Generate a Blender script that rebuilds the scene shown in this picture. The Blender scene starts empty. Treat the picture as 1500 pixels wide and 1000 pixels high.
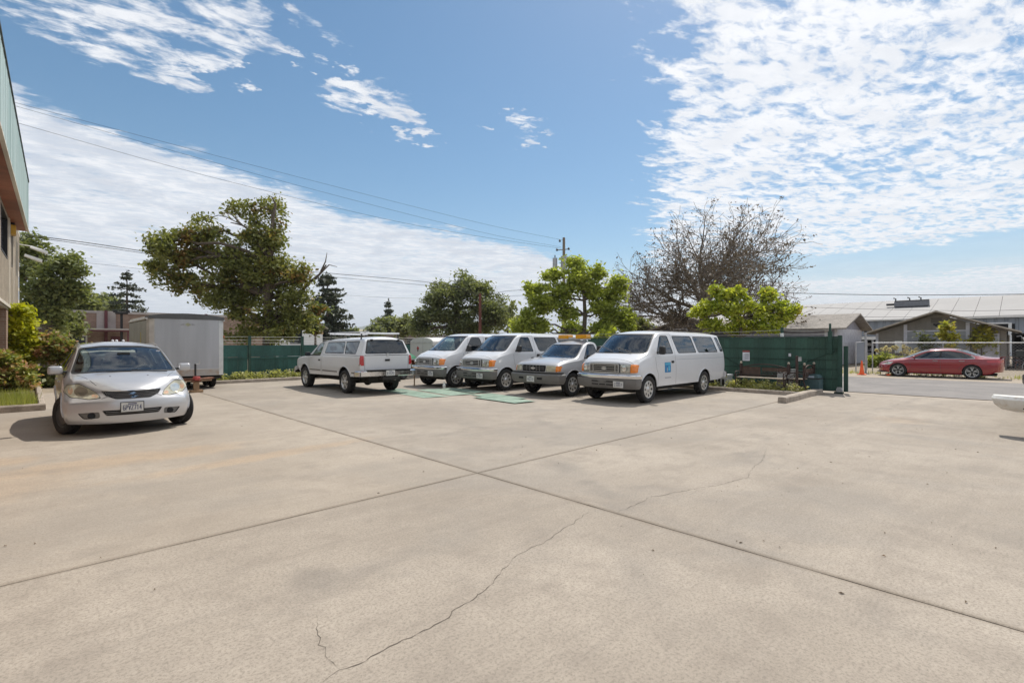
import bpy, bmesh, math, random
import numpy as np
from mathutils import Vector, Matrix, Quaternion
from mathutils.bvhtree import BVHTree

random.seed(7)
RNG = np.random.default_rng(7)
SC = bpy.context.scene
COL = SC.collection
R = math.radians
PI = math.pi

# The yard is the coordinate frame: +x runs along the parked vans towards the street, +y along the street.
# ------------------------------------------------------------------ camera
CAM_H = 1.71
cd = bpy.data.cameras.new('camera')
cam = bpy.data.objects.new('camera', cd)
COL.objects.link(cam)
cd.sensor_width = 36
cd.lens = 17.52
cd.shift_y = 0.0013
cd.clip_start = 0.05
cd.clip_end = 20000
cam.location = (0, 0, CAM_H)
cam.rotation_euler = Vector((0.696, 0.718, 0)).to_track_quat('-Z', 'Y').to_euler()
SC.camera = cam

# ------------------------------------------------------------------ sky, sun, exposure
SUN_DIR = Vector((0.60, 0.17, 1.0)).normalized()
SUN_EL = math.asin(SUN_DIR.z)
SUN_AZ = math.atan2(SUN_DIR.x, SUN_DIR.y)      # clockwise from +y

SC.view_settings.view_transform = 'Standard'
SC.view_settings.look = 'None'
SC.view_settings.gamma = 1
SC.view_settings.exposure = 0.26
SC.view_settings.use_curve_mapping = False
SC.cycles.max_bounces = 8
SC.cycles.transparent_max_bounces = 16
SC.cycles.use_denoising = True
SC.cycles.caustics_reflective = False
SC.cycles.caustics_refractive = False

sd = bpy.data.lights.new('sun', 'SUN')
sd.energy = 3.7
sd.angle = R(0.55)
sd.color = (1.0, 0.945, 0.85)
sun = bpy.data.objects.new('sun', sd)
COL.objects.link(sun)
sun.rotation_euler = (-SUN_DIR).to_track_quat('-Z', 'Y').to_euler()

world = bpy.data.worlds.new('World')
SC.world = world
world.use_nodes = True
WT = world.node_tree
WT.nodes.clear()


class N:
    """a socket with arithmetic: builds math nodes"""
    def __init__(self, t, s):
        self.t, self.s = t, s

    def _m(self, op, *a):
        n = self.t.nodes.new('ShaderNodeMath')
        n.operation = op
        for i, v in enumerate((self,) + a):
            if isinstance(v, N):
                self.t.links.new(v.s, n.inputs[i])
            else:
                n.inputs[i].default_value = v
        return N(self.t, n.outputs[0])

    def __add__(self, o): return self._m('ADD', o)
    def __radd__(self, o): return self._m('ADD', o)
    def __sub__(self, o): return self._m('SUBTRACT', o)
    def __rsub__(self, o): return (self * -1) + o
    def __mul__(self, o): return self._m('MULTIPLY', o)
    def __rmul__(self, o): return self._m('MULTIPLY', o)
    def __truediv__(self, o): return self._m('DIVIDE', o)
    def mn(self, o): return self._m('MINIMUM', o)
    def mx(self, o): return self._m('MAXIMUM', o)
    def pw(self, o): return self._m('POWER', o)
    def ab(self): return self._m('ABSOLUTE')

    def ss(self, lo, hi, a=0.0, b=1.0):
        n = self.t.nodes.new('ShaderNodeMapRange')
        n.interpolation_type = 'SMOOTHSTEP'
        self.t.links.new(self.s, n.inputs['Value'])
        n.inputs['From Min'].default_value = lo
        n.inputs['From Max'].default_value = hi
        n.inputs['To Min'].default_value = a
        n.inputs['To Max'].default_value = b
        return N(self.t, n.outputs['Result'])


def xyz(t, x, y, z):
    n = t.nodes.new('ShaderNodeCombineXYZ')
    for i, v in enumerate((x, y, z)):
        if isinstance(v, N):
            t.links.new(v.s, n.inputs[i])
        else:
            n.inputs[i].default_value = v
    return n.outputs[0]


def noise(t, vec, scale, detail=4, rough=0.55, dist=0.0, out='Fac', lac=2.0):
    n = t.nodes.new('ShaderNodeTexNoise')
    if vec is not None:
        t.links.new(vec, n.inputs['Vector'])
    n.inputs['Scale'].default_value = scale
    n.inputs['Detail'].default_value = detail
    n.inputs['Roughness'].default_value = rough
    n.inputs['Distortion'].default_value = dist
    n.inputs['Lacunarity'].default_value = lac
    return N(t, n.outputs[out])


def mixc(t, fac, a, b, mode='MIX'):
    n = t.nodes.new('ShaderNodeMix')
    n.data_type = 'RGBA'
    n.blend_type = mode
    for sock, v in ((n.inputs[0], fac), (n.inputs[6], a), (n.inputs[7], b)):
        if isinstance(v, N):
            t.links.new(v.s, sock)
        elif hasattr(v, 'is_linked') or hasattr(v, 'node'):
            t.links.new(v, sock)
        elif isinstance(v, (int, float)):
            sock.default_value = v
        else:
            sock.default_value = (*v[:3], 1)
    return n.outputs[2]


def build_sky():
    t = WT
    sky = t.nodes.new('ShaderNodeTexSky')
    sky.sky_type = 'NISHITA'
    sky.sun_disc = False
    sky.sun_elevation = SUN_EL
    sky.sun_rotation = SUN_AZ
    sky.air_density = 1.0
    sky.dust_density = 0.6
    sky.ozone_density = 1.6
    tc = t.nodes.new('ShaderNodeTexCoord')
    sp = t.nodes.new('ShaderNodeSeparateXYZ')
    t.links.new(tc.outputs['Generated'], sp.inputs[0])
    wx, wy, wz = (N(t, sp.outputs[i]) for i in range(3))
    # a flat cloud deck seen from below: horizontal position on the deck
    zz = wz.mx(0.0) + 0.012
    rt = wx * 0.718 - wy * 0.696
    fw = wx * 0.696 + wy * 0.718
    u = rt / zz
    v = fw / zz
    P = xyz(t, u, v, 0.0)
    # puffs slightly drawn out along the wind
    s1 = xyz(t, u * 0.86 + v * 0.50, v * 0.86 - u * 0.50, 0.0)
    sv = t.nodes.new('ShaderNodeVectorMath'); sv.operation = 'MULTIPLY'
    t.links.new(s1, sv.inputs[0]); sv.inputs[1].default_value = (0.75, 1.35, 1)
    puffs = noise(t, sv.outputs[0], 7.5, 7, 0.60, 0.45)
    fine_ = noise(t, sv.outputs[0], 17.0, 5, 0.60, 0.5)
    puffs = (puffs * 0.62 + fine_ * 0.38 - 0.5) * 1.35 + 0.5
    big = noise(t, P, 1.3, 5, 0.55, 0.3)
    edge = noise(t, P, 3.0, 5, 0.6) - 0.5
    # coverage of the three cloud fields
    edge2 = noise(t, P, 8.0, 4, 0.6) - 0.5
    ue = u + edge * 0.9 + edge2 * 0.35
    ve = v + edge * 1.5 + edge2 * 1.0 + (big - 0.5) * 1.5
    right = (ue - 0.16 - (v - 1.45) * 0.265).ss(-0.05, 0.50)
    rho = (u * u + v * v).pw(0.5) + (big - 0.5) * 2.6
    gap = (rho.ss(5.8, 6.6)) * (1 - rho.ss(7.4, 8.8)) * (u - v * 0.30).ss(0.3, 1.3)
    right = right * (1 - gap)
    um = (ue + 0.27).mn(0.0)
    up = (ue + 0.27).mx(0.0)
    left = (ve - (4.0 - um * um * 0.95 + up * 1.5)).ss(-0.45, 1.05) * (1 - (u - 0.25 * v).ss(0.5, 1.2))
    ex = (ue + 1.08) / 0.45
    ey = (ve - 1.38) / 0.52
    tl = 1 - (ex * ex + ey * ey).ss(0.50, 1.5)
    fx = (ue + 0.56) / 0.20
    fy = (ve - 2.02) / 0.33
    tail = (1 - (fx * fx + fy * fy).ss(0.2, 1.4)) * 0.86
    gx = (ue - 0.09) / 0.10
    gy = (ve - 2.4) / 0.35
    wisp = (1 - (gx * gx + gy * gy).ss(0.1, 1.3)) * 0.72
    back = (1 - ve.ss(0.2, 1.3)) * (0.70 + big * 0.6)  # unseen cloud added behind the camera to brighten reflections in the windscreens
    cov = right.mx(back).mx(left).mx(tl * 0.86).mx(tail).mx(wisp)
    low = (1 - wz.ss(0.02, 0.19))
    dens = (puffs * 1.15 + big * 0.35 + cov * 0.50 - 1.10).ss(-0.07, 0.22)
    solid = (left * 0.62 + big * 0.55 + puffs * 0.62 - 0.86).ss(0.0, 0.30)
    dens = dens.mx(solid * 0.90)
    veil = noise(t, xyz(t, u * 0.18, v * 0.9, 0.0), 1.1, 6, 0.6, 0.6).ss(0.30, 0.62)
    dens = dens.mx(low * (0.25 + veil * 0.60))
    dens = dens * 0.985
    # thick parts turn a little grey underneath, thin parts and edges stay bright
    shade = noise(t, P, 2.6, 6, 0.62, 0.4).ss(0.40, 0.66)
    cc = mixc(t, shade * 0.75, (9.3, 9.5, 9.9), (6.2, 6.7, 7.6))
    cc = mixc(t, puffs.ss(0.62, 0.36) * 0.45, cc, (6.9, 7.4, 8.3))
    cc2 = mixc(t, right * 0.45, cc, (11.0, 11.1, 11.3))
    sat = t.nodes.new('ShaderNodeHueSaturation')
    sat.inputs['Hue'].default_value = 0.489
    sat.inputs['Saturation'].default_value = 1.20
    sat.inputs['Value'].default_value = 1.13
    t.links.new(sky.outputs[0], sat.inputs['Color'])
    hz = (1 - wz.ss(-0.02, 0.17)) * 0.75
    base = mixc(t, hz, sat.outputs[0], (5.6, 6.5, 7.6))
    col = mixc(t, dens, base, cc2)
    hz2 = (1 - wz.ss(-0.02, 0.10)) * 0.65
    col = mixc(t, hz2, col, (5.9, 6.7, 7.6))
    bg = t.nodes.new('ShaderNodeBackground')
    bg.inputs['Strength'].default_value = 0.085
    t.links.new(col, bg.inputs['Color'])
    out = t.nodes.new('ShaderNodeOutputWorld')
    t.links.new(bg.outputs[0], out.inputs[0])


build_sky()

# ------------------------------------------------------------------ object helpers


def mesh_from_bm(name, bm, smooth=False):
    me = bpy.data.meshes.new(name)
    if smooth:
        for f in bm.faces:
            f.smooth = True
    bm.to_mesh(me)
    bm.free()
    return me


def obj(name, data, m=None, parent=None, loc=None, rot=None):
    """link a mesh or bmesh as one object"""
    if isinstance(data, bmesh.types.BMesh):
        data = mesh_from_bm(name, data)
    o = bpy.data.objects.new(name, data)
    if m is not None and len(data.materials) == 0:
        data.materials.append(m)
    COL.objects.link(o)
    if parent is not None:
        o.parent = parent
    if loc is not None:
        o.location = loc
    if rot is not None:
        o.rotation_euler = rot
    return o


def tag(o, label, cat, group=None, kind=None):
    o['label'] = label
    o['category'] = cat
    if group:
        o['group'] = group
    if kind:
        o['kind'] = kind
    return o


def struct(o):
    o['kind'] = 'structure'
    return o


def thing(name, label, cat, loc=(0, 0, 0), rz=0.0, group=None):
    o = bpy.data.objects.new(name, None)
    o.empty_display_size = 0.3
    COL.objects.link(o)
    o.location = loc
    o.rotation_euler = (0, 0, rz)
    return tag(o, label, cat, group)


def children_of(o):
    return [c for c in bpy.data.objects if c.parent is o]


def copy_tree(o, kids=None):
    if kids is None:
        kids = {}
        for c in bpy.data.objects:
            if c.parent is not None:
                kids.setdefault(c.parent.name, []).append(c)
    c = o.copy()
    COL.objects.link(c)
    for ch in kids.get(o.name, []):
        d = copy_tree(ch, kids)
        d.parent = c
    return c


def faces_mesh(name, verts, faces, smooth=False):
    me = bpy.data.meshes.new(name)
    me.from_pydata([tuple(v) for v in verts], [], faces)
    if smooth:
        me.polygons.foreach_set('use_smooth', [True] * len(me.polygons))
    me.update()
    return me


def quads_np(name, V, smooth=False, k=4):
    """V (n*k,3) float array: n separate polygons of k corners"""
    n = len(V) // k
    me = bpy.data.meshes.new(name)
    me.vertices.add(n * k)
    me.vertices.foreach_set('co', np.ascontiguousarray(V, dtype=np.float32).ravel())
    me.loops.add(n * k)
    me.loops.foreach_set('vertex_index', np.arange(n * k, dtype=np.int32))
    me.polygons.add(n)
    me.polygons.foreach_set('loop_start', np.arange(0, n * k, k, dtype=np.int32))
    me.update()
    me.validate()
    return me


class B:
    """collects simple shapes into one mesh"""
    def __init__(self):
        self.v, self.f = [], []

    def add(self, vs, fs):
        k = len(self.v)
        self.v += [tuple(p) for p in vs]
        self.f += [tuple(i + k for i in f) for f in fs]
        return self

    def box(self, x0, x1, y0, y1, z0, z1):
        return self.add([(x0, y0, z0), (x1, y0, z0), (x1, y1, z0), (x0, y1, z0),
                         (x0, y0, z1), (x1, y0, z1), (x1, y1, z1), (x0, y1, z1)],
                        [(3, 2, 1, 0), (4, 5, 6, 7), (0, 1, 5, 4), (1, 2, 6, 5), (2, 3, 7, 6), (3, 0, 4, 7)])

    def cbox(self, c, s):
        return self.box(c[0] - s[0] / 2, c[0] + s[0] / 2, c[1] - s[1] / 2, c[1] + s[1] / 2, c[2] - s[2] / 2, c[2] + s[2] / 2)

    def prism(self, pts, a0, a1, axis='y'):
        """pts 2-D outline; extruded along axis: y->(x,z), x->(y,z), z->(x,y)"""
        n = len(pts)
        if axis == 'y':
            mk = lambda p, a: (p[0], a, p[1])
        elif axis == 'x':
            mk = lambda p, a: (a, p[0], p[1])
        else:
            mk = lambda p, a: (p[0], p[1], a)
        vs = [mk(p, a0) for p in pts] + [mk(p, a1) for p in pts]
        fs = [tuple(range(n))[::-1], tuple(range(n, 2 * n))]
        fs += [(i, (i + 1) % n, n + (i + 1) % n, n + i) for i in range(n)]
        return self.add(vs, fs)

    def tube(self, pts, r, seg=8, caps=True):
        pts = [Vector(p) for p in pts]
        rs = r if isinstance(r, (list, tuple)) else [r] * len(pts)
        n = len(pts)
        vs = []
        up = Vector((0, 0, 1))
        prev = None
        for i, p in enumerate(pts):
            d = (pts[min(i + 1, n - 1)] - pts[max(i - 1, 0)])
            if d.length < 1e-9:
                d = up
            d.normalize()
            if prev is None:
                a = d.cross(up)
                if a.length < 1e-3:
                    a = d.cross(Vector((1, 0, 0)))
                a.normalize()
            else:
                a = prev - d * prev.dot(d)
                if a.length < 1e-4:
                    a = d.orthogonal()
                a.normalize()
            prev = a
            b = d.cross(a)
            for k in range(seg):
                t = 2 * PI * k / seg
                vs.append(p + (a * math.cos(t) + b * math.sin(t)) * rs[i])
        fs = []
        for i in range(n - 1):
            for k in range(seg):
                fs.append((i * seg + k, i * seg + (k + 1) % seg, (i + 1) * seg + (k + 1) % seg, (i + 1) * seg + k))
        if caps:
            fs.append(tuple(range(seg))[::-1])
            fs.append(tuple(range((n - 1) * seg, n * seg)))
        return self.add(vs, fs)

    def lathe(self, prof, axis='y', seg=24, c=(0, 0, 0), a0=0, a1=2 * PI):
        """prof: (radius, along)"""
        full = abs(a1 - a0 - 2 * PI) < 1e-6
        m = seg if full else seg + 1
        vs = []
        for r, h in prof:
            for k in range(m):
                t = a0 + (a1 - a0) * k / seg
                p, q = r * math.cos(t), r * math.sin(t)
                if axis == 'y':
                    vs.append((c[0] + p, c[1] + h, c[2] + q))
                elif axis == 'z':
                    vs.append((c[0] + p, c[1] + q, c[2] + h))
                else:
                    vs.append((c[0] + h, c[1] + p, c[2] + q))
        fs = []
        for i in range(len(prof) - 1):
            for k in range(seg):
                k2 = (k + 1) % m
                fs.append((i * m + k, i * m + k2, (i + 1) * m + k2, (i + 1) * m + k))
        return self.add(vs, fs)

    def mesh(self, name, smooth=False):
        return faces_mesh(name, self.v, self.f, smooth)

    def build(self, name, m, parent=None, smooth=False, bevel=0.0, loc=None, rot=None):
        me = self.mesh(name, False)
        if bevel > 0:
            bm = bmesh.new()
            bm.from_mesh(me)
            bmesh.ops.remove_doubles(bm, verts=bm.verts, dist=1e-5)
            bmesh.ops.bevel(bm, geom=[e for e in bm.edges if len(e.link_faces) == 2 and e.calc_face_angle(0) > 0.5],
                            offset=bevel, segments=2, affect='EDGES', clamp_overlap=True)
            bm.to_mesh(me)
            bm.free()
        if smooth:
            bm = bmesh.new()
            bm.from_mesh(me)
            bmesh.ops.recalc_face_normals(bm, faces=bm.faces)
            bm.to_mesh(me)
            bm.free()
            me.polygons.foreach_set('use_smooth', [True] * len(me.polygons))
            try:
                me.set_sharp_from_angle(angle=R(38))
            except Exception:
                pass
        return obj(name, me, m, parent, loc, rot)


# ------------------------------------------------------------------ materials
MATS = {}


def pmat(name, col, rough=0.7, metal=0.0, var=0.12, vscale=3.0, fine=0.0, fscale=60.0, bump=0.0, bscale=40.0,
         col2=None, c2amt=0.5, spec=0.5, coat=0.0, obj_var=0.0, stretch=None, rvar=0.0, coords='Object'):
    """principled material with large noise variation, fine grain, optional second colour, per-object shift"""
    if name in MATS:
        return MATS[name]
    m = bpy.data.materials.new(name)
    m.use_nodes = True
    t = m.node_tree
    bs = t.nodes['Principled BSDF']
    tc = t.nodes.new('ShaderNodeTexCoord')
    vec = tc.outputs[coords]
    if stretch:
        mp = t.nodes.new('ShaderNodeMapping')
        mp.inputs['Scale'].default_value = stretch
        t.links.new(vec, mp.inputs['Vector'])
        vec = mp.outputs[0]
    cur = (*col, 1)
    base = None
    n1 = noise(t, vec, vscale, 5, 0.6)
    if col2 is not None:
        base = mixc(t, n1.ss(0.5 - 0.5 * c2amt * 0.5, 0.5 + 0.4 * (1.1 - c2amt)), col, col2)
    else:
        dk = tuple(c * (1 - var) for c in col)
        lt = tuple(min(1, c * (1 + var)) for c in col)
        base = mixc(t, n1.ss(0.3, 0.7), dk, lt)
    if fine > 0:
        n2 = noise(t, vec, fscale, 3, 0.7)
        f = n2.ss(0.25, 0.75, 1 - fine, 1 + fine)
        vm = t.nodes.new('ShaderNodeVectorMath')
        vm.operation = 'SCALE'
        t.links.new(base, vm.inputs[0])
        t.links.new(f.s, vm.inputs['Scale'])
        base = vm.outputs[0]
    if obj_var > 0:
        oi = t.nodes.new('ShaderNodeObjectInfo')
        f = N(t, oi.outputs['Random']) * (2 * obj_var) + (1 - obj_var)
        vm = t.nodes.new('ShaderNodeVectorMath')
        vm.operation = 'SCALE'
        t.links.new(base, vm.inputs[0])
        t.links.new(f.s, vm.inputs['Scale'])
        base = vm.outputs[0]
    t.links.new(base, bs.inputs['Base Color'])
    bs.inputs['Metallic'].default_value = metal
    bs.inputs['Roughness'].default_value = rough
    if rvar > 0:
        n3 = noise(t, vec, vscale * 3, 4, 0.6)
        t.links.new(n3.ss(0.3, 0.7, rough - rvar, rough + rvar).s, bs.inputs['Roughness'])
    bs.inputs['Specular IOR Level'].default_value = spec
    if coat > 0:
        bs.inputs['Coat Weight'].default_value = coat
        bs.inputs['Coat Roughness'].default_value = 0.04
    if bump > 0:
        nb = noise(t, vec, bscale, 4, 0.65)
        b = t.nodes.new('ShaderNodeBump')
        b.inputs['Strength'].default_value = min(1.0, bump)
        b.inputs['Distance'].default_value = 0.01
        t.links.new(nb.s, b.inputs['Height'])
        t.links.new(b.outputs[0], bs.inputs['Normal'])
    MATS[name] = m
    return m


def glass_mat(name, tint, dark=0.0):
    """thin tinted vehicle glass: clear tinted transmission under a glossy reflection"""
    if name in MATS:
        return MATS[name]
    m = bpy.data.materials.new(name)
    m.use_nodes = True
    t = m.node_tree
    t.nodes.clear()
    out = t.nodes.new('ShaderNodeOutputMaterial')
    tr = t.nodes.new('ShaderNodeBsdfTransparent')
    tr.inputs[0].default_value = (*tint, 1)
    gl = t.nodes.new('ShaderNodeBsdfGlossy')
    gl.inputs['Roughness'].default_value = 0.02
    gl.inputs[0].default_value = (0.9, 0.95, 1.0, 1)
    fr = t.nodes.new('ShaderNodeFresnel')
    fr.inputs[0].default_value = 1.50
    fac = (N(t, fr.outputs[0]) * 1.25 + 0.03).mn(1.0)
    mx = t.nodes.new('ShaderNodeMixShader')
    t.links.new(fac.s, mx.inputs[0])
    t.links.new(tr.outputs[0], mx.inputs[1])
    t.links.new(gl.outputs[0], mx.inputs[2])
    t.links.new(mx.outputs[0], out.inputs[0])
    MATS[name] = m
    return m


def leaf_mat(name, c1, c2, c3=None, c3amt=0.2, trans=0.35, vscale=0.9):
    """foliage: colour varies leaf by leaf and in patches; some light passes through"""
    if name in MATS:
        return MATS[name]
    m = bpy.data.materials.new(name)
    m.use_nodes = True
    t = m.node_tree
    bs = t.nodes['Principled BSDF']
    geo = t.nodes.new('ShaderNodeNewGeometry')
    rnd = N(t, geo.outputs['Random Per Island'])
    tc = t.nodes.new('ShaderNodeTexCoord')
    patch = noise(t, tc.outputs['Object'], vscale, 3, 0.5)
    f = (rnd * 0.55 + patch.ss(0.3, 0.7) * 0.45)
    base = mixc(t, f, c1, c2)
    if c3 is not None:
        p2 = noise(t, tc.outputs['Object'], vscale * 0.7, 2, 0.5)
        sel = (rnd * 0.35 + p2 * 1.3 + (c3amt - 1.0)).ss(-0.12, 0.12)
        base = mixc(t, sel, base, c3)
    t.links.new(base, bs.inputs['Base Color'])
    bs.inputs['Roughness'].default_value = 0.55
    bs.inputs['Specular IOR Level'].default_value = 0.35
    tl = t.nodes.new('ShaderNodeBsdfTranslucent')
    sc_ = t.nodes.new('ShaderNodeVectorMath')
    sc_.operation = 'MULTIPLY'
    t.links.new(base, sc_.inputs[0])
    sc_.inputs[1].default_value = (1.25, 1.3, 0.6)
    t.links.new(sc_.outputs[0], tl.inputs[0])
    mx = t.nodes.new('ShaderNodeMixShader')
    mx.inputs[0].default_value = trans
    out = t.nodes['Material Output']
    t.links.new(bs.outputs[0], mx.inputs[1])
    t.links.new(tl.outputs[0], mx.inputs[2])
    t.links.new(mx.outputs[0], out.inputs[0])
    MATS[name] = m
    return m
# ================================================================== the ground


def concrete_mat():
    m = bpy.data.materials.new('yard_concrete')
    m.use_nodes = True
    t = m.node_tree
    bs = t.nodes['Principled BSDF']
    geo = t.nodes.new('ShaderNodeNewGeometry')
    pos = geo.outputs['Position']
    sp = t.nodes.new('ShaderNodeSeparateXYZ')
    t.links.new(pos, sp.inputs[0])
    x, y = N(t, sp.outputs[0]), N(t, sp.outputs[1])
    big = noise(t, pos, 0.35, 5, 0.6)
    mid = noise(t, pos, 2.2, 5, 0.65, 0.3)
    # broom / tyre streaks run with the traffic
    st = noise(t, xyz(t, x * 0.25 - y * 0.05, y * 2.6 + x * 0.3, 0.0), 1.6, 5, 0.65)
    base = mixc(t, big.ss(0.3, 0.7), (0.305, 0.262, 0.216), (0.430, 0.374, 0.312))
    base = mixc(t, mid.ss(0.42, 0.72) * 0.60, base, (0.255, 0.218, 0.182))
    base = mixc(t, st.ss(0.45, 0.75) * 0.35, base, (0.43, 0.375, 0.315))
    gr_ = noise(t, xyz(t, x * 0.5 + y * 0.2, y * 0.35, 3.0), 1.1, 5, 0.65, 0.5)
    base = mixc(t, gr_.ss(0.50, 0.66) * 0.45, base, (0.275, 0.250, 0.222))
    sw_ = noise(t, xyz(t, x * 0.35, y * 5.5, 1.0), 1.6, 4, 0.7)
    base = mixc(t, sw_.ss(0.52, 0.70) * 0.22, base, (0.24, 0.21, 0.18))
    # rust stains
    def stain(cx, cy, rx, ry, rot=0.0):
        ca, sa = math.cos(rot), math.sin(rot)
        dx, dy = x - cx, y - cy
        a = (dx * ca + dy * sa) / rx
        b = (dy * ca - dx * sa) / ry
        return 1 - (a * a + b * b + (mid - 0.5) * 2.2).ss(0.0, 1.2)
    s = stain(0.9, 9.2, 2.0, 0.55, 0.02).mx(stain(-0.6, 10.2, 0.9, 0.5)).mx(stain(2.6, 8.0, 2.1, 0.28, 0.1) * 0.9).mx(stain(-0.6, 8.4, 1.3, 1.0, 0.3) * 0.6)
    s = s.mx(stain(13.9, 1.9, 0.7, 0.6) * 0.5)
    base = mixc(t, s * 0.34, base, (0.52, 0.33, 0.17))
    # old oil and dark patches
    k = noise(t, pos, 0.9, 4, 0.6, 0.6).ss(0.60, 0.74)
    base = mixc(t, k * 0.32, base, (0.195, 0.178, 0.160))
    pale = noise(t, pos, 1.3, 5, 0.7, 0.8).ss(0.64, 0.76)
    base = mixc(t, pale * 0.35, base, (0.47, 0.42, 0.36))
    # blotchy exposed aggregate and grit
    g0 = noise(t, pos, 16.0, 4, 0.7)
    base = mixc(t, g0.ss(0.35, 0.75) * 0.30, base, (0.225, 0.19, 0.158))
    g1 = noise(t, pos, 52.0, 4, 0.8)
    base = mixc(t, g1.ss(0.46, 0.62) * 0.60, base, (0.185, 0.158, 0.130))
    g2 = noise(t, pos, 78.0, 3, 0.75)
    base = mixc(t, g2.ss(0.60, 0.70) * 0.35, base, (0.60, 0.54, 0.46))
    vo = t.nodes.new('ShaderNodeTexVoronoi')
    vo.inputs['Scale'].default_value = 28
    t.links.new(pos, vo.inputs['Vector'])
    pit = N(t, vo.outputs['Distance']).ss(0.05, 0.11, 1, 0)
    sel = noise(t, pos, 9.0, 2, 0.5).ss(0.52, 0.62)
    base = mixc(t, pit * sel * 0.8, base, (0.12, 0.10, 0.08))
    # tyre scuffs sweeping through the yard, soft oil drips in the bays, tone shifting from slab to slab
    wob = (noise(t, pos, 0.5, 3, 0.5) - 0.5) * 1.4
    for (ax_, bx_, off_, w_) in ((0.30, 0.95, 7.1, 0.16), (0.30, 0.95, 8.7, 0.16), (-0.75, 0.66, -1.2, 0.14), (0.92, -0.38, 3.2, 0.15), (0.05, 1.0, 3.4, 0.12)):
        d_ = (x * ax_ + y * bx_ + wob - off_).ab().ss(0.0, w_ * 2.2, 1, 0)
        brk = noise(t, pos, 0.7, 3, 0.6).ss(0.42, 0.62)
        base = mixc(t, d_ * brk * 0.26, base, (0.17, 0.155, 0.14))
    for (cx_, cy_, r_) in ((11.5, 12.0, .35), (10.9, 14.0, .25), (11.2, 9.1, .3), (9.2, 17.0, .35), (2.8, 6.9, .16), (6.4, 1.9, .2), (7.9, 3.1, .14), (1.5, 3.6, .22), (9.6, 6.6, .25), (2.3, 10.8, .3), (5.2, 8.3, .2), (12.4, 3.9, .2)):
        base = mixc(t, stain(cx_, cy_, r_, r_ * .8) * 0.22, base, (0.12, 0.11, 0.10))
    base = mixc(t, (x.ss(4.235, 4.245) * y.ss(5.025, 5.035)) * 0.10, base, (0.27, 0.25, 0.23))
    base = mixc(t, ((1 - x.ss(4.235, 4.245)) * y.ss(5.025, 5.035)) * 0.10, base, (0.50, 0.42, 0.33))
    # dirt gathered along the two open joints
    j1 = (x - 4.24 + (mid - 0.5) * 0.03).ab().ss(0.010, 0.075, 1, 0)
    j2 = (y - 5.03 + (mid - 0.5) * 0.03).ab().ss(0.010, 0.070, 1, 0)
    base = mixc(t, j1.mx(j2) * 0.42, base, (0.17, 0.135, 0.10))
    t.links.new(base, bs.inputs['Base Color'])
    bs.inputs['Roughness'].default_value = 0.86
    bs.inputs['Specular IOR Level'].default_value = 0.30
    bp = t.nodes.new('ShaderNodeBump')
    bp.inputs['Strength'].default_value = 0.55
    bp.inputs['Distance'].default_value = 0.006
    hh = g1 * 0.6 + g0 * 0.8
    t.links.new(hh.s, bp.inputs['Height'])
    t.links.new(bp.outputs[0], bs.inputs['Normal'])
    return m


M_CONC = concrete_mat()
M_DIRT = pmat('dirt', (0.30, 0.25, 0.19), 0.95, 0, 0.2, 0.6, 0.25, 14, 0.4, 20, col2=(0.22, 0.18, 0.13))
M_FARG = pmat('dry_field', (0.25, 0.22, 0.14), 0.95, 0, 0.2, 0.02, 0.2, 0.4, col2=(0.14, 0.15, 0.07))
M_ASPH = pmat('asphalt', (0.245, 0.225, 0.212), 0.93, 0, 0.10, 0.7, 0.28, 45, 0.4, 60, col2=(0.185, 0.172, 0.165), c2amt=0.7)
M_KERB = pmat('kerb_concrete', (0.34, 0.29, 0.24), 0.9, 0, 0.22, 4, 0.22, 60, 0.5, 50)
M_CRACK = pmat('crack_dirt', (0.10, 0.083, 0.066), 0.95)
M_SOIL = pmat('bed_soil', (0.20, 0.155, 0.105), 0.95, 0, 0.25, 3, 0.3, 40, 0.6, 30)

# one sheet to the horizon
g = bpy.data.meshes.new('ground')
S = 9000
g.from_pydata([(-S, -S, -0.045), (S, -S, -0.045), (S, S, -0.045), (-S, S, -0.045)], [], [(0, 1, 2, 3)])
struct(obj('ground', g, M_FARG))
dirt = B().box(-40, 130, -60, 130, -0.044, -0.036)
struct(obj('dirt_lot', dirt.mesh('dirt_lot'), M_DIRT))

lot = struct(obj('parking_lot', B().box(-8.5, 19.95, -12, 23.3, -0.034, -0.024).mesh('parking_lot'), M_CRACK))
XS = [-8.5, 4.24, 13.25, 19.95]
YS = [-12, -6.0, -0.45, 5.03, 10.52, 16.1, 23.3]


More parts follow.
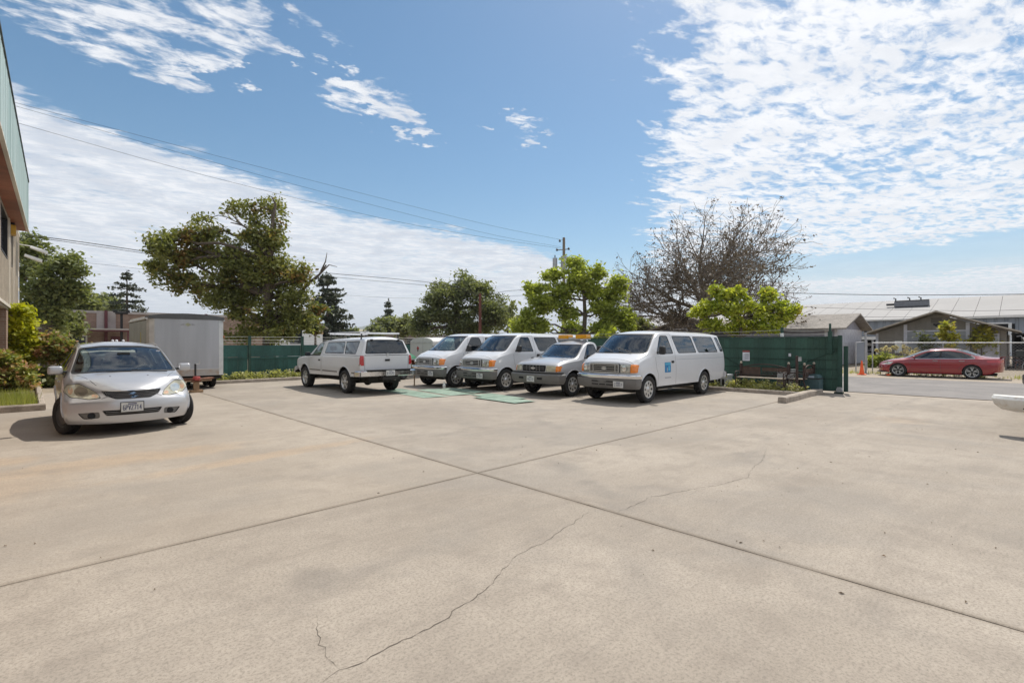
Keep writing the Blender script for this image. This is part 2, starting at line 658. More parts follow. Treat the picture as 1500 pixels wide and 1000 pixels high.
def slab(x0, x1, y0, y1, gx0, gx1, gy0, gy1):
    """one cast slab, its edges slightly wavy and eased"""
    rr = random.Random(int(x0 * 31 + y0 * 17))
    nx, ny = max(2, int((x1 - x0) / 0.22)), max(2, int((y1 - y0) / 0.22))
    loop = []
    def j(): return rr.uniform(-0.0035, 0.0035)
    for i in range(nx): loop.append((x0 + (x1 - x0) * i / nx, y0 + gy0 + j()))
    for i in range(ny): loop.append((x1 - gx1 + j(), y0 + (y1 - y0) * i / ny))
    for i in range(nx): loop.append((x1 - (x1 - x0) * i / nx, y1 - gy1 + j()))
    for i in range(ny): loop.append((x0 + gx0 + j(), y1 - (y1 - y0) * i / ny))
    loop = [(min(max(a, x0 + gx0 - .003), x1 - gx1 + .003), min(max(b, y0 + gy0 - .003), y1 - gy1 + .003)) for a, b in loop]
    n = len(loop)
    cx, cy = (x0 + x1) / 2, (y0 + y1) / 2
    ins = 0.012
    inner = [(a + (ins if a < x0 + .1 else -ins if a > x1 - .1 else 0), b + (ins if b < y0 + .1 else -ins if b > y1 - .1 else 0)) for a, b in loop]
    vs = [(a, b, -0.022) for a, b in loop] + [(a, b, -0.004) for a, b in loop] + [(a, b, 0) for a, b in inner]
    fs = []
    for i in range(n):
        k = (i + 1) % n
        fs.append((i, k, n + k, n + i))
        fs.append((n + i, n + k, 2 * n + k, 2 * n + i))
    fs.append(tuple(range(2 * n, 3 * n)))
    return faces_mesh('concrete_slab', vs, fs)


def gapx(v): return 0.0062 if abs(v - 4.24) < .01 else 0.0022
def gapy(v): return 0.006 if abs(v - 5.03) < .01 else 0.0022
for i in range(len(XS) - 1):
    for k in range(len(YS) - 1):
        obj('concrete_slab', slab(XS[i], XS[i + 1], YS[k], YS[k + 1], gapx(XS[i]), gapx(XS[i + 1]), gapy(YS[k]), gapy(YS[k + 1])), M_CONC, lot)


def crack(pts, w0, w1, seed, name='crack'):
    """a jagged crack following a polyline, dirt standing in it"""
    rr = random.Random(seed)
    P = [Vector((a, b, 0)) for a, b in pts]
    line = []
    for i in range(len(P) - 1):
        n = max(2, int((P[i + 1] - P[i]).length / 0.035))
        d = (P[i + 1] - P[i]).normalized()
        nn = Vector((-d.y, d.x, 0))
        off = 0
        for k in range(n):
            off = off * 0.72 + rr.uniform(-0.013, 0.013)
            line.append(P[i].lerp(P[i + 1], k / n) + nn * off)
    line.append(P[-1])
    vs, fs = [], []
    m = len(line)
    for i, p in enumerate(line):
        d = (line[min(i + 1, m - 1)] - line[max(i - 1, 0)]).normalized()
        nn = Vector((-d.y, d.x, 0))
        w = (w0 + (w1 - w0) * i / m) * rr.choice((0.25, 0.6, 0.8, 1.0, 1.3)) * min(1, (m - i) / 12, (i + 3) / 10)
        vs += [(p + nn * w * 0.5), (p - nn * w * 0.5)]
    vs = [(v.x, v.y, 0.0025) for v in vs]
    for i in range(m - 1):
        fs.append((2 * i, 2 * i + 1, 2 * i + 3, 2 * i + 2))
    obj(name, faces_mesh(name, vs, fs), M_CRACK, lot)


crack([(1.061, 2.476), (1.163, 2.495), (1.303, 2.467), (1.415, 2.500), (1.503, 2.494), (1.639, 2.492), (1.808, 2.488), (1.971, 2.558), (2.194, 2.597), (2.229, 2.602), (2.505, 2.715), (2.829, 2.847), (3.158, 2.872), (3.498, 2.954), (3.944, 3.049), (4.163, 3.061)], 0.0055, 0.0045, 1)
crack([(4.303, 2.867), (4.574, 2.871), (4.986, 2.894), (5.413, 2.765), (5.874, 2.585), (6.527, 2.453), (7.116, 2.602), (7.620, 2.663), (8.607, 2.945)], 0.005, 0.004, 2)
crack([(1.163, 2.495), (1.163, 2.627), (1.185, 2.784), (1.259, 2.989), (1.339, 3.241)], 0.0045, 0.002, 3)
crack([(2.206, 2.611), (2.222, 2.545), (2.144, 2.402), (2.015, 2.308)], 0.003, 0.002, 4)
# ---- street, gutter, far verge
road = struct(obj('street', B().box(20.75, 30.0, -60, 60, -0.030, -0.004).mesh('street'), M_ASPH))
M_GUT = pmat('gutter_concrete', (0.36, 0.305, 0.25), 0.9, 0, 0.12, 2, 0.15, 60, 0.3, 60)
apron = struct(B().prism([(19.95, -0.02), (19.95, 0.0), (20.42, -0.006), (20.58, -0.020), (20.75, -0.006), (20.75, -0.03)], -60, 110, 'y').build('gutter', M_GUT))
verge = struct(obj('road_verge', B().box(30.0, 34.2, -60, 110, -0.030, -0.001).mesh('road_verge'), pmat('verge', (0.36, 0.30, 0.235), 0.95, 0, 0.2, 1.0, 0.25, 30, 0.3, 30, col2=(0.30, 0.26, 0.21))))

M_TAR = pmat('tar_line', (0.075, 0.068, 0.06), 0.9)
for x_, y0_, y1_ in ((20.62, -30, 60),):
    obj('seam', B().box(x_, x_ + 0.05, y0_, y1_, -0.012, -0.0035).mesh('seam'), M_TAR, apron)

# ---- kerbs of the planted strip behind the vans, along the back fence and round the building bed


def kerb(name, label, pts, w, h, group='concrete kerbs', jit=0.006, seed=1):
    """kerb along a polyline of segments, each segment cast separately"""
    rr = random.Random(seed)
    a, b = Vector(pts[0]), Vector(pts[1])
    d = (b - a)
    L = d.length
    d.normalize()
    n = Vector((-d.y, d.x))
    m = max(2, int(L / 0.4))
    vs, fs = [], []
    for i in range(m + 1):
        p = a + d * (L * i / m)
        q = [rr.uniform(-jit, jit) for _ in range(6)]
        for (o, z) in ((w / 2 + q[0], -0.03), (w / 2 - .01 + q[1], h * .8), (w / 2 - .035 + q[2], h + q[3] * .5), (-w / 2 + .035 + q[4], h + q[5] * .5), (-w / 2 + .01 + q[2], h * .8), (-w / 2 + q[1], -0.03)):
            vs.append((p.x + n.x * o, p.y + n.y * o, z))
    for i in range(m):
        for k in range(5):
            fs.append((i * 6 + k, i * 6 + k + 1, (i + 1) * 6 + k + 1, (i + 1) * 6 + k))
    fs.append(tuple(range(6)))
    fs.append(tuple(range(m * 6, m * 6 + 6))[::-1])
    bm = bmesh.new()
    bm.from_mesh(faces_mesh(name, vs, fs))
    bmesh.ops.recalc_face_normals(bm, faces=bm.faces)
    o = obj(name, bm, M_KERB)
    tag(o, label, 'kerb', None, 'structure')
    return o


kerb('concrete_kerb', 'low concrete kerb in front of the weeds under the iron bench', [(17.82, 5.05), (17.82, 23.2)], 0.16, 0.13, seed=2)
kerb('concrete_kerb', 'low concrete kerb below the green board fence between trailer and pickup', [(5.5, 23.42), (17.7, 23.42)], 0.16, 0.14, seed=3)
kerb('concrete_kerb', 'short thick chipped kerb end pointing out from the gate into the yard', [(15.35, 4.83), (19.2, 4.88)], 0.24, 0.17, jit=0.012, seed=4)
kerb('concrete_kerb', 'concrete kerb round the grass bed beside the two storey building', [(-3.0, 17.35), (0.30, 17.42)], 0.18, 0.17, seed=5)
kerb('concrete_kerb', 'concrete kerb running back from the grass bed corner beside the shrubs', [(0.24, 17.55), (0.24, 30.0)], 0.16, 0.15, seed=6)

bed = struct(obj('planting_strip', B().box(17.9, 19.9, 4.98, 24.4, -0.03, 0.03).box(5.4, 17.9, 23.5, 24.4, -0.03, 0.03).mesh('planting_strip'), M_SOIL))
bed2 = struct(obj('planting_bed', B().box(-3.5, 0.15, 17.5, 34, -0.03, 0.05).mesh('planting_bed'), M_SOIL))

# ---- litter on the concrete: dry leaves and grit
M_DRY = pmat('dry_leaf', (0.13, 0.085, 0.045), 0.9)
rr = random.Random(12)
vs, fs = [], []
spots = [(0.407, 5.107), (0.626, 4.195), (-0.142, 5.971), (5.310, 2.314), (5.714, 2.435), (4.374, 1.734), (4.543, 1.571), (5.517, 0.883), (4.914, 0.791), (6.151, 0.622), (9.048, 1.640), (9.168, 2.780), (9.055, 1.633), (6.266, 1.900), (3.980, 0.879), (3.983, 0.876), (4.369, 1.698), (6.071, 1.911), (5.611, 0.435)]
for _ in range(170):
    if rr.random() < 0.5:
        spots.append((rr.gauss(9, 3.5), rr.gauss(3.0, 2.6)))
    else:
        spots.append((rr.uniform(-1, 17), rr.uniform(-2, 23)))
for (x_, y_) in spots:
    s_ = rr.uniform(0.006, 0.019)
    a_ = rr.uniform(0, 6.3)
    k = len(vs)
    for (p, q, z_) in ((-1, 0, .003), (0, -.45, .008 + rr.uniform(0, .010)), (1.1, 0, .004), (0, .5, .010)):
        vs.append((x_ + s_ * (p * math.cos(a_) - q * math.sin(a_)), y_ + s_ * (p * math.sin(a_) + q * math.cos(a_)), z_))
    fs += [(k, k + 1, k + 2, k + 3)]
lit = obj('leaf_litter', faces_mesh('leaf_litter', vs, fs), M_DRY)
lit['kind'] = 'stuff'
lit['label'] = 'tiny dry leaves scattered over the concrete yard'

# ---- far hills
M_HILL = pmat('hill_woods', (0.070, 0.095, 0.055), 0.95, 0, 0.25, 0.004, col2=(0.12, 0.115, 0.06))


def hills(name, pts, dist, depth):
    """ridge: (camera-right offset at dist, height)"""
    vs, fs = [], []
    fx, fy, rx, ry = 0.696, 0.718, 0.718, -0.696
    nn = 160
    xs = np.linspace(pts[0][0], pts[-1][0], nn)
    hs = np.interp(xs, [p[0] for p in pts], [p[1] for p in pts])
    rj = np.random.default_rng(3)
    hs = hs + np.convolve(rj.normal(0, 9, nn), np.ones(6) / 6, 'same')
    hs = np.maximum(hs, 1)
    rows = 8
    for j in range(rows):
        d = dist + depth * j / (rows - 1)
        prof = math.sin(PI * j / (rows - 1))
        for i in range(nn):
            q = xs[i] * d / dist
            vs.append((fx * d + rx * q, fy * d + ry * q, -1 + hs[i] * prof))
    for j in range(rows - 1):
        for i in range(nn - 1):
            fs.append((j * nn + i, j * nn + i + 1, (j + 1) * nn + i + 1, (j + 1) * nn + i))
    return struct(obj(name, faces_mesh(name, vs, fs, True), M_HILL))


hills('hills', [(-3200, 20), (-2500, 60), (-2000, 85), (-1650, 120), (-1510, 120), (-1400, 150), (-1270, 165), (-1180, 190), (-1110, 185), (-1010, 140), (-900, 120), (-600, 60), (0, 60), (900, 40), (3500, 30)], 4200, 1800)
# ================================================================== fences and buildings
M_GREEN = pmat('fence_green', (0.032, 0.100, 0.085), 0.75, 0, 0.25, 1.6, 0.18, 30, 0.25, 30, obj_var=0.16, stretch=(1, 1, 0.3))
M_GREEN2 = pmat('gate_green', (0.036, 0.092, 0.066), 0.7, 0, 0.2, 1.4, 0.15, 30, 0.2, 30, obj_var=0.14, stretch=(1, 1, 0.3))
M_GRND = pmat('green_steel', (0.016, 0.058, 0.042), 0.6, 0, 0.2, 3)
M_GDARK = pmat('mesh_wire_dark', (0.010, 0.030, 0.022), 0.7)
M_GALV = pmat('galvanised', (0.42, 0.43, 0.44), 0.5, 0.6, 0.15, 6, obj_var=0.05)
M_WIRE = pmat('wire', (0.33, 0.34, 0.33), 0.6, 0.5)
M_BLACKW = pmat('black_cable', (0.018, 0.018, 0.02), 0.8)
M_DARK = pmat('dark_void', (0.012, 0.012, 0.014), 0.9)
M_BLACK = pmat('black_plastic', (0.018, 0.018, 0.019), 0.55, 0, 0.2, 8)
M_WHITE = pmat('white_paint', (0.74, 0.74, 0.72), 0.6, 0, 0.05, 2)
M_WIN = pmat('dark_window', (0.02, 0.025, 0.03), 0.12, 0, 0.3, 0.5, spec=0.7)
M_BRICK = None


def brick_mat(name, c1, c2, mortar, scale, axis='xz'):
    m = bpy.data.materials.new(name)
    m.use_nodes = True
    t = m.node_tree
    bs = t.nodes['Principled BSDF']
    tc = t.nodes.new('ShaderNodeTexCoord')
    sp = t.nodes.new('ShaderNodeSeparateXYZ')
    t.links.new(tc.outputs['Object'], sp.inputs[0])
    vec = xyz(t, N(t, sp.outputs[0]) + N(t, sp.outputs[1]), N(t, sp.outputs[2]), 0.0)
    br = t.nodes.new('ShaderNodeTexBrick')
    br.inputs['Scale'].default_value = scale
    br.inputs['Color1'].default_value = (*c1, 1)
    br.inputs['Color2'].default_value = (*c2, 1)
    br.inputs['Mortar'].default_value = (*mortar, 1)
    br.inputs['Mortar Size'].default_value = 0.016
    br.inputs['Brick Width'].default_value = 0.42
    br.inputs['Row Height'].default_value = 0.16
    t.links.new(vec, br.inputs['Vector'])
    n1 = noise(t, tc.outputs['Object'], 1.2, 5, 0.65)
    col = mixc(t, n1.ss(0.35, 0.7) * 0.45, br.outputs['Color'], tuple(c * 0.6 for c in c1))
    t.links.new(col, bs.inputs['Base Color'])
    bs.inputs['Roughness'].default_value = 0.9
    return m


# ---- green board fence along the back of the yard (y = 24.2) : posts, upper sheets, upright boards, three wires
fence = thing('board_fence', 'green painted board fence with wires above, running behind the pickup and vans', 'fence', (0, 0, 0))
FY = 24.2
posts_x = [7.08 - 2.33] + [7.08 + 2.33 * i for i in range(6)]
rf = random.Random(5)
board_me = {}
for i, x0 in enumerate(posts_x):
    B().box(x0 - .055, x0 + .055, FY - .10, FY + .01, -.03, 2.02).build('post', M_GRND, fence, bevel=.006)
    x1 = posts_x[i + 1] if i + 1 < len(posts_x) else 19.5
    a = 1.08
    B().box(x0 + .06, x1 - .06, FY, FY + .025, a + rf.uniform(-.01, .01), 1.60 + rf.uniform(-.006, .006)).build('sheet', M_GREEN, fence)
    n = 11
    w = (x1 - x0 - .12) / n
    for k in range(n):
        xa = x0 + .06 + w * k + .002
        dz = rf.uniform(-.012, .012)
        dy = rf.uniform(-.004, .006)
        B().box(xa, xa + w - .004, FY + .006 + dy, FY + .026 + dy, .05, a - .006 + dz).build('board', M_GREEN, fence)
    B().box(x0 + .055, x1 - .055, FY - .05, FY - .002, 1.0, 1.06).build('rail', M_GREEN, fence)
for z_ in (1.72, 1.84, 1.98):
    b = B()
    for i in range(len(posts_x)):
        x0 = posts_x[i]
        x1 = posts_x[i + 1] if i + 1 < len(posts_x) else 19.5
        b.tube([(x0, FY - .04, z_), ((x0 + x1) / 2, FY - .04, z_ - .012), (x1, FY - .04, z_)], 0.006, 4, False)
    b.build('barbed_wire', M_WIRE, fence)

# ---- tall green gate fence (x = 19.6) beside the street
gate = thing('sliding_gate', 'dark green slatted sliding gate panel standing behind the iron bench', 'gate', (0, 0, 0))
GX = 19.6
y_ = 4.42
k = 0
while y_ < 23.9:
    w = 0.182
    dx = rf.uniform(-.004, .004)
    B().box(GX + dx, GX + .022 + dx, y_ + .0015, y_ + w - .0015, .13, 1.885 + rf.uniform(-.006, .006)).build('board', M_GREEN2, gate)
    y_ += w
    k += 1
B().box(GX - .035, GX + .05, 4.42, 24.0, 1.89, 1.93).build('top_rail', M_GRND, gate)
B().box(GX - .035, GX + .05, 4.42, 24.0, .08, .13).build('bottom_rail', M_GRND, gate)
for z_ in (0.48, .80, 1.12, 1.50):
    B().box(GX - .022, GX - .006, 4.42, 24.0, z_, z_ + .014).build('rail', M_GDARK, gate)
B().box(GX - .05, GX + .06, 4.30, 4.42, .07, 1.96).build('end_stile', M_GRND, gate, bevel=.008)
B().box(GX + .10, GX + .19, 4.16, 4.28, .07, 1.60).build('catch_post', M_GRND, gate, bevel=.008)
B().tube([(GX - .03, 4.45, 1.45), (GX - .03, 6.7, .42)], .009, 5).build('brace_rod', M_GDARK, gate)
B().tube([(GX - .03, 9.2, 1.72), (GX - .03, 7.4, .70)], .009, 5).build('brace_rod', M_GDARK, gate)
wl = B().lathe([(0, -.03), (.085, -.03), (.10, -.012), (.085, 0), (.10, .012), (.085, .03), (0, .03)], 'x', 16, (GX - .08, 4.36, .12))
wl.build('gate_wheel', M_GALV, gate, smooth=True)
B().box(GX - .12, GX - .04, 4.30, 4.42, .12, .22).build('wheel_bracket', M_GALV, gate)
B().box(GX - .16, GX + .02, 4.25, 4.50, -.02, .06).build('roller_block', M_GDARK, gate)

gp = thing('gate_post', 'green steel post with a stub on top beside the gate end', 'post', (GX - .12, 4.62, 0))
B().box(-.05, .05, -.06, .06, 1.35, 2.10).build('plate', M_GRND, gp, bevel=.006)
B().tube([(0, 0, 1.36), (0, 0, 2.36)], .035, 10).build('pole', M_GRND, gp, smooth=True)
gp2 = thing('gate_post', 'green steel post with a pale sleeve rising above the middle of the gate', 'post', (GX + .14, 6.2, 0))
B().tube([(0, 0, -.02), (0, 0, 2.27)], .055, 10).build('pole', M_GRND, gp2, smooth=True)
B().tube([(0, 0, 1.93), (0, 0, 2.06)], .062, 10).build('sleeve', M_WHITE, gp2, smooth=True)
wires = thing('barbed_wire', 'two slack wire strands strung above the green gate', 'wire', (0, 0, 0))
for z_, sg in ((2.02, .02), (2.17, .05)):
    for ya, yb in ((4.62, 6.2), (6.2, 12.0), (12.0, 18.0), (18.0, 24.0)):
        B().tube([(GX + .1, ya + (yb - ya) * q / 6, z_ - sg * 4 * (q / 6) * (1 - q / 6)) for q in range(7)], .006, 4, False).build('strand', M_WIRE, wires)

# papers on the gate
M_PAPER = pmat('paper', (0.72, 0.72, 0.76), 0.8)
M_INK = pmat('ink', (0.12, 0.12, 0.14), 0.8)
M_REDINK = pmat('red_ink', (0.28, 0.07, 0.06), 0.8)
nt = thing('notice', 'white paper notice with rusty header fixed to the green gate above the bench', 'notice', (GX - .045, 7.40, 1.03))
B().box(0, .006, -.13, .13, 0, .32).build('sheet', M_PAPER, nt)
B().box(-.003, .003, -.13, .13, .325, .395).build('header', M_REDINK, nt)
for i in range(6):
    B().box(-.003, -.0005, -.10, .10 - (.05 if i % 2 else 0), .05 + i * .04, .062 + i * .04).build('print_line', M_INK, nt)
sk = tag(B().box(GX - .04, GX - .03, 5.85, 5.93, 1.22, 1.33).build('sticker', M_PAPER), 'small torn white sticker on the green gate boards', 'sticker')

# ================================================================== two storey building at the left
M_SIDING = pmat('cream_siding', (0.56, 0.50, 0.42), 0.75, 0, 0.10, 1.2, 0.06, 20)
M_SIDE2 = pmat('pale_trim', (0.60, 0.55, 0.47), 0.7, 0, 0.08, 1)
M_TEAL = pmat('teal_metal', (0.33, 0.44, 0.42), 0.5, 0.0, 0.12, 0.8, stretch=(1, 1, .2), col2=(0.46, 0.56, 0.54), c2amt=.8)
M_SOFF = pmat('soffit_boards', (0.30, 0.105, 0.060), 0.6, 0, 0.25, 1.0)
M_EDGE = pmat('dark_flashing', (0.05, 0.06, 0.055), 0.6)
M_PIER = brick_mat('pier_brick', (0.28, 0.17, 0.125), (0.34, 0.23, 0.17), (0.36, 0.31, 0.26), 1.9)
M_LOGOB = pmat('faded_blue_print', (0.30, 0.36, 0.46), 0.7)

bl = thing('two_storey_building', 'cream sided two storey building with teal metal fascia and copper brown soffit', 'building', (-0.02, 29.26, 0), math.atan2(-.43, 13.66) * -1 - 0)
# local frame: -y towards the camera, +x outwards over the yard
bl.rotation_euler = (0, 0, -math.atan2(0.43, 13.66))
SZ, TZ = 6.42, 8.46
# fascia: separate folded sheets with standing seams
y0 = -26.0
i = 0
while y0 < 0.0 - 1e-6:
    y1 = min(y0 + 0.62, 0)
    B().box(-.05, 0, y0 + .004, y1 - .004, SZ, TZ).build('fascia_panel', M_TEAL, bl)
    B().box(0, .008, y1 - .010, y1 + .010, SZ, TZ).build('seam', M_TEAL, bl)
    y0 = y1
B().box(-.08, .03, -26, 0.02, TZ, TZ + .06).build('cap_flashing', M_EDGE, bl)
B().box(-.06, .025, -26, 0.02, SZ - .05, SZ).build('drip_edge', M_SIDE2, bl)
B().box(-9, -.05, -.05, 0.0, SZ, TZ).build('fascia_panel', M_TEAL, bl)
B().box(-9, -.05, -26, -.05, TZ - .02, TZ + .04).build('roof', M_EDGE, bl)
for j in range(13):
    B().box(-.44, -.06, -26 + 2 * j + .006, -24 + 2 * j - .006, SZ - .03, SZ - .005).build('soffit_panel', M_SOFF, bl)
WX = -.45
# upper wall: windows cut as gaps between wall pieces


def wall_piece(y0, y1, z0, z1):
    B().box(WX - .2, WX, y0, y1, z0, z1).build('wall', M_SIDING, bl)


wins = [(-1.35, -0.75, 4.75, 6.25), (-6.2, -3.4, 4.75, 6.25), (-12.6, -9.4, 4.75, 6.25), (-19, -16, 4.75, 6.25)]
edges = [-26.0]
for (a, b_, c_, d_) in sorted(wins):
    wall_piece(edges[-1], a, 3.12, SZ - .03)
    wall_piece(a, b_, 3.12, c_)
    wall_piece(a, b_, d_, SZ - .03)
    w_ = B().box(WX - .12, WX - .09, a, b_, c_, d_).build('window', M_WIN, bl)
    fr = B()
    fr.box(WX - .09, WX + .02, a, a + .06, c_, d_).box(WX - .09, WX + .02, b_ - .06, b_, c_, d_)
    fr.box(WX - .088, WX + .018, a + .06, b_ - .06, c_, c_ + .06).box(WX - .088, WX + .018, a + .06, b_ - .06, d_ - .06, d_)
    fr.build('window_frame', M_BLACK, w_)
    edges.append(b_)
wall_piece(edges[-1], 0.0, 3.12, SZ - .03)
wall_piece(0.0, 4.2, 3.12, 6.75)
w_ = B().box(WX + .002, WX + .012, 1.4, 2.5, 4.7, 6.2).build('window', M_WIN, bl)
B().box(WX + .003, WX + .03, 1.32, 1.4, 4.62, 6.28).box(WX + .003, WX + .03, 2.5, 2.58, 4.62, 6.28).build('window_frame', M_BLACK, w_)
B().box(-8, WX - .2, 4.0, 4.2, 0, 6.75).build('end_wall', M_SIDING, bl)
B().box(-8, WX + .03, 0.0, 4.25, 6.75, 6.84).build('parapet_cap', M_SIDE2, bl)
# battens of the vertical siding
bat = 0
y_ = -25.8
while y_ < 4.0:
    if not any(a - .05 < y_ < b_ + .05 for a, b_, _, _ in wins):
        B().box(WX, WX + .028, y_ - .02, y_ + .02, 3.12, (SZ - .05) if y_ < 0 else 6.74).build('batten', M_SIDING, bl)
    else:
        B().box(WX, WX + .028, y_ - .02, y_ + .02, 3.12, 4.70).build('batten', M_SIDING, bl)
    y_ += 0.41
B().box(WX, WX + .05, -26, 4.2, 3.02, 3.12).build('skirt_trim', M_SIDE2, bl)
B().box(WX, WX + .045, -.55, -.30, 3.12, SZ - .05).build('corner_board', M_SIDE2, bl)
B().box(WX, WX + .045, -2.9, -2.62, 3.12, SZ - .05).build('corner_board', M_SIDE2, bl)
B().box(WX + .002, WX + .030, 2.7, 3.7, 3.5, 5.0).build('faded_panel', M_SIDE2, bl)
for (q0, q1, z0, z1) in ((2.9, 3.5, 3.7, 4.1), (3.0, 3.4, 4.25, 4.75)):
    B().box(WX + .031, WX + .035, q0, q1, z0, z1).build('faded_print', M_LOGOB, bl)
# ground floor: brick piers, dark openings behind
B().box(-3.5, -3.3, -26, 4.0, 0, 3.0).build('inner_wall', M_SIDING, bl)
B().box(-8, WX - .01, -26, 4.2, 2.96, 3.02).build('floor_slab', M_SIDE2, bl)
for yy in (-2.9, -9.5, -16.0, -22.0, 3.0):
    B().box(WX - .9, WX - .02, yy - .42, yy + .42, 0, 2.96).build('brick_pier', M_PIER, bl)
B().box(WX - .5, WX - .10, -26, -2.9, 0, 1.2).build('brick_wall', M_PIER, bl)

M_AMB = pmat('amber_lamp', (0.62, 0.36, 0.05), 0.4)
lp = thing('wall_lamp', 'amber box lamp hanging under the copper brown soffit', 'lamp', (-.52, 27.6, 0))
B().box(-.12, .12, -.2, .2, 6.28, 6.37).build('base', M_BLACK, lp)
B().box(-.10, .16, -.28, .28, 5.92, 6.28).build('lamp_box', M_AMB, lp, bevel=.02)
fl = thing('floodlight', 'white twin floodlight on a bracket at the cream building corner', 'floodlight', (-.40, 33.0, 6.25))
B().tube([(0, 0, .1), (.55, 0, .05)], .02, 8).build('arm', M_WHITE, fl)
for dz, dx in ((.0, .55), (-.42, .35)):
    B().add([(dx - .12, -.16, dz - .02), (dx + .5, -.16, dz - .26), (dx + .5, .16, dz - .26), (dx - .12, .16, dz - .02), (dx - .08, -.12, dz + .08), (dx + .52, -.14, dz - .13), (dx + .52, .14, dz - .13), (dx - .08, .12, dz + .08)],
            [(0, 1, 2, 3), (4, 7, 6, 5), (0, 4, 5, 1), (1, 5, 6, 2), (2, 6, 7, 3), (3, 7, 4, 0)]).build('lamp_head', M_WHITE, fl)

# ================================================================== brick hall beyond the back fence
M_BR1 = brick_mat('hall_brick', (0.25, 0.165, 0.125), (0.33, 0.235, 0.18), (0.34, 0.28, 0.23), 1.6)
M_BAND = pmat('pale_concrete_band', (0.40, 0.37, 0.35), 0.8, 0, 0.15, 0.8)
M_MAROON = pmat('maroon_steel', (0.13, 0.040, 0.048), 0.6, 0, 0.15, 1)
bh = thing('brick_hall', 'low tan brick building with maroon downpipe and canopy band beyond the fence', 'building', (0, 58, 0))
B().box(-14, 18.5, 0, 14, 0, 4.36).build('wall', M_BR1, bh)
B().box(-14.05, 18.55, -.06, 14, 4.36, 4.58).build('coping', M_BAND, bh)
B().box(4.35, 5.7, -.05, -.002, 2.95, 4.36).build('pilaster', M_BAND, bh)
B().box(12.3, 13.4, -.05, -.002, 2.95, 4.36).build('pilaster', M_BAND, bh)
for xx in (5.0, 12.9):
    B().box(xx - .11, xx + .11, -.22, -.052, 0, 4.62).build('downpipe', M_MAROON, bh)
B().box(-14, 6.6, -1.9, -.23, 2.72, 2.95).build('canopy', M_MAROON, bh)
B().box(-14, 6.62, -1.94, -1.9, 2.84, 2.97).build('canopy_edge', M_BAND, bh)
for xx in (-12, -8, -4, 0.3, 6.4):
    B().box(xx - .06, xx + .06, -1.8, -1.68, 0, 2.72).build('canopy_post', M_MAROON, bh)
for xa, xb in ((-11, -7.5), (-6.5, -2.6), (-.6, 3.6)):
    w_ = B().box(xa, xb, -.03, -.004, 1.0, 2.25).build('window', M_WIN, bh)
    B().box(xa - .12, xa, -.06, -.004, .9, 2.37).box(xb, xb + .12, -.06, -.004, .9, 2.37).box(xa, xb, -.06, -.004, 2.25, 2.37).box(xa, xb, -.06, -.004, .88, 1.0).build('window_frame', M_WHITE, w_)
B().box(5.35, 6.2, -.04, -.004, 0, 2.3).build('door', M_MAROON, bh)
B().box(2.4, 2.62, -.02, -.004, 2.97, 4.0).build('patch', pmat('pale_plaster', (.55, .44, .36), .8), bh)
B().box(2.3, 2.75, -.10, -.004, 4.0, 4.1).build('bird_ledge', M_BLACK, bh)

sl = thing('street_lamp', 'dark square lamp post in front of the tan brick hall', 'lamp', (6.0, 56.8, 0))
B().box(-.09, .09, -.09, .09, 0, 4.3).build('pole', M_BLACK, sl)
B().box(-.45, .45, -.25, .25, 4.3, 4.5).build('lamp_head', M_BLACK, sl, bevel=.02)
B().box(-.6, -.3, -.08, .08, 4.42, 4.62).box(.3, .6, -.08, .08, 4.42, 4.62).build('bracket', M_BLACK, sl)
vn = None

# ---- long low pale buildings beyond the fence
M_LILAC = pmat('lilac_siding', (0.40, 0.37, 0.40), 0.8, 0, 0.08, 0.3)
M_BROOF = pmat('tan_roof', (0.30, 0.27, 0.20), 0.85, 0, 0.15, 0.5)
lb = thing('low_building', 'long low lilac grey commercial building beyond the fence behind the pickup', 'building', (0, 75, 0))
B().box(27, 62, 0, 16, 0, 3.15).build('wall', M_LILAC, lb)
B().box(26.8, 62.2, -.2, 16.2, 3.15, 3.36).build('roof_edge', M_WHITE, lb)
B().box(40, 52, -1.2, .6, 3.0, 3.15).build('awning', M_BROOF, lb)
B().prism([(-.4, 3.37), (4, 4.0), (8.4, 3.37)], 39, 50.5, 'x').build('roof', M_BROOF, lb)
for xx in np.arange(28.5, 61, 3.1):
    w_ = B().box(xx, xx + 1.9, -.03, -.004, 1.0, 2.35).build('window', M_WIN, lb)
w2 = thing('house', 'white gabled house front between the big leaning tree and the tall conifer', 'house', (22.6, 59.9, 0))
B().box(-3.2, 3.2, 0, 8, 0, 3.6).build('wall', M_WHITE, w2)
B().prism([(-3.2, 3.6), (3.2, 3.6), (0, 5.6)], 0, 8, 'y').build('gable', M_WHITE, w2)
B().prism([(-3.7, 3.35), (0, 5.7), (3.7, 3.35), (3.7, 3.5), (0, 5.9), (-3.7, 3.5)], -.5, 8.4, 'y').build('roof', M_BROOF, w2)
w_ = B().box(-.7, .7, -.05, -.004, 1.6, 3.4).build('window', M_WIN, w2)
w3 = thing('low_building', 'pale flat roofed building partly hidden by the dark broad tree', 'building', (0, 70, 0))
B().box(58, 84, 0, 14, 0, 3.4).build('wall', pmat('pale_wall', (.46, .44, .42), .8), w3)
B().box(57.8, 84.2, -.2, 14.2, 3.4, 3.6).build('roof_edge', M_WHITE, w3)

# ================================================================== across the street
M_WHS = pmat('warehouse_roof', (0.31, 0.30, 0.295), 0.75, 0.0, 0.06, 0.12)
M_RIB = pmat('grey_blue_metal', (0.235, 0.265, 0.31), 0.6, 0.1, 0.08, 0.3)
wh = thing('warehouse', 'long grey metal warehouse with pale ribbed roof behind the gabled shop', 'warehouse', (92, 0, 0))
wv, wf = [], []
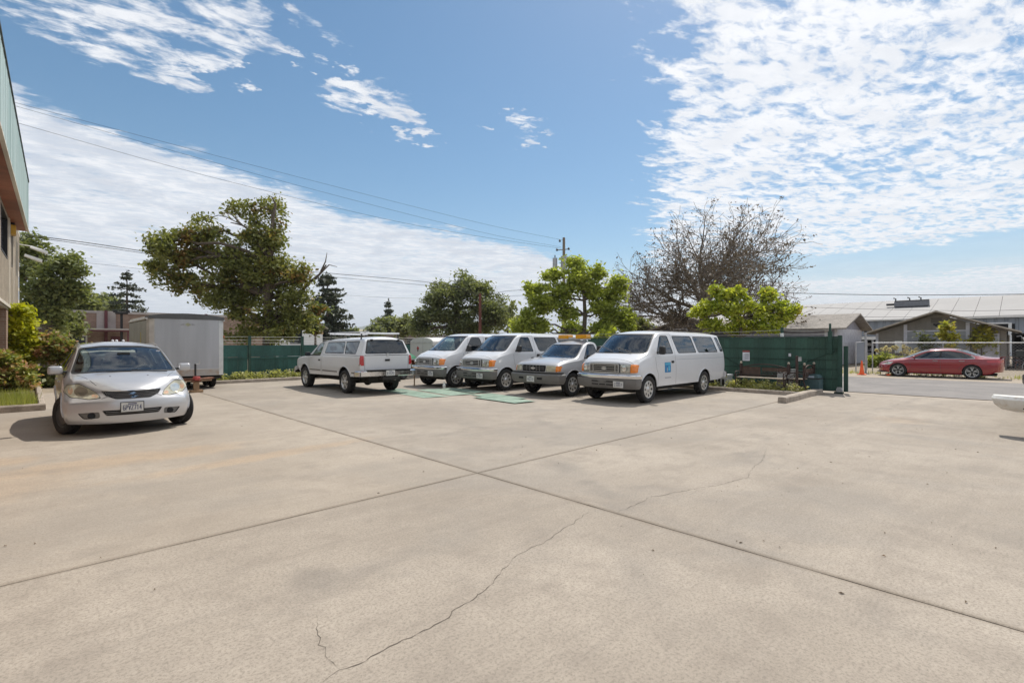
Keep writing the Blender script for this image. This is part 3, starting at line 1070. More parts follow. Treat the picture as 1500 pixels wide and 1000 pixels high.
# ribbed wall along x=0, y from -25 to 60
yy = -40.0
prof = []
while yy < 60:
    prof += [(0.0, yy), (0.0, yy + .62), (0.10, yy + .70), (0.10, yy + .92)]
    yy += 1.0
OPEN = (1.6, 6.6, 0, 4.45)
def ribwall(y0, y1, z0, z1):
    pts = [p for p in prof if y0 <= p[1] <= y1]
    k = len(wv)
    for (x_, y__) in pts:
        wv.append((x_, y__, z0)); wv.append((x_, y__, z1))
    for i in range(len(pts) - 1):
        wf.append((k + 2 * i, k + 2 * i + 2, k + 2 * i + 3, k + 2 * i + 1))
ribwall(-40, 1.5, 0, 5.2)
ribwall(1.0, 7.0, 4.2, 5.2)
ribwall(6.8, 60, 0, 5.2)
obj('wall', faces_mesh('wall', wv, wf), M_RIB, wh)
B().box(.12, .3, 1.0, 7.2, 0, 4.3).build('dark_interior', M_DARK, wh)
B().box(-.06, .0, 1.3, 1.62, 0, 4.35).box(-.06, .0, 1.62, 7.0, 4.2, 4.4).build('door_frame', pmat('white_trim', (.66, .68, .70), .6), wh)
# roof sheets
n = 0
for yy in np.arange(-40, 60, 2.5):
    B().add([(-.5, yy, 5.12), (-.5, yy + 2.46, 5.12), (16, yy + 2.46, 8.95), (16, yy, 8.95), (-.5, yy, 5.2), (-.5, yy + 2.46, 5.2), (16, yy + 2.46, 9.03), (16, yy, 9.03)],
            [(0, 1, 2, 3), (7, 6, 5, 4), (0, 4, 5, 1), (1, 5, 6, 2), (2, 6, 7, 3), (3, 7, 4, 0)]).build('roof_sheet', M_WHS, wh)
B().box(-.52, -.42, -40, 60, 5.02, 5.14).build('gutter', M_WHITE, wh)
B().add([(16, -40, 8.95), (16, 60, 8.95), (32, 60, 5.2), (32, -40, 5.2)], [(0, 1, 2, 3)]).build('roof', M_WHS, wh)
B().prism([(0, 0), (32, 0), (32, 5.2), (16, 8.95), (0, 5.2)], 59.9, 60.0, 'y').build('end_wall', M_RIB, wh)
ru = thing('roof_vent', 'long dark ventilation unit lying on the warehouse roof ridge', 'vent', (101.5, 12.6, 7.5))
B().box(-.7, .7, -2.0, 2.3, 0, .85).build('housing', pmat('vent_grey', (.16, .165, .18), .6), ru, bevel=.05)
B().box(-.5, .5, -2.0, 2.3, .85, 1.0).build('cap', M_BLACK, ru)
for q in (-1, 0.4, 2.2):
    B().tube([(0, q, .9), (0, q, 1.35), (.1, q + .3, 1.5)], .09, 8).build('pipe', M_BLACK, ru)
B().box(-.3, .3, 2.3, 3.4, .3, .6).build('duct', M_BLACK, ru)

# ---- gabled shop
M_SHOP = pmat('taupe_siding', (0.245, 0.225, 0.200), 0.8, 0, 0.10, 0.6, 0.05, 10, obj_var=.04)
M_TRIMW = pmat('lavender_white_trim', (0.60, 0.60, 0.66), 0.7)
M_RDOOR = pmat('roller_door_grey', (0.31, 0.325, 0.35), 0.6, 0, 0.06, 1, obj_var=.03)
M_ROOFB = pmat('roof_edge_tan', (0.42, 0.375, 0.32), 0.8)
sh = thing('gabled_shop', 'taupe gabled workshop with white posts and a grey panel door across the street', 'workshop', (47, 4.45, 0))
pitch = (3.90 - 2.42) / 4.1
def rz_(y): return 3.86 - abs(y) * pitch
# boards of the front wall
y_ = -3.55
while y_ < 3.55:
    y2 = min(y_ + .3, 3.55)
    zt = min(rz_(y_), rz_(y2)) - .12
    z0 = 0
    if -1.55 < (y_ + y2) / 2 < 1.75:
        z0 = 2.62
    B().prism([(y_ + .004, z0), (y2 - .004, z0), (y2 - .004, rz_(y2) - .10), (y_ + .004, rz_(y_) - .10)], 0, .05, 'x').build('siding_board', M_SHOP, sh)
    y_ = y2
B().box(.05, .09, -3.55, 3.55, 0, 2.4).build('back_board', M_DARK, sh)
B().prism([(-3.55, 2.4), (3.55, 2.4), (0, 3.7)], .05, .09, 'x').build('gable_board', M_DARK, sh)
for yy, w_ in ((3.55, .16), (1.82, .20), (-1.62, .20)):
    B().box(-.05, 0, yy - w_ / 2, yy + w_ / 2, 0, rz_(yy) - .14).build('post', M_TRIMW, sh)
B().box(-.04, 0, -1.52, 1.72, 2.52, 2.62).build('door_head', M_TRIMW, sh)
for j in range(8):
    B().box(-.02, .03, -1.52, 1.72, .02 + j * .312, .02 + (j + 1) * .312 - .012).build('door_panel', M_RDOOR, sh)
B().box(-.03, 0, -.24, .36, 3.14, 3.52).build('gable_vent', pmat('taupe_vent', (.15, .135, .12), .8), sh)
hv = [(0, 2.86), (.22, 3.06), (.22, 3.14), (.10, 3.18), (0, 3.12), (-.10, 3.18), (-.22, 3.14), (-.22, 3.06)]
B().prism([(a * .8 + .06, 2.98 + (b_ - 3.02) * .8) for a, b_ in hv], -.03, 0, 'x').build('heart_plaque', M_BLACK, sh)
for s_ in (1, -1):
    B().add([(-.9, 0, 3.90), (-.9, s_ * 4.25, 3.90 - 4.25 * pitch), (9, s_ * 4.25, 3.90 - 4.25 * pitch), (9, 0, 3.90),
             (-.9, 0, 4.0), (-.9, s_ * 4.25, 4.0 - 4.25 * pitch), (9, s_ * 4.25, 4.0 - 4.25 * pitch), (9, 0, 4.0)],
            [(0, 1, 2, 3), (7, 6, 5, 4), (0, 4, 5, 1), (1, 5, 6, 2), (2, 6, 7, 3), (3, 7, 4, 0)]).build('roof', M_ROOFB, sh)
B().box(.09, 9, 3.45, 3.55, 0, 2.3).box(.09, 9, -3.55, -3.45, 0, 2.3).build('side_wall', M_SHOP, sh)
B().box(-.02, 0, -3.1, -2.2, 0, 2.15).build('side_door', M_TRIMW, sh)
B().box(-.10, 0, -3.2, -3.1, 0, 2.25).box(-.10, 0, -2.2, -2.1, 0, 2.25).box(-.10, 0, -3.2, -2.1, 2.25, 2.33).build('door_frame', M_TRIMW, sh)
B().box(-.30, -.05, 2.0, 2.42, .95, 1.85).build('meter_cabinet', M_WHITE, sh)

# lean-to right of the shop with scrap under it
lt = thing('lean_to', 'dark open lean-to with stacked scrap bikes beside the gabled shop', 'shed', (47.6, -1.2, 0))
B().box(0, 4.5, -6, 1.9, 2.25, 2.35).build('roof', M_BLACK, lt)
B().box(4.4, 4.5, -6, 1.9, 0, 2.25).build('back_wall', M_DARK, lt)
for yy in (-5.9, -3, 1.8):
    B().box(0, .1, yy - .05, yy + .05, 0, 2.25).build('post', M_BLACK, lt)

M_SCR = [pmat('scrap_grey', (0.26, 0.26, 0.27), .5, .5), pmat('scrap_white', (.6, .6, .6), .6), pmat('scrap_rust', (.16, .075, .05), .8), pmat('scrap_black', (.03, .03, .035), .6), pmat('scrap_blue', (.10, .16, .24), .6)]
M_TYRE0 = pmat('scrap_tyre', (.02, .02, .021), .8)
rs = random.Random(44)
# heap of frames and wheels: each a thing
for i in range(14):
    x_ = 46.3 + rs.uniform(-.5, 1.6)
    y__ = .80 - rs.uniform(0.0, 2.6)
    z_ = rs.uniform(.2, 2.0) * (1 if y__ > -3 else .7)
    t_ = thing('scrap_bicycle', 'scrap bicycle frame with loose wheels heaped under the lean-to', 'bicycle', (x_, y__, z_), rs.uniform(0, 6), 'bicycles heaped under the lean-to')
    t_.rotation_euler = (rs.uniform(-.6, .6), rs.uniform(-.8, .8), rs.uniform(0, 6))
    for q in (-.5, .5):
        B().lathe([(.31, -.015), (.33, 0), (.31, .015), (.295, 0), (.31, -.015)], 'y', 14, (q, 0, 0)).build('wheel', rs.choice(M_SCR[:4]), t_)
    B().tube([(-.5, 0, 0), (-.1, 0, .35), (.35, 0, .38), (.0, 0, -.02), (-.1, 0, .35)], .018, 5).tube([(.5, 0, 0), (.33, 0, .5), (.33, .2, .55)], .018, 5).tube([(-.5, 0, 0), (0, 0, -.02)], .015, 5).build('frame', rs.choice(M_SCR), t_)

# ---- small shed roof rising over the gate
M_SHROOF = pmat('grey_shingles', (0.26, 0.235, 0.21), 0.9, 0, 0.15, 3, 0.25, 12)
M_LAVW = pmat('lavender_siding', (0.30, 0.30, 0.36), 0.8)
sd_ = thing('shed', 'lavender grey shed with shingled gable roof seen above the green gate', 'shed', (44, 10.0, 0))
for j in range(10):
    B().box(0, .04, 0, 7.2, j * .28, j * .28 + .272).build('siding_board', M_LAVW, sd_)
B().box(.04, 8, .0, 7.2, 0, 2.8).build('wall', M_LAVW, sd_)
B().box(-.04, 0, -.02, .14, 0, 2.8).build('corner_board', M_TRIMW, sd_)
B().box(.0, 8, -.04, 0, 0, 2.8).build('end_wall', M_TRIMW, sd_)
B().prism([(0, 2.8), (8, 2.8), (4, 4.0)], .02, 7.2, 'y').build('gable', M_LAVW, sd_)
w_ = B().box(-.03, 0, .45, .80, 1.3, 2.72).build('window', M_TRIMW, sd_)
for s_ in (0, 1):
    xa, xb = (-.7, 4.0) if s_ == 0 else (8.7, 4.0)
    B().add([(xa, -.75, 2.72), (xa, 7.6, 2.72), (xb, 7.6, 3.98), (xb, -.75, 3.98), (xa, -.75, 2.82), (xa, 7.6, 2.82), (xb, 7.6, 4.08), (xb, -.75, 4.08)],
            [(0, 1, 2, 3), (7, 6, 5, 4), (0, 4, 5, 1), (1, 5, 6, 2), (2, 6, 7, 3), (3, 7, 4, 0)]).build('roof', M_SHROOF, sd_)

# ---- dark gabled house behind the vans
M_CHAR = pmat('charcoal_siding', (0.075, 0.070, 0.075), 0.85, 0, 0.15, 1)
M_OLDROOF = pmat('mossy_roof', (0.23, 0.20, 0.165), 0.9, 0, 0.25, 1.5, 0.2, 8)
hh_ = thing('house', 'dark gabled house with mossy roof beneath the bare tree', 'house', (48, 24.4, 0))
B().box(0, 9, -5, 3.6, 0, 2.95).build('wall', M_CHAR, hh_)
B().prism([(-5, 2.95), (3.6, 2.95), (-.7, 4.15)], 0, .2, 'x').build('gable', M_CHAR, hh_)
for s_ in (1, -1):
    ye_ = -.7 + s_ * 4.9
    B().add([(-.6, -.7, 4.18), (-.6, ye_, 2.80), (9, ye_, 2.80), (9, -.7, 4.18), (-.6, -.7, 4.30), (-.6, ye_, 2.92), (9, ye_, 2.92), (9, -.7, 4.30)],
            [(0, 1, 2, 3), (7, 6, 5, 4), (0, 4, 5, 1), (1, 5, 6, 2), (2, 6, 7, 3), (3, 7, 4, 0)]).build('roof', M_OLDROOF, hh_)
w_ = B().box(-.03, 0, -.4, 1.0, 2.45, 3.05).build('window', M_WIN, hh_)
B().box(-.05, 0, -.5, -.4, 2.35, 3.15).box(-.05, 0, 1.0, 1.1, 2.35, 3.15).box(-.05, 0, -.4, 1.0, 3.05, 3.15).build('window_frame', M_TRIMW, w_)

# ---- open canopy with shelves of parts between shed and shop
cn = thing('canopy', 'open fronted canopy with a white beam between shed and gabled shop', 'canopy', (60, 0, 0))
B().box(0, .3, 4, 20, 2.02, 2.32).build('beam', M_WHITE, cn)
B().box(0, 8, 4, 20, 2.34, 2.42).build('roof', M_RIB, cn)
B().box(7.9, 8, 4, 20, 0, 2.34).build('back_wall', M_DARK, cn)
for yy in (4.2, 10.6, 16, 19.8):
    B().box(.05, .2, yy - .08, yy + .08, 0, 2.02).build('post', M_GALV, cn)
ORD = ['first', 'second', 'third', 'fourth', 'fifth', 'sixth', 'seventh', 'eighth', 'ninth', 'tenth', 'eleventh', 'twelfth', 'thirteenth', 'last']
for r_ in range(2):
    rk = thing('shelf_rack', ['steel shelf rack full of parts under the canopy, nearer the shed', 'steel shelf rack full of parts under the canopy, nearer the shop'][r_], 'shelf', (61.0, 12.3 - r_ * 3.4, 0))
    for yy in (0, 2.8):
        B().box(0, .06, yy, yy + .06, 0, 1.95).box(.8, .86, yy, yy + .06, 0, 1.95).build('upright', M_GALV, rk)
    for z_ in (.35, .9, 1.4):
        B().box(0, .86, 0, 2.86, z_, z_ + .05).build('shelf', M_GALV, rk)
    for z_ in (.4, .95, 1.45):
        y_ = .1
        n_on = 0
        while y_ < 2.6:
            w = rs.uniform(.2, .6)
            h = rs.uniform(.15, .40)
            c_mat = rs.choice(M_SCR)
            c_word = c_mat.name.replace('scrap_', '').replace('rust', 'rusty')
            c_ = tag(B().box(61.05, 61.6, rk.location.y + y_, rk.location.y + y_ + w - .03, z_, z_ + h).build('crate', c_mat, bevel=.01),
                     '%s crate or part, %s along the %s shelf of the rack nearer the %s' % (c_word, ORD[n_on], {.4: 'lowest', .95: 'middle', 1.45: 'top'}[z_], ('shed', 'shop')[r_]), 'crate', 'crates on the canopy shelves')
            n_on += 1
            y_ += w

# chain link fence and frame posts on the far side of the street
cf = thing('chain_fence', 'low chain link fence with galvanised top rail behind the red car', 'fence', (34, 0, 0))
posts = [6.32, 6.0, 3.0, 0, -3, -6, -9]
for yy in posts[1:]:
    B().tube([(0, yy, 0), (0, yy, 1.72)], .028, 8).build('post', M_GALV, cf)
B().tube([(0, 6.0, 1.71), (0, -12, 1.71)], .024, 8).build('top_rail', M_GALV, cf)
b = B()
q = -12.0
while q < 6.0:
    for s_ in (1, -1):
        a0, a1 = q, q + 1.68 * s_
        if -12 <= a1 <= 6.0:
            b.add([(0, a0, .03), (0, a0 + .007, .03), (0, a1 + .007, 1.7), (0, a1, 1.7)], [(0, 1, 2, 3)])
    q += .13
me_ = b.build('mesh_wire', M_GALV, cf)
me_['kind'] = 'stuff'
pf = thing('fence_post', 'tall galvanised fence post with a dark cap by the traffic cone', 'post', (34, 6.32, 0))
B().tube([(0, 0, 0), (0, 0, 2.30)], .055, 10).build('pole', M_GALV, pf, smooth=True)
B().tube([(0, 0, 2.30), (0, 0, 2.38)], .075, 10).build('cap', M_BLACK, pf, smooth=True)
pf2 = thing('metal_gate', 'narrow open gate leaf in grey steel next to the traffic cone', 'gate', (34, 6.78, 0))
B().tube([(0, 0, 0), (0, 0, 1.72), (.9, -.35, 1.80), (.9, -.35, .15)], .03, 8).build('gate_frame', M_GALV, pf2)
B().add([(.02, 0, .55), (.88, -.34, .55), (.88, -.34, 1.76), (.02, 0, 1.69)], [(0, 1, 2, 3)]).build('gate_sheet', M_RIB, pf2)

# ================================================================== poles and overhead lines
M_POLE = pmat('weathered_pole', (0.20, 0.165, 0.13), 0.9, 0, 0.2, 3, 0.2, 30, stretch=(1, 1, .1))
M_REDP = pmat('reddish_pole', (0.16, 0.060, 0.045), 0.9, 0, 0.2, 3, stretch=(1, 1, .1))
up = thing('utility_pole', 'weathered wooden utility pole with transformer and insulators behind the bright green tree', 'pole', (38.54, 32.28, 0))
B().tube([(0, 0, 0), (0, 0, 12.25)], [.20, .13], 10).build('pole', M_POLE, up, smooth=True)
B().box(-.25, .25, -.22, .22, 8.9, 10.4).build('equipment_box', M_GALV, up, bevel=.03)
B().tube([(-.62, .64, 9.1), (-.62, .64, 10.2)], .24, 12).build('transformer', M_GALV, up, smooth=True)
B().tube([(-.62, .64, 10.2), (-.62, .64, 10.5)], .05, 8).build('bushing', M_BLACK, up)
for (dx, dy, z_) in ((-.28, .29, 11.95), (-.48, .50, 11.05), (.34, -.35, 11.15)):
    B().lathe([(.03, -.14), (.13, -.10), (.06, -.03), (.13, .02), (.05, .08), (.03, .14)], 'z', 10, (dx, dy, z_)).build('insulator', M_BLACK, up, smooth=True)
B().tube([(-.50, .52, 11.0), (.36, -.37, 11.1)], .045, 6).build('crossarm', M_POLE, up)
rp = thing('wooden_pole', 'slim reddish wooden service pole in front of the dark broad tree', 'pole', (30.55, 35.85, 0))
B().tube([(0, 0, 0), (0, 0, 6.35)], [.17, .12], 10).build('pole', M_REDP, rp, smooth=True)


def smooth_line(P, n=6):
    P = [Vector(p) for p in P]
    Q = [P[0] * 2 - P[1]] + P + [P[-1] * 2 - P[-2]]
    out = []
    for i in range(1, len(Q) - 2):
        for k in range(n):
            t = k / n
            a, b, c, d = Q[i - 1], Q[i], Q[i + 1], Q[i + 2]
            out.append(0.5 * ((2 * b) + (c - a) * t + (2 * a - 5 * b + 4 * c - d) * t * t + (3 * b - a - 3 * c + d) * t ** 3))
    return out + [P[-1]]


tag(B().tube(smooth_line([(-3.02, 44.71, 17.08), (-0.68, 43.83, 16.66), (13.37, 39.96, 14.83), (29.75, 35.22, 12.80), (38.54, 32.28, 11.98)]), 0.01, 5, False).build('overhead_cable', M_BLACKW), 'thin top power line sloping to the utility pole insulator', 'cable')
tag(B().tube(smooth_line([(-3.02, 44.71, 16.79), (-0.53, 43.69, 16.40), (13.37, 39.96, 14.20), (29.75, 35.22, 11.98), (38.34, 32.47, 11.30)]), 0.01, 5, False).build('overhead_cable', M_BLACKW), 'second of the thin power lines sloping to the utility pole', 'cable')
tag(B().tube(smooth_line([(-3.02, 44.71, 15.93), (-0.53, 43.69, 15.38), (9.12, 41.29, 13.79), (21.38, 37.76, 12.18), (29.75, 35.22, 11.54), (38.34, 32.47, 11.16)]), 0.011, 5, False).build('overhead_cable', M_BLACKW), 'lowest of the three thin power lines reaching the utility pole', 'cable')
tag(B().tube(smooth_line([(-0.10, 33.52, 6.90), (2.24, 34.04, 6.91), (5.83, 36.13, 7.05), (12.31, 36.81, 6.98), (16.73, 36.70, 6.97), (26.45, 37.03, 7.07), (30.54, 35.85, 6.28)]), 0.02, 5, False).build('overhead_cable', M_BLACKW), 'thick sagging cable crossing from the cream building past the leaning tree', 'cable')
tag(B().tube(smooth_line([(-0.10, 33.52, 6.84), (2.24, 34.04, 6.80), (5.83, 36.13, 6.93), (12.31, 36.81, 6.79), (17.10, 36.34, 6.66), (26.45, 37.03, 6.76), (30.54, 35.85, 6.15)]), 0.014, 5, False).build('overhead_cable', M_BLACKW), 'cable hanging just under the thick sagging one by the leaning tree', 'cable')
tag(B().tube(smooth_line([(2.66, 53.13, 8.23), (8.16, 50.58, 7.69), (19.80, 44.87, 6.25), (29.39, 41.14, 6.16), (38.54, 32.28, 6.64)]), 0.009, 5, False).build('overhead_cable', M_BLACKW), 'faint low line over the brick hall and the conifers', 'cable')
tag(B().tube(smooth_line([(30.54, 35.85, 6.22), (32.47, 32.59, 6.56), (38.54, 32.28, 6.78)]), 0.016, 5, False).build('overhead_cable', M_BLACKW), 'cable from the reddish pole to the utility pole', 'cable')
tag(B().tube(smooth_line([(38.54, 32.28, 8.70), (41.96, 24.78, 7.12), (46.00, 15.30, 6.07), (48.24, 7.55, 5.45), (48.74, 0.10, 5.02), (48.91, -5.63, 4.75)]), 0.024, 5, False).build('overhead_cable', M_BLACKW), 'thick cable running from the bare tree over the warehouse roof', 'cable')
tag(B().tube(smooth_line([(44.04, 18.59, 5.45), (46.42, 14.89, 4.95), (47.89, 10.67, 4.55), (49.41, 3.64, 4.09), (48.74, 0.10, 3.95), (48.91, -5.63, 3.85)]), 0.012, 5, False).build('overhead_cable', M_BLACKW), 'middle cable crossing in front of the warehouse roof', 'cable')
tag(B().tube(smooth_line([(46.00, 15.30, 4.07), (47.89, 10.67, 3.84), (49.41, 3.64, 3.64), (48.74, 0.10, 3.62), (48.91, -5.63, 3.64)]), 0.012, 5, False).build('overhead_cable', M_BLACKW), 'lowest cable crossing just over the shop ridge', 'cable')
# ================================================================== vehicles
M_VWHITE = pmat('van_white_paint', (0.64, 0.65, 0.675), 0.28, 0, 0.03, 1.0, spec=0.5, coat=0.5)
M_SILVER = pmat('silver_paint', (0.50, 0.50, 0.515), 0.30, 0.45, 0.03, 1.0, coat=0.6)
M_SILV2 = pmat('champagne_silver_paint', (0.50, 0.50, 0.51), 0.32, 0.35, 0.03, 1.0, coat=0.5)
M_RED = pmat('dark_red_paint', (0.25, 0.008, 0.016), 0.22, 0.1, 0.04, 1.0, coat=1.0)
M_CHROME = pmat('chrome', (0.72, 0.73, 0.75), 0.12, 1.0, 0.02, 2, rvar=.04)
M_BUMPG = pmat('grey_bumper_plastic', (0.16, 0.155, 0.15), 0.55, 0, 0.12, 3, 0.08, 60)
M_TRIMB = pmat('window_rubber', (0.012, 0.012, 0.013), 0.6)
M_UNDER = pmat('underbody', (0.022, 0.020, 0.018), 0.85, 0, 0.3, 3)
M_TYRE = pmat('tyre_rubber', (0.022, 0.021, 0.021), 0.82, 0, 0.25, 6, 0.15, 60)
M_RIM = pmat('silver_wheel', (0.56, 0.56, 0.55), 0.35, 0.7, 0.08, 6)
M_RIMD = pmat('wheel_slots', (0.025, 0.025, 0.026), 0.7)
M_SEAT = pmat('grey_seat_cloth', (0.17, 0.17, 0.18), 0.9, 0, 0.15, 6)
M_CABIN = pmat('cabin_lining', (0.38, 0.38, 0.39), 0.9)
M_LENS = pmat('headlight_lens', (0.62, 0.62, 0.56), 0.12, 0.25, 0.25, 12, coat=1.0, col2=(0.36, 0.36, 0.32), c2amt=.6)
M_LENSY = pmat('yellowed_headlight', (0.52, 0.49, 0.36), 0.18, 0.15, 0.25, 9, coat=1.0, col2=(0.36, 0.35, 0.28), c2amt=.6)
M_ORANGE = pmat('amber_lens', (0.80, 0.22, 0.01), 0.25, 0, 0.15, 30, coat=1.0)
M_PEACH = pmat('peach_lens', (0.55, 0.33, 0.20), 0.2, 0.1, 0.2, 30, coat=1.0)
M_REDL = pmat('red_lens', (0.42, 0.012, 0.018), 0.2, 0, 0.2, 20, coat=1.0)
M_PLATE = pmat('plate_white', (0.62, 0.62, 0.60), 0.5)
M_PLATEINK = pmat('plate_ink', (0.05, 0.06, 0.16), 0.6)
M_GAP = pmat('panel_gap', (0.03, 0.03, 0.032), 0.8)
G_CLEAR = glass_mat('clear_car_glass', (0.74, 0.90, 0.87))
G_TINT = glass_mat('tinted_car_glass', (0.34, 0.41, 0.43))
G_DARK = glass_mat('dark_car_glass', (0.13, 0.155, 0.18))


def K(keys, x):
    ks = sorted(keys)
    return float(np.interp(x, [k[0] for k in ks], [k[1] for k in ks]))


def rpoly(pts, r=0.05, n=4):
    """round the corners of a polygon; r may be a list"""
    out = []
    m = len(pts)
    for i in range(m):
        p, a, b = Vector(pts[i]), Vector(pts[i - 1]), Vector(pts[(i + 1) % m])
        rr = r[i] if isinstance(r, (list, tuple)) else r
        da, db = (a - p), (b - p)
        k = min(rr, da.length * .45, db.length * .45)
        if k < 1e-4:
            out.append(tuple(p)); continue
        s, e = p + da.normalized() * k, p + db.normalized() * k
        for j in range(n + 1):
            t = j / n
            out.append(tuple(s * (1 - t) ** 2 + p * 2 * t * (1 - t) + e * t * t))
    return out


def inpoly(pt, poly):
    x, y = pt
    c = False
    j = len(poly) - 1
    for i in range(len(poly)):
        xi, yi = poly[i]
        xj, yj = poly[j]
        if (yi > y) != (yj > y) and x < (xj - xi) * (y - yi) / (yj - yi) + xi:
            c = not c
        j = i
    return c


def cut(bm, poly, axis, cond):
    """score the polygon into the faces chosen by cond(face centre, normal) and return the faces inside it.
    axis 'y': poly is (x,z); axis 'x': (y,z); axis 'z': (x,y)"""
    idx = {'y': (0, 2), 'x': (1, 2), 'z': (0, 1)}[axis]
    third = {'y': 1, 'x': 0, 'z': 2}[axis]
    lo = [min(p[k] for p in poly) for k in (0, 1)]
    hi = [max(p[k] for p in poly) for k in (0, 1)]

    def near(f, l, h, pad=0.0):
        us = [v.co[idx[0]] for v in f.verts]
        vs = [v.co[idx[1]] for v in f.verts]
        return not (max(us) < l[0] - pad or min(us) > h[0] + pad or max(vs) < l[1] - pad or min(vs) > h[1] + pad)
    cand = set(f for f in bm.faces if near(f, lo, hi) and cond(f.calc_center_median(), f.normal))
    m = len(poly)
    for i in range(m):
        a, b = poly[i], poly[(i + 1) % m]
        d = (b[0] - a[0], b[1] - a[1])
        L = math.hypot(*d)
        if L < 1e-6:
            continue
        co = [0, 0, 0]
        no = [0, 0, 0]
        co[idx[0]], co[idx[1]] = a
        no[idx[0]], no[idx[1]] = -d[1] / L, d[0] / L
        # only faces the edge itself comes near
        l2 = (min(a[0], b[0]), min(a[1], b[1]))
        h2 = (max(a[0], b[0]), max(a[1], b[1]))
        fs = [f for f in cand if near(f, l2, h2, 0.02)]
        if not fs:
            continue
        cand.difference_update(fs)
        geom = set(fs)
        for f in fs:
            geom.update(f.edges)
            geom.update(f.verts)
        ret = bmesh.ops.bisect_plane(bm, geom=list(geom), dist=1e-5, plane_co=co, plane_no=no)
        nf = [g for g in ret['geom'] if isinstance(g, bmesh.types.BMFace)]
        for f in nf:
            f.normal_update()
        cand.update(nf)
    out = []
    for f in cand:
        if not f.is_valid:
            continue
        c = f.calc_center_median()
        if cond(c, f.normal) and inpoly((c[idx[0]], c[idx[1]]), poly):
            out.append(f)
    out.sort(key=lambda f: tuple(f.calc_center_median()))
    return out


def lift(bm, faces, push=0.0):
    """take faces out of bm into a mesh of their own, moved push along their normals"""
    nb = bmesh.new()
    mp = {}
    for f in faces:
        vs = []
        for v in f.verts:
            if v not in mp:
                mp[v] = nb.verts.new(v.co + v.normal * push)
            vs.append(mp[v])
        try:
            nf = nb.faces.new(vs)
            nf.smooth = True
        except ValueError:
            pass
    bmesh.ops.delete(bm, geom=faces, context='FACES')
    nb.normal_update()
    return nb


def shell(sp):
    """a closed-topped vehicle skin from keyed side, plan and roof lines, smoothed; returns a bmesh"""
    xs = sp['xs']
    cols = [-1, -.94, -.78, -.5, -.2, .2, .5, .78, .94, 1]
    rows = sp.get('rows', [('l', 0), ('l', .10), ('l', .35), ('l', .65), ('l', .90), ('u', 0), ('u', .12), ('u', .5), ('u', .88), ('u', 1)])
    I, J, Kk = len(xs), len(cols), len(rows)
    xf0, xr0 = max(xs), min(xs)
    bm = bmesh.new()
    V = {}

    def pos(i, j, k):
        x = xs[i]
        b = cols[j]
        zb, ze, zc = K(sp['zbot'], x), K(sp['zedge'], x), K(sp['ztop'], x)
        W, ye = K(sp['W'], x), K(sp['ye'], x)
        belt = min(K(sp['belt'], x), ze - 0.05)
        kind, t = rows[k]
        z = zb + (belt - zb) * t if kind == 'l' else belt + (ze - belt) * t
        lp = sp.get('low', [(0, .955), (.25, .985), (.6, 1.0), (1, .975)])
        if kind == 'l':
            hw = W * K(lp, t)
        else:
            w1 = W * K(lp, 1)
            hw = w1 + (ye - w1) * (t ** sp.get('tum', 1.2))
        zt = ze + (zc - ze) * (1 - abs(b) ** sp.get('crown', 2.2))
        q = ((z - zb) / (ze - zb)) if ze > zb else 1
        zz = z + (zt - ze) * (q ** 3)
        y = b * hw
        wf = max(0.0, min(1.0, (x - (xf0 - sp.get('fblend', .5))) / sp.get('fblend', .5)))
        wf = wf * wf * (3 - 2 * wf)
        wr = max(0.0, min(1.0, ((xr0 + sp.get('rblend', .5)) - x) / sp.get('rblend', .5)))
        wr = wr * wr * (3 - 2 * wr)
        ab = abs(b)
        xo = wf * (K(sp['nose'], zz) - sp['bowf'] * ab ** sp.get('powf', 3.0)) + wr * (K(sp['tail'], zz) + sp['bowr'] * ab ** sp.get('powr', 4.0))
        return (x + xo, y, zz)

    def vert(i, j, k):
        key = (i, j, k)
        if key not in V:
            V[key] = bm.verts.new(pos(i, j, k))
        return V[key]
    for i in range(I - 1):
        for k in range(Kk - 1):
            bm.faces.new([vert(i, 0, k), vert(i + 1, 0, k), vert(i + 1, 0, k + 1), vert(i, 0, k + 1)])
            bm.faces.new([vert(i, J - 1, k + 1), vert(i + 1, J - 1, k + 1), vert(i + 1, J - 1, k), vert(i, J - 1, k)])
        for j in range(J - 1):
            bm.faces.new([vert(i, j, Kk - 1), vert(i + 1, j, Kk - 1), vert(i + 1, j + 1, Kk - 1), vert(i, j + 1, Kk - 1)])
    for j in range(J - 1):
        for k in range(Kk - 1):
            bm.faces.new([vert(0, j, k), vert(0, j, k + 1), vert(0, j + 1, k + 1), vert(0, j + 1, k)])
            bm.faces.new([vert(I - 1, j, k), vert(I - 1, j + 1, k), vert(I - 1, j + 1, k + 1), vert(I - 1, j, k + 1)])
    bmesh.ops.recalc_face_normals(bm, faces=bm.faces)
    me = bpy.data.meshes.new('tmp_shell')
    bm.to_mesh(me)
    bm.free()
    o = bpy.data.objects.new('tmp_shell', me)
    COL.objects.link(o)
    md = o.modifiers.new('s', 'SUBSURF')
    md.levels = md.render_levels = 2
    dg = bpy.context.evaluated_depsgraph_get()
    dg.update()
    ev = o.evaluated_get(dg)
    out = bmesh.new()
    out.from_mesh(ev.to_mesh())
    ev.to_mesh_clear()
    bpy.data.objects.remove(o)
    bpy.data.meshes.remove(me)
    out.normal_update()
    # outward check: the roof must face up
    top = max(out.faces, key=lambda f: f.calc_center_median().z)
    if top.normal.z < 0:
        bmesh.ops.reverse_faces(out, faces=out.faces)
        out.normal_update()
    return out


def side(s):
    return lambda c, n: c.y * s > 0.25 and n.y * s > 0.25


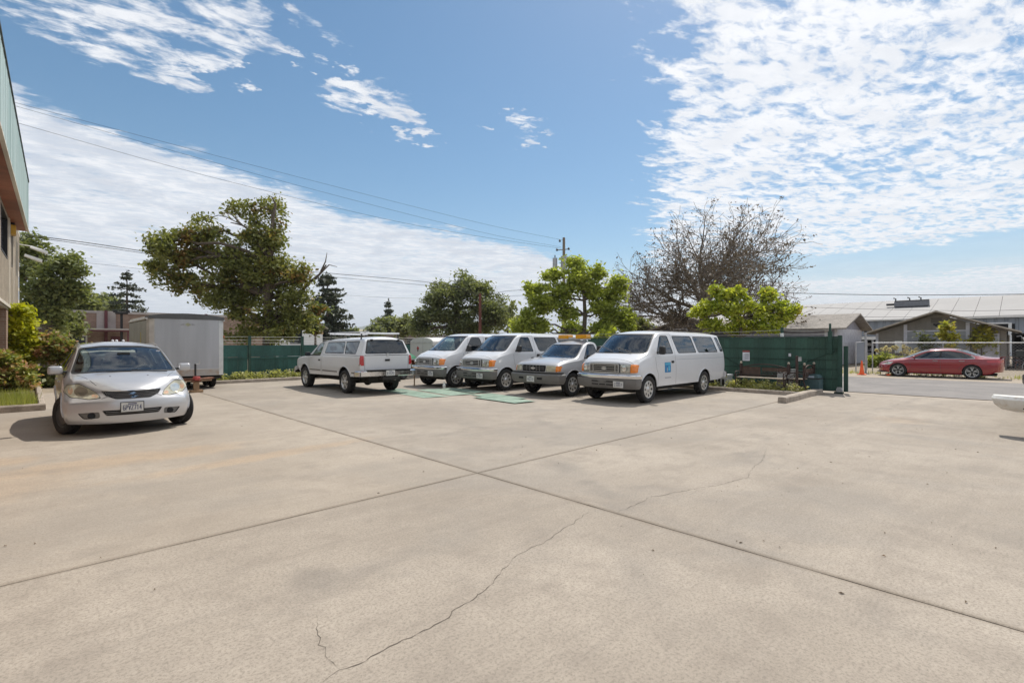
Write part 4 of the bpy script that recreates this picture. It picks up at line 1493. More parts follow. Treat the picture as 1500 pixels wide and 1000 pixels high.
def windows(bm, root, poly, s, mat, trim=0.022, name='window', rub=True, r=0.06):
    """a side window with its rubber: poly in (x,z)"""
    c = Vector((sum(p[0] for p in poly) / len(poly), sum(p[1] for p in poly) / len(poly)))
    inner = []
    for p in poly:
        d = Vector(p) - c
        inner.append(tuple(Vector(p) - Vector((math.copysign(trim, d.x), math.copysign(trim, d.y)))))
    if rub:
        fo = cut(bm, rpoly(poly, r), 'y', side(s))
        ring = set(fo)
    fi = cut(bm, rpoly(inner, r * .8), 'y', side(s))
    glass = lift(bm, fi, -0.006)
    w = obj(name, mesh_from_bm(name, glass, True), mat, root)
    if rub:
        fr = [f for f in cut(bm, rpoly(poly, r), 'y', side(s))]
        g_ = lift(bm, fr, 0.0)
        obj('window_rubber', mesh_from_bm('window_rubber', g_, True), M_TRIMB, w)
    return w


def panel(bm, root, poly, axis, cond, mat, name, push=0.0, r=0.0):
    p = rpoly(poly, r) if r > 0 else poly
    fs = cut(bm, p, axis, cond)
    return obj(name, mesh_from_bm(name, lift(bm, fs, push), True), mat, root)


def framed(bm, root, outer, inner, axis, cond, mat, name, r=.05, ri=.05, push=-.006, matr=None, rname='window_rubber'):
    """glass inside a rubber frame on any face"""
    cut(bm, rpoly(outer, r), axis, cond)
    fi = cut(bm, rpoly(inner, ri), axis, cond)
    w = obj(name, mesh_from_bm(name, lift(bm, fi, push), True), mat, root)
    fr = cut(bm, rpoly(outer, r), axis, cond)
    obj(rname, mesh_from_bm(rname, lift(bm, fr, 0), True), matr or M_TRIMB, w)
    return w


def arch(bm, root, x, zc, Rr, s, lipmat=None, ybase=.9):
    n = 18
    poly = [(x + Rr * math.cos(PI * i / n), zc + Rr * math.sin(PI * i / n)) for i in range(n + 1)]
    poly += [(x - Rr, 0.02), (x + Rr, 0.02)]
    fs = cut(bm, poly, 'y', lambda c, n_: c.y * s > 0.25 and abs(n_.y) > 0.1)
    bmesh.ops.delete(bm, geom=fs, context='FACES')
    lo = min(v.co.z for v in bm.verts)
    # rolled lip on the edge of the opening and a dark well behind it
    ring = [v.co.copy() for v in bm.verts if v.co.y * s > .3 and abs(math.hypot(v.co.x - x, v.co.z - zc) - Rr) < 0.004 and v.co.z > zc + .001]
    ring.sort(key=lambda c: math.atan2(c.z - zc, c.x - x))
    if len(ring) > 3:
        pts = [c + Vector((0, s * .004, 0)) for c in ring]
        B().tube(pts, 0.012, 6).build('arch_lip', lipmat, root, smooth=True)
        yo = min(abs(c.y) for c in ring) - .012
    else:
        yo = ybase
    b = B()
    prof = [(Rr + .012, s * yo), (Rr + .012, s * (yo - .30)), (0.0, s * (yo - .30))]
    b.lathe([(p, q) for p, q in prof], 'y', 20, (x, 0, zc), 0, PI)
    b.build('wheel_well', M_UNDER, root)


def strip(bvh, root, pts, s, w=0.008, name='panel_gap', mat=None, off=0.0012, ax='y', closed=False):
    """thin line laid on the skin through points (x,z) seen from the side"""
    P, Nn = [], []
    dense = []
    for i in range(len(pts) - 1):
        a, b = Vector(pts[i]), Vector(pts[i + 1])
        n = max(1, int((b - a).length / 0.06))
        for k in range(n):
            dense.append(a.lerp(b, k / n))
    dense.append(Vector(pts[-1]))
    for p in dense:
        if ax == 'y':
            o, d = Vector((p.x, s * 3, p.y)), Vector((0, -s, 0))
        elif ax == 'x':
            o, d = Vector((s * 8, p.x, p.y)), Vector((-s, 0, 0))
        else:
            o, d = Vector((p.x, p.y, 5)), Vector((0, 0, -1))
        h, nn, _, _ = bvh.ray_cast(o, d)
        if h is None:
            continue
        if nn.dot(d) > 0:
            nn = -nn
        P.append(h + nn * off)
        Nn.append(nn)
    if len(P) < 2:
        return None
    vs, fs = [], []
    m = len(P)
    for i in range(m):
        t = (P[min(i + 1, m - 1)] - P[max(i - 1, 0)]).normalized()
        c = t.cross(Nn[i]).normalized() * (w / 2)
        vs += [P[i] - c, P[i] + c]
    for i in range(m - 1):
        fs.append((2 * i, 2 * i + 1, 2 * i + 3, 2 * i + 2))
    return obj(name, faces_mesh(name, vs, fs, True), mat or M_GAP, root)


def decal(bvh, root, x0, x1, z0, z1, s, mat, name, off=0.002, n=6):
    vs, fs = [], []
    for i in range(n + 1):
        for k in range(n + 1):
            x, z = x0 + (x1 - x0) * i / n, z0 + (z1 - z0) * k / n
            h, nn, _, _ = bvh.ray_cast(Vector((x, s * 3, z)), Vector((0, -s, 0)))
            if h is None:
                return None
            vs.append(h + Vector((0, s * off, 0)))
    for i in range(n):
        for k in range(n):
            a = i * (n + 1) + k
            fs.append((a, a + 1, a + n + 2, a + n + 1))
    return obj(name, faces_mesh(name, vs, fs, True), mat, root)


def bumper(root, name, mat, xf, w, bow, prof, wrap=0.35, s=1, pw=3.0, smooth=True, cap=True):
    """bar following the plan curve of the nose (s=1) or tail (s=-1); prof: (outward, z) list, closed loop"""
    plan = []
    n = 14
    plan.append((xf - bow - wrap, -w, 0))
    plan.append((xf - bow - wrap * .4, -w - .004, 0))
    for i in range(n + 1):
        y = -w * .985 + 2 * w * .985 * i / n
        plan.append((xf - bow * abs(y / w) ** pw, y, 1))
    plan.append((xf - bow - wrap * .4, w + .004, 0))
    plan.append((xf - bow - wrap, w, 0))
    vs, fs = [], []
    m = len(prof)
    for i, (x, y, _) in enumerate(plan):
        a = plan[max(i - 1, 0)]
        b_ = plan[min(i + 1, len(plan) - 1)]
        t = Vector((b_[0] - a[0], b_[1] - a[1])).normalized()
        nn = Vector((t.y, -t.x))
        if nn.x < 0 and abs(nn.x) > abs(nn.y):
            nn = -nn
        if abs(nn.y) >= abs(nn.x) and nn.y * y < 0:
            nn = -nn
        for (o, z) in prof:
            vs.append((s * (x + nn.x * o), y + nn.y * o, z))
    for i in range(len(plan) - 1):
        for k in range(m):
            k2 = (k + 1) % m
            fs.append((i * m + k, i * m + k2, (i + 1) * m + k2, (i + 1) * m + k))
    fs.append(tuple(range(m)))
    fs.append(tuple(range((len(plan) - 1) * m, len(plan) * m)))
    b = B()
    b.add(vs, fs)
    return b.build(name, mat, root, smooth=True)


def make_wheel(root, x, y, r, w, style='cover', steer=0.0, tyre_h=None, name='wheel'):
    """tyre and rim; outer face points away from the centre line"""
    s = 1 if y > 0 else -1
    e = bpy.data.objects.new(name, None)
    COL.objects.link(e)
    e.parent = root
    e.location = (x, y, r)
    e.rotation_euler = (0, 0, steer + (0 if s > 0 else PI))
    th = tyre_h or r * .34
    ri = r - th
    h = w / 2
    prof = [(ri - .01, -h * .8), (ri + .02, -h * .98), (r - .05, -h * 1.0), (r - .015, -h * .86), (r, -h * .62)]
    for q in (-.4, -.13, .13, .4):
        prof += [(r, q * h * 1.0 - .012 * 1.2), (r - .009, q * h - .008), (r - .009, q * h + .008), (r, q * h + .0145)]
    prof += [(r, h * .62), (r - .015, h * .86), (r - .05, h * 1.0), (ri + .02, h * .98), (ri - .01, h * .8)]
    B().lathe(prof, 'y', 36).build('tyre', M_TYRE, e, smooth=True)
    yo = h * .80
    if style in ('cover', 'alloy8'):
        pr = [(0, yo - .005), (ri * .22, yo - .0), (ri * .26, yo - .012), (ri * .40, yo - .020), (ri * .78, yo + .0), (ri * .92, yo - .008), (ri + .004, yo + .006), (ri + .004, yo - .05)]
        B().lathe(pr, 'y', 36).build('rim', M_RIM, e, smooth=True)
        n = 8
        for i in range(n):
            b = B()
            a = 2 * PI * i / n
            c = Vector((math.cos(a), 0, math.sin(a)))
            t = Vector((-math.sin(a), 0, math.cos(a)))
            r0, r1 = ri * .50, ri * .82
            pts = []
            for q in range(10):
                f = 2 * PI * q / 10
                pts.append(c * ((r0 + r1) / 2 + (r1 - r0) / 2 * math.cos(f)) + t * (ri * .125 * math.sin(f) * (1 + .25 * math.cos(f))))
            vs = []
            for p in pts:
                rad = math.hypot(p.x, p.z) / ri
                yy = float(np.interp(rad, [.40, .78, .92], [yo - .020, yo, yo - .008])) + .003
                vs.append((p.x, yy, p.z))
            b.add(vs, [tuple(range(10))])
            b.build('rim_slot', M_RIMD, e)
        B().lathe([(0, yo + .018), (ri * .14, yo + .016), (ri * .20, yo)], 'y', 16).build('hub_cap', M_RIM, e, smooth=True)
    elif style == 'alloy6':
        B().lathe([(0, yo - .07), (ri * .9, yo - .06), (ri + .004, yo + .004), (ri - .02, yo + .006), (ri * .88, yo - .02)], 'y', 36).build('rim', M_RIM, e, smooth=True)
        B().lathe([(0, yo - .055), (ri * .86, yo - .045)], 'y', 30).build('rim_back', M_RIMD, e)
        b = B()
        for i in range(6):
            a = 2 * PI * i / 6
            c = Vector((math.cos(a), 0, math.sin(a)))
            t = Vector((-math.sin(a), 0, math.cos(a)))
            w0, w1 = ri * .17, ri * .15
            q = [c * ri * .12 - t * w0, c * ri * .12 + t * w0, c * ri * .90 + t * w1, c * ri * .90 - t * w1]
            vs = [(p.x, yo - .008, p.z) for p in q] + [(p.x, yo - .04, p.z) for p in q]
            b.add(vs, [(0, 1, 2, 3), (4, 7, 6, 5), (0, 4, 5, 1), (1, 5, 6, 2), (2, 6, 7, 3), (3, 7, 4, 0)])
        b.build('spokes', M_RIM, e)
        B().lathe([(0, yo + .02), (ri * .2, yo + .015), (ri * .26, yo - .02)], 'y', 16).build('hub_cap', M_RIM, e, smooth=True)
    elif style == 'split5':
        B().lathe([(ri * .86, yo - .03), (ri - .006, yo + .0), (ri + .004, yo + .006), (ri + .004, yo - .05)], 'y', 40).build('rim', M_RIM, e, smooth=True)
        B().lathe([(0, yo - .06), (ri * .88, yo - .05)], 'y', 30).build('rim_back', M_RIMD, e)
        b = B()
        for i in range(5):
            for dv in (-.20, .20):
                a = 2 * PI * i / 5 + PI / 2
                a2 = a + dv
                c0 = Vector((math.cos(a), 0, math.sin(a))) * ri * .16
                c1 = Vector((math.cos(a2), 0, math.sin(a2))) * ri * .93
                d = (c1 - c0).normalized()
                t = Vector((-d.z, 0, d.x))
                q = [c0 - t * ri * .055, c0 + t * ri * .055, c1 + t * ri * .060, c1 - t * ri * .060]
                vs = [(p.x, yo - .004, p.z) for p in q] + [(p.x, yo - .035, p.z) for p in q]
                b.add(vs, [(0, 1, 2, 3), (4, 7, 6, 5), (0, 4, 5, 1), (1, 5, 6, 2), (2, 6, 7, 3), (3, 7, 4, 0)])
        b.build('spokes', M_RIM, e)
        B().lathe([(0, yo + .0), (ri * .16, yo - .002), (ri * .2, yo - .02)], 'y', 16).build('hub_cap', M_RIMD, e, smooth=True)
    else:       # plain steel wheel
        pr = [(0, yo - .03), (ri * .25, yo - .03), (ri * .35, yo - .045), (ri * .7, yo - .02), (ri * .8, yo - .05), (ri * .95, yo - .01), (ri + .004, yo + .004), (ri + .004, yo - .05)]
        B().lathe(pr, 'y', 36).build('rim', pmat('black_steel_wheel', (.07, .07, .072), .5), e, smooth=True)
    return e


def glyph(ch):
    """strokes on a 4x6 grid"""
    G = {'6': [[(3, 6), (1, 6), (0, 4), (0, 1), (1, 0), (3, 0), (4, 1), (4, 2), (3, 3.3), (0, 3)]],
         'P': [[(0, 0), (0, 6), (3, 6), (4, 5), (4, 4), (3, 3), (0, 3)]],
         'V': [[(0, 6), (2, 0), (4, 6)]], 'W': [[(0, 6), (1, 0), (2, 3.5), (3, 0), (4, 6)]],
         'Z': [[(0, 6), (4, 6), (0, 0), (4, 0)]],
         '7': [[(0, 6), (4, 6), (1.5, 0)]], '1': [[(1, 4.8), (2, 6), (2, 0)]],
         '4': [[(3, 0), (3, 6), (0, 2), (4, 2)]],
         '2': [[(0, 5), (1, 6), (3, 6), (4, 5), (4, 4), (0, 0), (4, 0)]], '3': [[(0, 6), (4, 6), (2, 3.5), (4, 2.5), (4, 1), (3, 0), (0, 0)]],
         '5': [[(4, 6), (0, 6), (0, 3.5), (3, 3.5), (4, 2.5), (4, 1), (3, 0), (0, 0)]],
         '8': [[(1, 3), (0, 4), (0, 5), (1, 6), (3, 6), (4, 5), (4, 4), (3, 3), (1, 3), (0, 2), (0, 1), (1, 0), (3, 0), (4, 1), (4, 2), (3, 3)]],
         '0': [[(1, 0), (0, 1), (0, 5), (1, 6), (3, 6), (4, 5), (4, 1), (3, 0), (1, 0)]],
         '9': [[(1, 0), (3, 0), (4, 1), (4, 5), (3, 6), (1, 6), (0, 5), (0, 4), (1, 3), (4, 3)]]}
    return G.get(ch, [])


def plate(root, x, y, z, text, s=1, frame=M_BLACK, w=.305, h=.155, illegible=False):
    """licence plate facing +x (s=1) or -x; (x,y,z) centre of its back"""
    e = B().box(x if s > 0 else x - .012, x + .012 if s > 0 else x, y - w / 2 - .012, y + w / 2 + .012, z - h / 2 - .012, z + h / 2 + .012).build('licence_plate', frame or M_PLATE, root, bevel=.004)
    xf = x + s * .0125
    B().box(min(xf, xf + s * .002), max(xf, xf + s * .002), y - w / 2, y + w / 2, z - h / 2, z + h / 2).build('plate_face', M_PLATE, e)
    b = B()
    n = len(text)
    cw = w * .86 / n
    xx = xf + s * .0032
    for i, ch in enumerate(text):
        oy = y + s * (-w * .43 + cw * (i + .16))
        for st in glyph(ch):
            for (p, q) in zip(st[:-1], st[1:]):
                a = Vector((oy + s * p[0] / 4 * cw * .66, z - h * .30 + p[1] / 6 * h * .50))
                c = Vector((oy + s * q[0] / 4 * cw * .66, z - h * .30 + q[1] / 6 * h * .50))
                d = (c - a)
                if d.length < 1e-6:
                    continue
                d.normalize()
                t = Vector((-d.y, d.x)) * .0050
                a2, c2 = a - d * .004, c + d * .004
                b.add([(xx, *(a2 - t)), (xx, *(a2 + t)), (xx, *(c2 + t)), (xx, *(c2 - t))], [(0, 1, 2, 3)])
    b.box(min(xx, xx + s * .0004), max(xx, xx + s * .0004), y - w * .2, y + w * .2, z + h * .30, z + h * .42)
    b.build('plate_characters', M_PLATEINK, e)
    return e


def seat(root, x, y, z, w=.5, lean=.18, back=.62, head=True, mat=None):
    b = B()
    b.box(x - .25, x + .25, y - w / 2, y + w / 2, z, z + .16)
    hw = w / 2
    b.add([(x - .25, y - hw, z + .1), (x - .25, y + hw, z + .1), (x - .12, y + hw, z + .1), (x - .12, y - hw, z + .1),
           (x - .25 - lean, y - hw * .85, z + back), (x - .25 - lean, y + hw * .85, z + back), (x - .15 - lean, y + hw * .85, z + back), (x - .15 - lean, y - hw * .85, z + back)],
          [(0, 3, 2, 1), (4, 5, 6, 7), (0, 1, 5, 4), (1, 2, 6, 5), (2, 3, 7, 6), (3, 0, 4, 7)])
    o = b.build('seat', mat or M_SEAT, root, bevel=.035, smooth=True)
    if head:
        n = max(1, int(round(w / .5)))
        for i in range(n):
            yy = y - hw + w * (i + .5) / n
            B().box(x - .28 - lean, x - .17 - lean, yy - .12, yy + .12, z + back + .04, z + back + .21).build('headrest', mat or M_SEAT, o, bevel=.03, smooth=True)
    return o


def steering_wheel(root, x, y, z):
    b = B()
    b.tube([(x + .07 * math.sin(2 * PI * i / 20) * 1, y + .19 * math.cos(2 * PI * i / 20), z + .17 * math.sin(2 * PI * i / 20)) for i in range(21)], .014, 6, False)
    b.cbox((x, y, z), (.05, .12, .09))
    b.tube([(x, y - .18, z), (x, y + .18, z)], .014, 5)
    b.build('steering_wheel', M_BLACK, root)


def mirror(root, x, y, z, s, mat, sz=(.10, .17, .20), arm=.10, facing=1):
    """door mirror: shell, glass to the rear, arm to the door"""
    b = B()
    y = s * abs(y)
    yc = y + s * (arm + sz[1] / 2)
    n = 12
    vs, fs = [], []
    for i in range(n + 1):
        ph = -PI / 2 + PI * i / n
        for k in range(2 * n):
            th = PI * k / n
            d = [math.cos(ph) * math.cos(th), math.cos(ph) * math.sin(th), math.sin(ph)]
            d = [math.copysign(abs(q) ** .42, q) for q in d]
            vs.append((x + d[0] * sz[0] / 2 * (1 if d[0] * facing > 0 else .7), yc + d[1] * sz[1] / 2, z + d[2] * sz[2] / 2))
    for i in range(n):
        for k in range(2 * n):
            fs.append((i * 2 * n + k, i * 2 * n + (k + 1) % (2 * n), (i + 1) * 2 * n + (k + 1) % (2 * n), (i + 1) * 2 * n + k))
    b.add(vs, fs)
    o = b.build('mirror', mat, root, smooth=True)
    B().cbox((x - facing * (sz[0] * .35 + .003), yc, z), (.006, sz[1] * .8, sz[2] * .8)).build('mirror_glass', M_WIN, o)
    B().tube([(x + .01, y - s * .03, z - sz[2] * .25), (x, yc - s * sz[1] * .3, z - sz[2] * .2)], .022, 8).build('mirror_arm', M_BLACK, o)
    return o


def wiper(root, pts):
    B().tube(pts, .010, 5).build('wiper', M_BLACK, root)


def finish(bm, root, mat, name='body'):
    bmesh.ops.recalc_face_normals(bm, faces=bm.faces)
    me = mesh_from_bm(name, bm, True)
    try:
        me.set_sharp_from_angle(angle=R(50))
    except Exception:
        pass
    return obj(name, me, mat, root)
# ------------------------------------------------------------------ full size passenger van
VAN_SPEC = dict(
    xs=[.80, .76, .62, .40, .18, .05, -.08, -.22, -.45, -.68, -.90, -1.15, -1.7, -2.4, -3.2, -4.0, -4.6, -4.95, -5.12, -5.18],
    zbot=[(.8, .62), (.55, .58), (.3, .44), (-4.6, .44), (-5.18, .52)],
    zedge=[(.8, 1.14), (.76, 1.17), (.62, 1.21), (.18, 1.33), (-.08, 1.41), (-.22, 1.52), (-.68, 1.93), (-.90, 1.99), (-1.15, 2.005), (-4.6, 1.98), (-5.18, 1.95)],
    ztop=[(.8, 1.17), (.76, 1.21), (.62, 1.27), (.30, 1.37), (.18, 1.42), (.05, 1.53), (-.08, 1.65), (-.22, 1.77), (-.45, 1.95), (-.68, 2.045), (-.90, 2.075), (-1.7, 2.10), (-4.6, 2.08), (-5.18, 2.03)],
    ye=[(.8, .80), (.62, .84), (.18, .90), (-.08, .92), (-.22, .895), (-.68, .80), (-1.15, .79), (-5.18, .77)],
    W=[(.8, .95), (.5, 1.0), (-5.18, 1.0)],
    belt=[(.8, 1.05), (.3, 1.22), (-.3, 1.33), (-5.2, 1.33)],
    low=[(0, .965), (.3, .992), (.6, 1.0), (1, .972)],
    nose=[(.4, -.05), (.85, 0), (1.05, -.005), (1.2, -.035), (1.4, -.05)],
    tail=[(.4, .02), (.9, 0), (1.4, .03), (2.05, .14)],
    bowf=.17, powf=3.2, bowr=.10, fblend=.45, rblend=.4, tum=1.05)

M_STKB = pmat('sticker_blue', (0.02, 0.19, 0.42), 0.5, 0, .1, 20)
M_STKL = pmat('sticker_light_blue', (0.08, 0.38, 0.58), 0.5)
M_STKG = pmat('sticker_grey', (0.33, 0.37, 0.42), 0.5)
M_SMUDGE = pmat('grey_lettering', (0.30, 0.30, 0.33), 0.6)


def build_van(label, sticker=True, sunshade=True, loc=(0, 0, 0), rz=PI, plate_text='23057'):
    root = thing('passenger_van', label, 'van', loc, rz, 'white passenger vans parked nose out')
    sp = VAN_SPEC
    bm = shell(sp)
    bvh = BVHTree.FromBMesh(bm)
    # glass
    up = lambda c, n: n.x > .2 and n.z > .05 and c.z > 1.3
    wf = [(-.86, 1.43), (.86, 1.43), (.70, 1.975), (-.70, 1.975)]
    ws = framed(bm, root, [(-.885, 1.395), (.885, 1.395), (.735, 1.985), (-.735, 1.985)], [(-.855, 1.425), (.855, 1.425), (.705, 1.955), (-.705, 1.955)], 'x', up, G_CLEAR, 'windshield', r=.06, ri=.05)
    for s in (1, -1):
        windows(bm, root, [(-.44, 1.375), (-1.44, 1.375), (-1.30, 1.925), (-.86, 1.925)], s, G_TINT, r=.07)
        windows(bm, root, [(-1.74, 1.385), (-2.98, 1.385), (-2.84, 1.925), (-1.56, 1.925)], s, G_DARK, r=.09)
        windows(bm, root, [(-3.10, 1.385), (-4.60, 1.385), (-4.42, 1.915), (-2.94, 1.915)], s, G_DARK, r=.09)
        windows(bm, root, [(-4.78, 1.40), (-5.02, 1.40), (-4.86, 1.90), (-4.60, 1.90)], s, G_DARK, r=.06)
    rear = lambda c, n: n.x < -.4
    for s in (1, -1):
        y0, y1 = .06, .72
        pol = [(s * y0, 1.42), (s * y1, 1.42), (s * (y1 - .06), 1.90), (s * y0, 1.90)]
        inn = [(s * (y0 + .03), 1.45), (s * (y1 - .03), 1.45), (s * (y1 - .09), 1.87), (s * (y0 + .03), 1.87)]
        framed(bm, root, pol, inn, 'x', rear, G_DARK, 'rear_window')
        panel(bm, root, [(s * .82, .95), (s * .93, .95), (s * .92, 1.28), (s * .82, 1.28)], 'x', rear, M_REDL, 'tail_light', .006)
    # front lamps and grille scored into the nose
    fr = lambda c, n: n.x > .30 and c.x > .3
    for s in (1, -1):
        framed(bm, root, [(s * .515, .858), (s * .805, .858), (s * .805, 1.112), (s * .515, 1.112)], [(s * .530, .870), (s * .797, .870), (s * .797, 1.10), (s * .530, 1.10)], 'x', fr, M_LENS, 'headlight', r=.015, ri=.012, push=.003, matr=M_GAP, rname='lamp_surround')
        B().lathe([(0, .012), (.05, .009), (.075, 0)], 'x', 16, (.792 if True else 0, s * .665, .99)).build('lamp_reflector', M_CHROME, root, smooth=True)
        sg = panel(bm, root, [(s * .805, .865), (s * .96, .875), (s * .96, 1.095), (s * .805, 1.105)], 'x', lambda c, n: c.x > .45 and (n.x > .18), M_ORANGE, 'turn_signal', .005, r=.02)
    gfr = panel(bm, root, [(-.51, .86), (.51, .86), (.51, 1.12), (-.51, 1.12)], 'x', fr, M_DARK, 'grille', -.045)
    for s in (1, -1):
        arch(bm, root, 0, .40, .455, s, M_VWHITE)
        arch(bm, root, -3.505, .40, .455, s, M_VWHITE)
    # panel lines
    for s in (1, -1):
        strip(bvh, root, [(-.36, 1.30), (-.40, .95), (-.50, .80), (-.50, .47)], s)
        strip(bvh, root, [(-1.50, 1.97), (-1.53, 1.36), (-1.56, .47)], s)
        strip(bvh, root, [(-.62, 1.955), (-1.50, 1.975)], s)
        strip(bvh, root, [(-1.6, 1.20), (-5.0, 1.20)], s, w=.012, name='body_crease', mat=M_STKG, off=.0008)
    strip(bvh, root, [(.60, -.86), (.64, 0), (.60, .86)], 1, ax='z', w=.010)
    # grille bars, surround, badge
    b = B()
    for z_ in (.925, .985, 1.045):
        b.box(.780, .797, -.47, .47, z_ - .0075, z_ + .0075)
    b.build('grille_bars', M_RIM, root)
    b = B()
    b.box(.785, .815, -.50, .50, 1.085, 1.110).box(.785, .815, -.50, .50, .868, .890)
    for y_ in (-.49, -.38, .38, .49):
        b.box(.785, .813, y_ - .012, y_ + .012, .89, 1.085)
    b.build('grille_surround', M_RIM, root, bevel=.003)
    B().lathe([(0, .820), (.045, .820), (.05, .80)], 'x', 20).build('badge', M_RIM, root, loc=(0, 0, .985)).scale = (1, 1.9, .8)
    # bumper: bright top bar on a grey lower bar with slots
    bumper(root, 'bumper_chrome', M_CHROME, .82, .985, .17, [(0, .70), (.075, .70), (.095, .73), (.095, .79), (.07, .815), (0, .815)], wrap=.12)
    bumper(root, 'bumper_valance', M_BUMPG, .82, .98, .17, [(0, .70), (.088, .70), (.085, .60), (.06, .47), (.02, .42), (0, .42)], wrap=.12)
    for (y0, y1, z0, z1) in ((-.36, .36, .60, .635), (-.36, -.14, .515, .545), (-.10, .10, .515, .545), (.14, .36, .515, .545)):
        B().box(.85, .905 if z0 > .55 else .895, y0, y1, z0, z1).build('air_slot', M_DARK, root)
    bumper(root, 'rear_bumper', M_CHROME, 5.20, .96, .12, [(0, .50), (.10, .50), (.13, .56), (.13, .68), (.08, .72), (0, .72)], s=-1, wrap=.1)
    plate(root, .900, .55, .55, plate_text, 1, frame=M_PLATE)
    # cabin
    B().box(-5.0, .0, -.90, .90, .50, .62).build('cabin_floor', M_CABIN, root)
    B().box(-.48, .02, -.86, .86, 1.02, 1.34).build('dashboard', M_CABIN, root, bevel=.06)
    for y_ in (-.48, .48):
        seat(root, -1.05, y_, .80, .54)
    for x_ in (-2.1, -3.0, -3.9):
        seat(root, x_, .1, .80, 1.35)
    steering_wheel(root, -.58, .48, 1.28)
    if sunshade:
        B().box(-.06, .10, .05, .62, 1.39, 1.40).build('dash_papers', pmat('pale_green_paper', (.55, .68, .60), .7), root)
    B().box(-4.9, .45, -.70, .70, .30, .48).build('underbody', M_UNDER, root)
    B().tube([(0, -.8, .36), (0, .8, .36)], .06, 8).tube([(-3.505, -.8, .38), (-3.505, .8, .38)], .08, 8).build('axle', M_UNDER, root)
    for (x_, st_) in ((0, 0), (-3.505, 0)):
        for s in (1, -1):
            make_wheel(root, x_, s * .87, .388, .235, 'cover', st_)
    for s in (1, -1):
        mirror(root, -.52, .965, 1.49, s, M_BLACK, (.13, .19, .24), .05)
        h_ = B().box(-1.41, -1.27, s * 1.0 - .012, s * 1.0 + .012, 1.10, 1.17).build('door_handle', M_BLACK, root, bevel=.008)
    wiper(root, [(.16, -.15, 1.455), (.02, -.62, 1.60)])
    wiper(root, [(.18, .52, 1.44), (.10, -.02, 1.56)])
    B().tube([(.33, -.82, 1.25), (.28, -.86, 2.0)], .0035, 4).build('antenna', M_BLACK, root)
    if sticker:
        st = decal(bvh, root, -1.22, -.86, .83, 1.13, 1, M_STKB, 'door_sticker', .002)
        if st:
            decal(bvh, root, -1.20, -.88, 1.05, 1.115, 1, M_STKL, 'sticker_band', .003)
            decal(bvh, root, -1.17, -1.07, .88, 1.02, 1, M_STKL, 'sticker_emblem', .003)
            decal(bvh, root, -1.03, -.98, .86, .97, 1, M_STKG, 'sticker_emblem', .003)
        for k_ in range(6):
            decal(bvh, root, -1.24 + k_ * .062, -1.20 + k_ * .062, .655, .690, 1, M_SMUDGE, 'door_lettering', .002, 2)
    finish(bm, root, M_VWHITE)
    return root


# ------------------------------------------------------------------ pickup trucks


def truck_common(root, bm, bvh, mat, sp, wb, r, zc, Ra, ytrack, tw, style, steer=0):
    for s in (1, -1):
        arch(bm, root, 0, zc, Ra, s, mat)
        arch(bm, root, -wb, zc, Ra, s, mat)
    B().box(min(sp['xs']) + .15, .5, -.60, .60, r * .95, r + .25).build('underbody', M_UNDER, root)
    B().tube([(0, -ytrack, r), (0, ytrack, r)], .06, 8).tube([(-wb, -ytrack, r), (-wb, ytrack, r)], .075, 8).build('axle', M_UNDER, root)
    B().lathe([(0, -.16), (.13, -.10), (.17, 0), (.13, .10), (0, .16)], 'x', 14, (-wb, 0.08, r)).build('differential', M_UNDER, root, smooth=True)
    for x_ in (0, -wb):
        for s in (1, -1):
            make_wheel(root, x_, s * ytrack, r, tw, style, steer if x_ == 0 else 0)


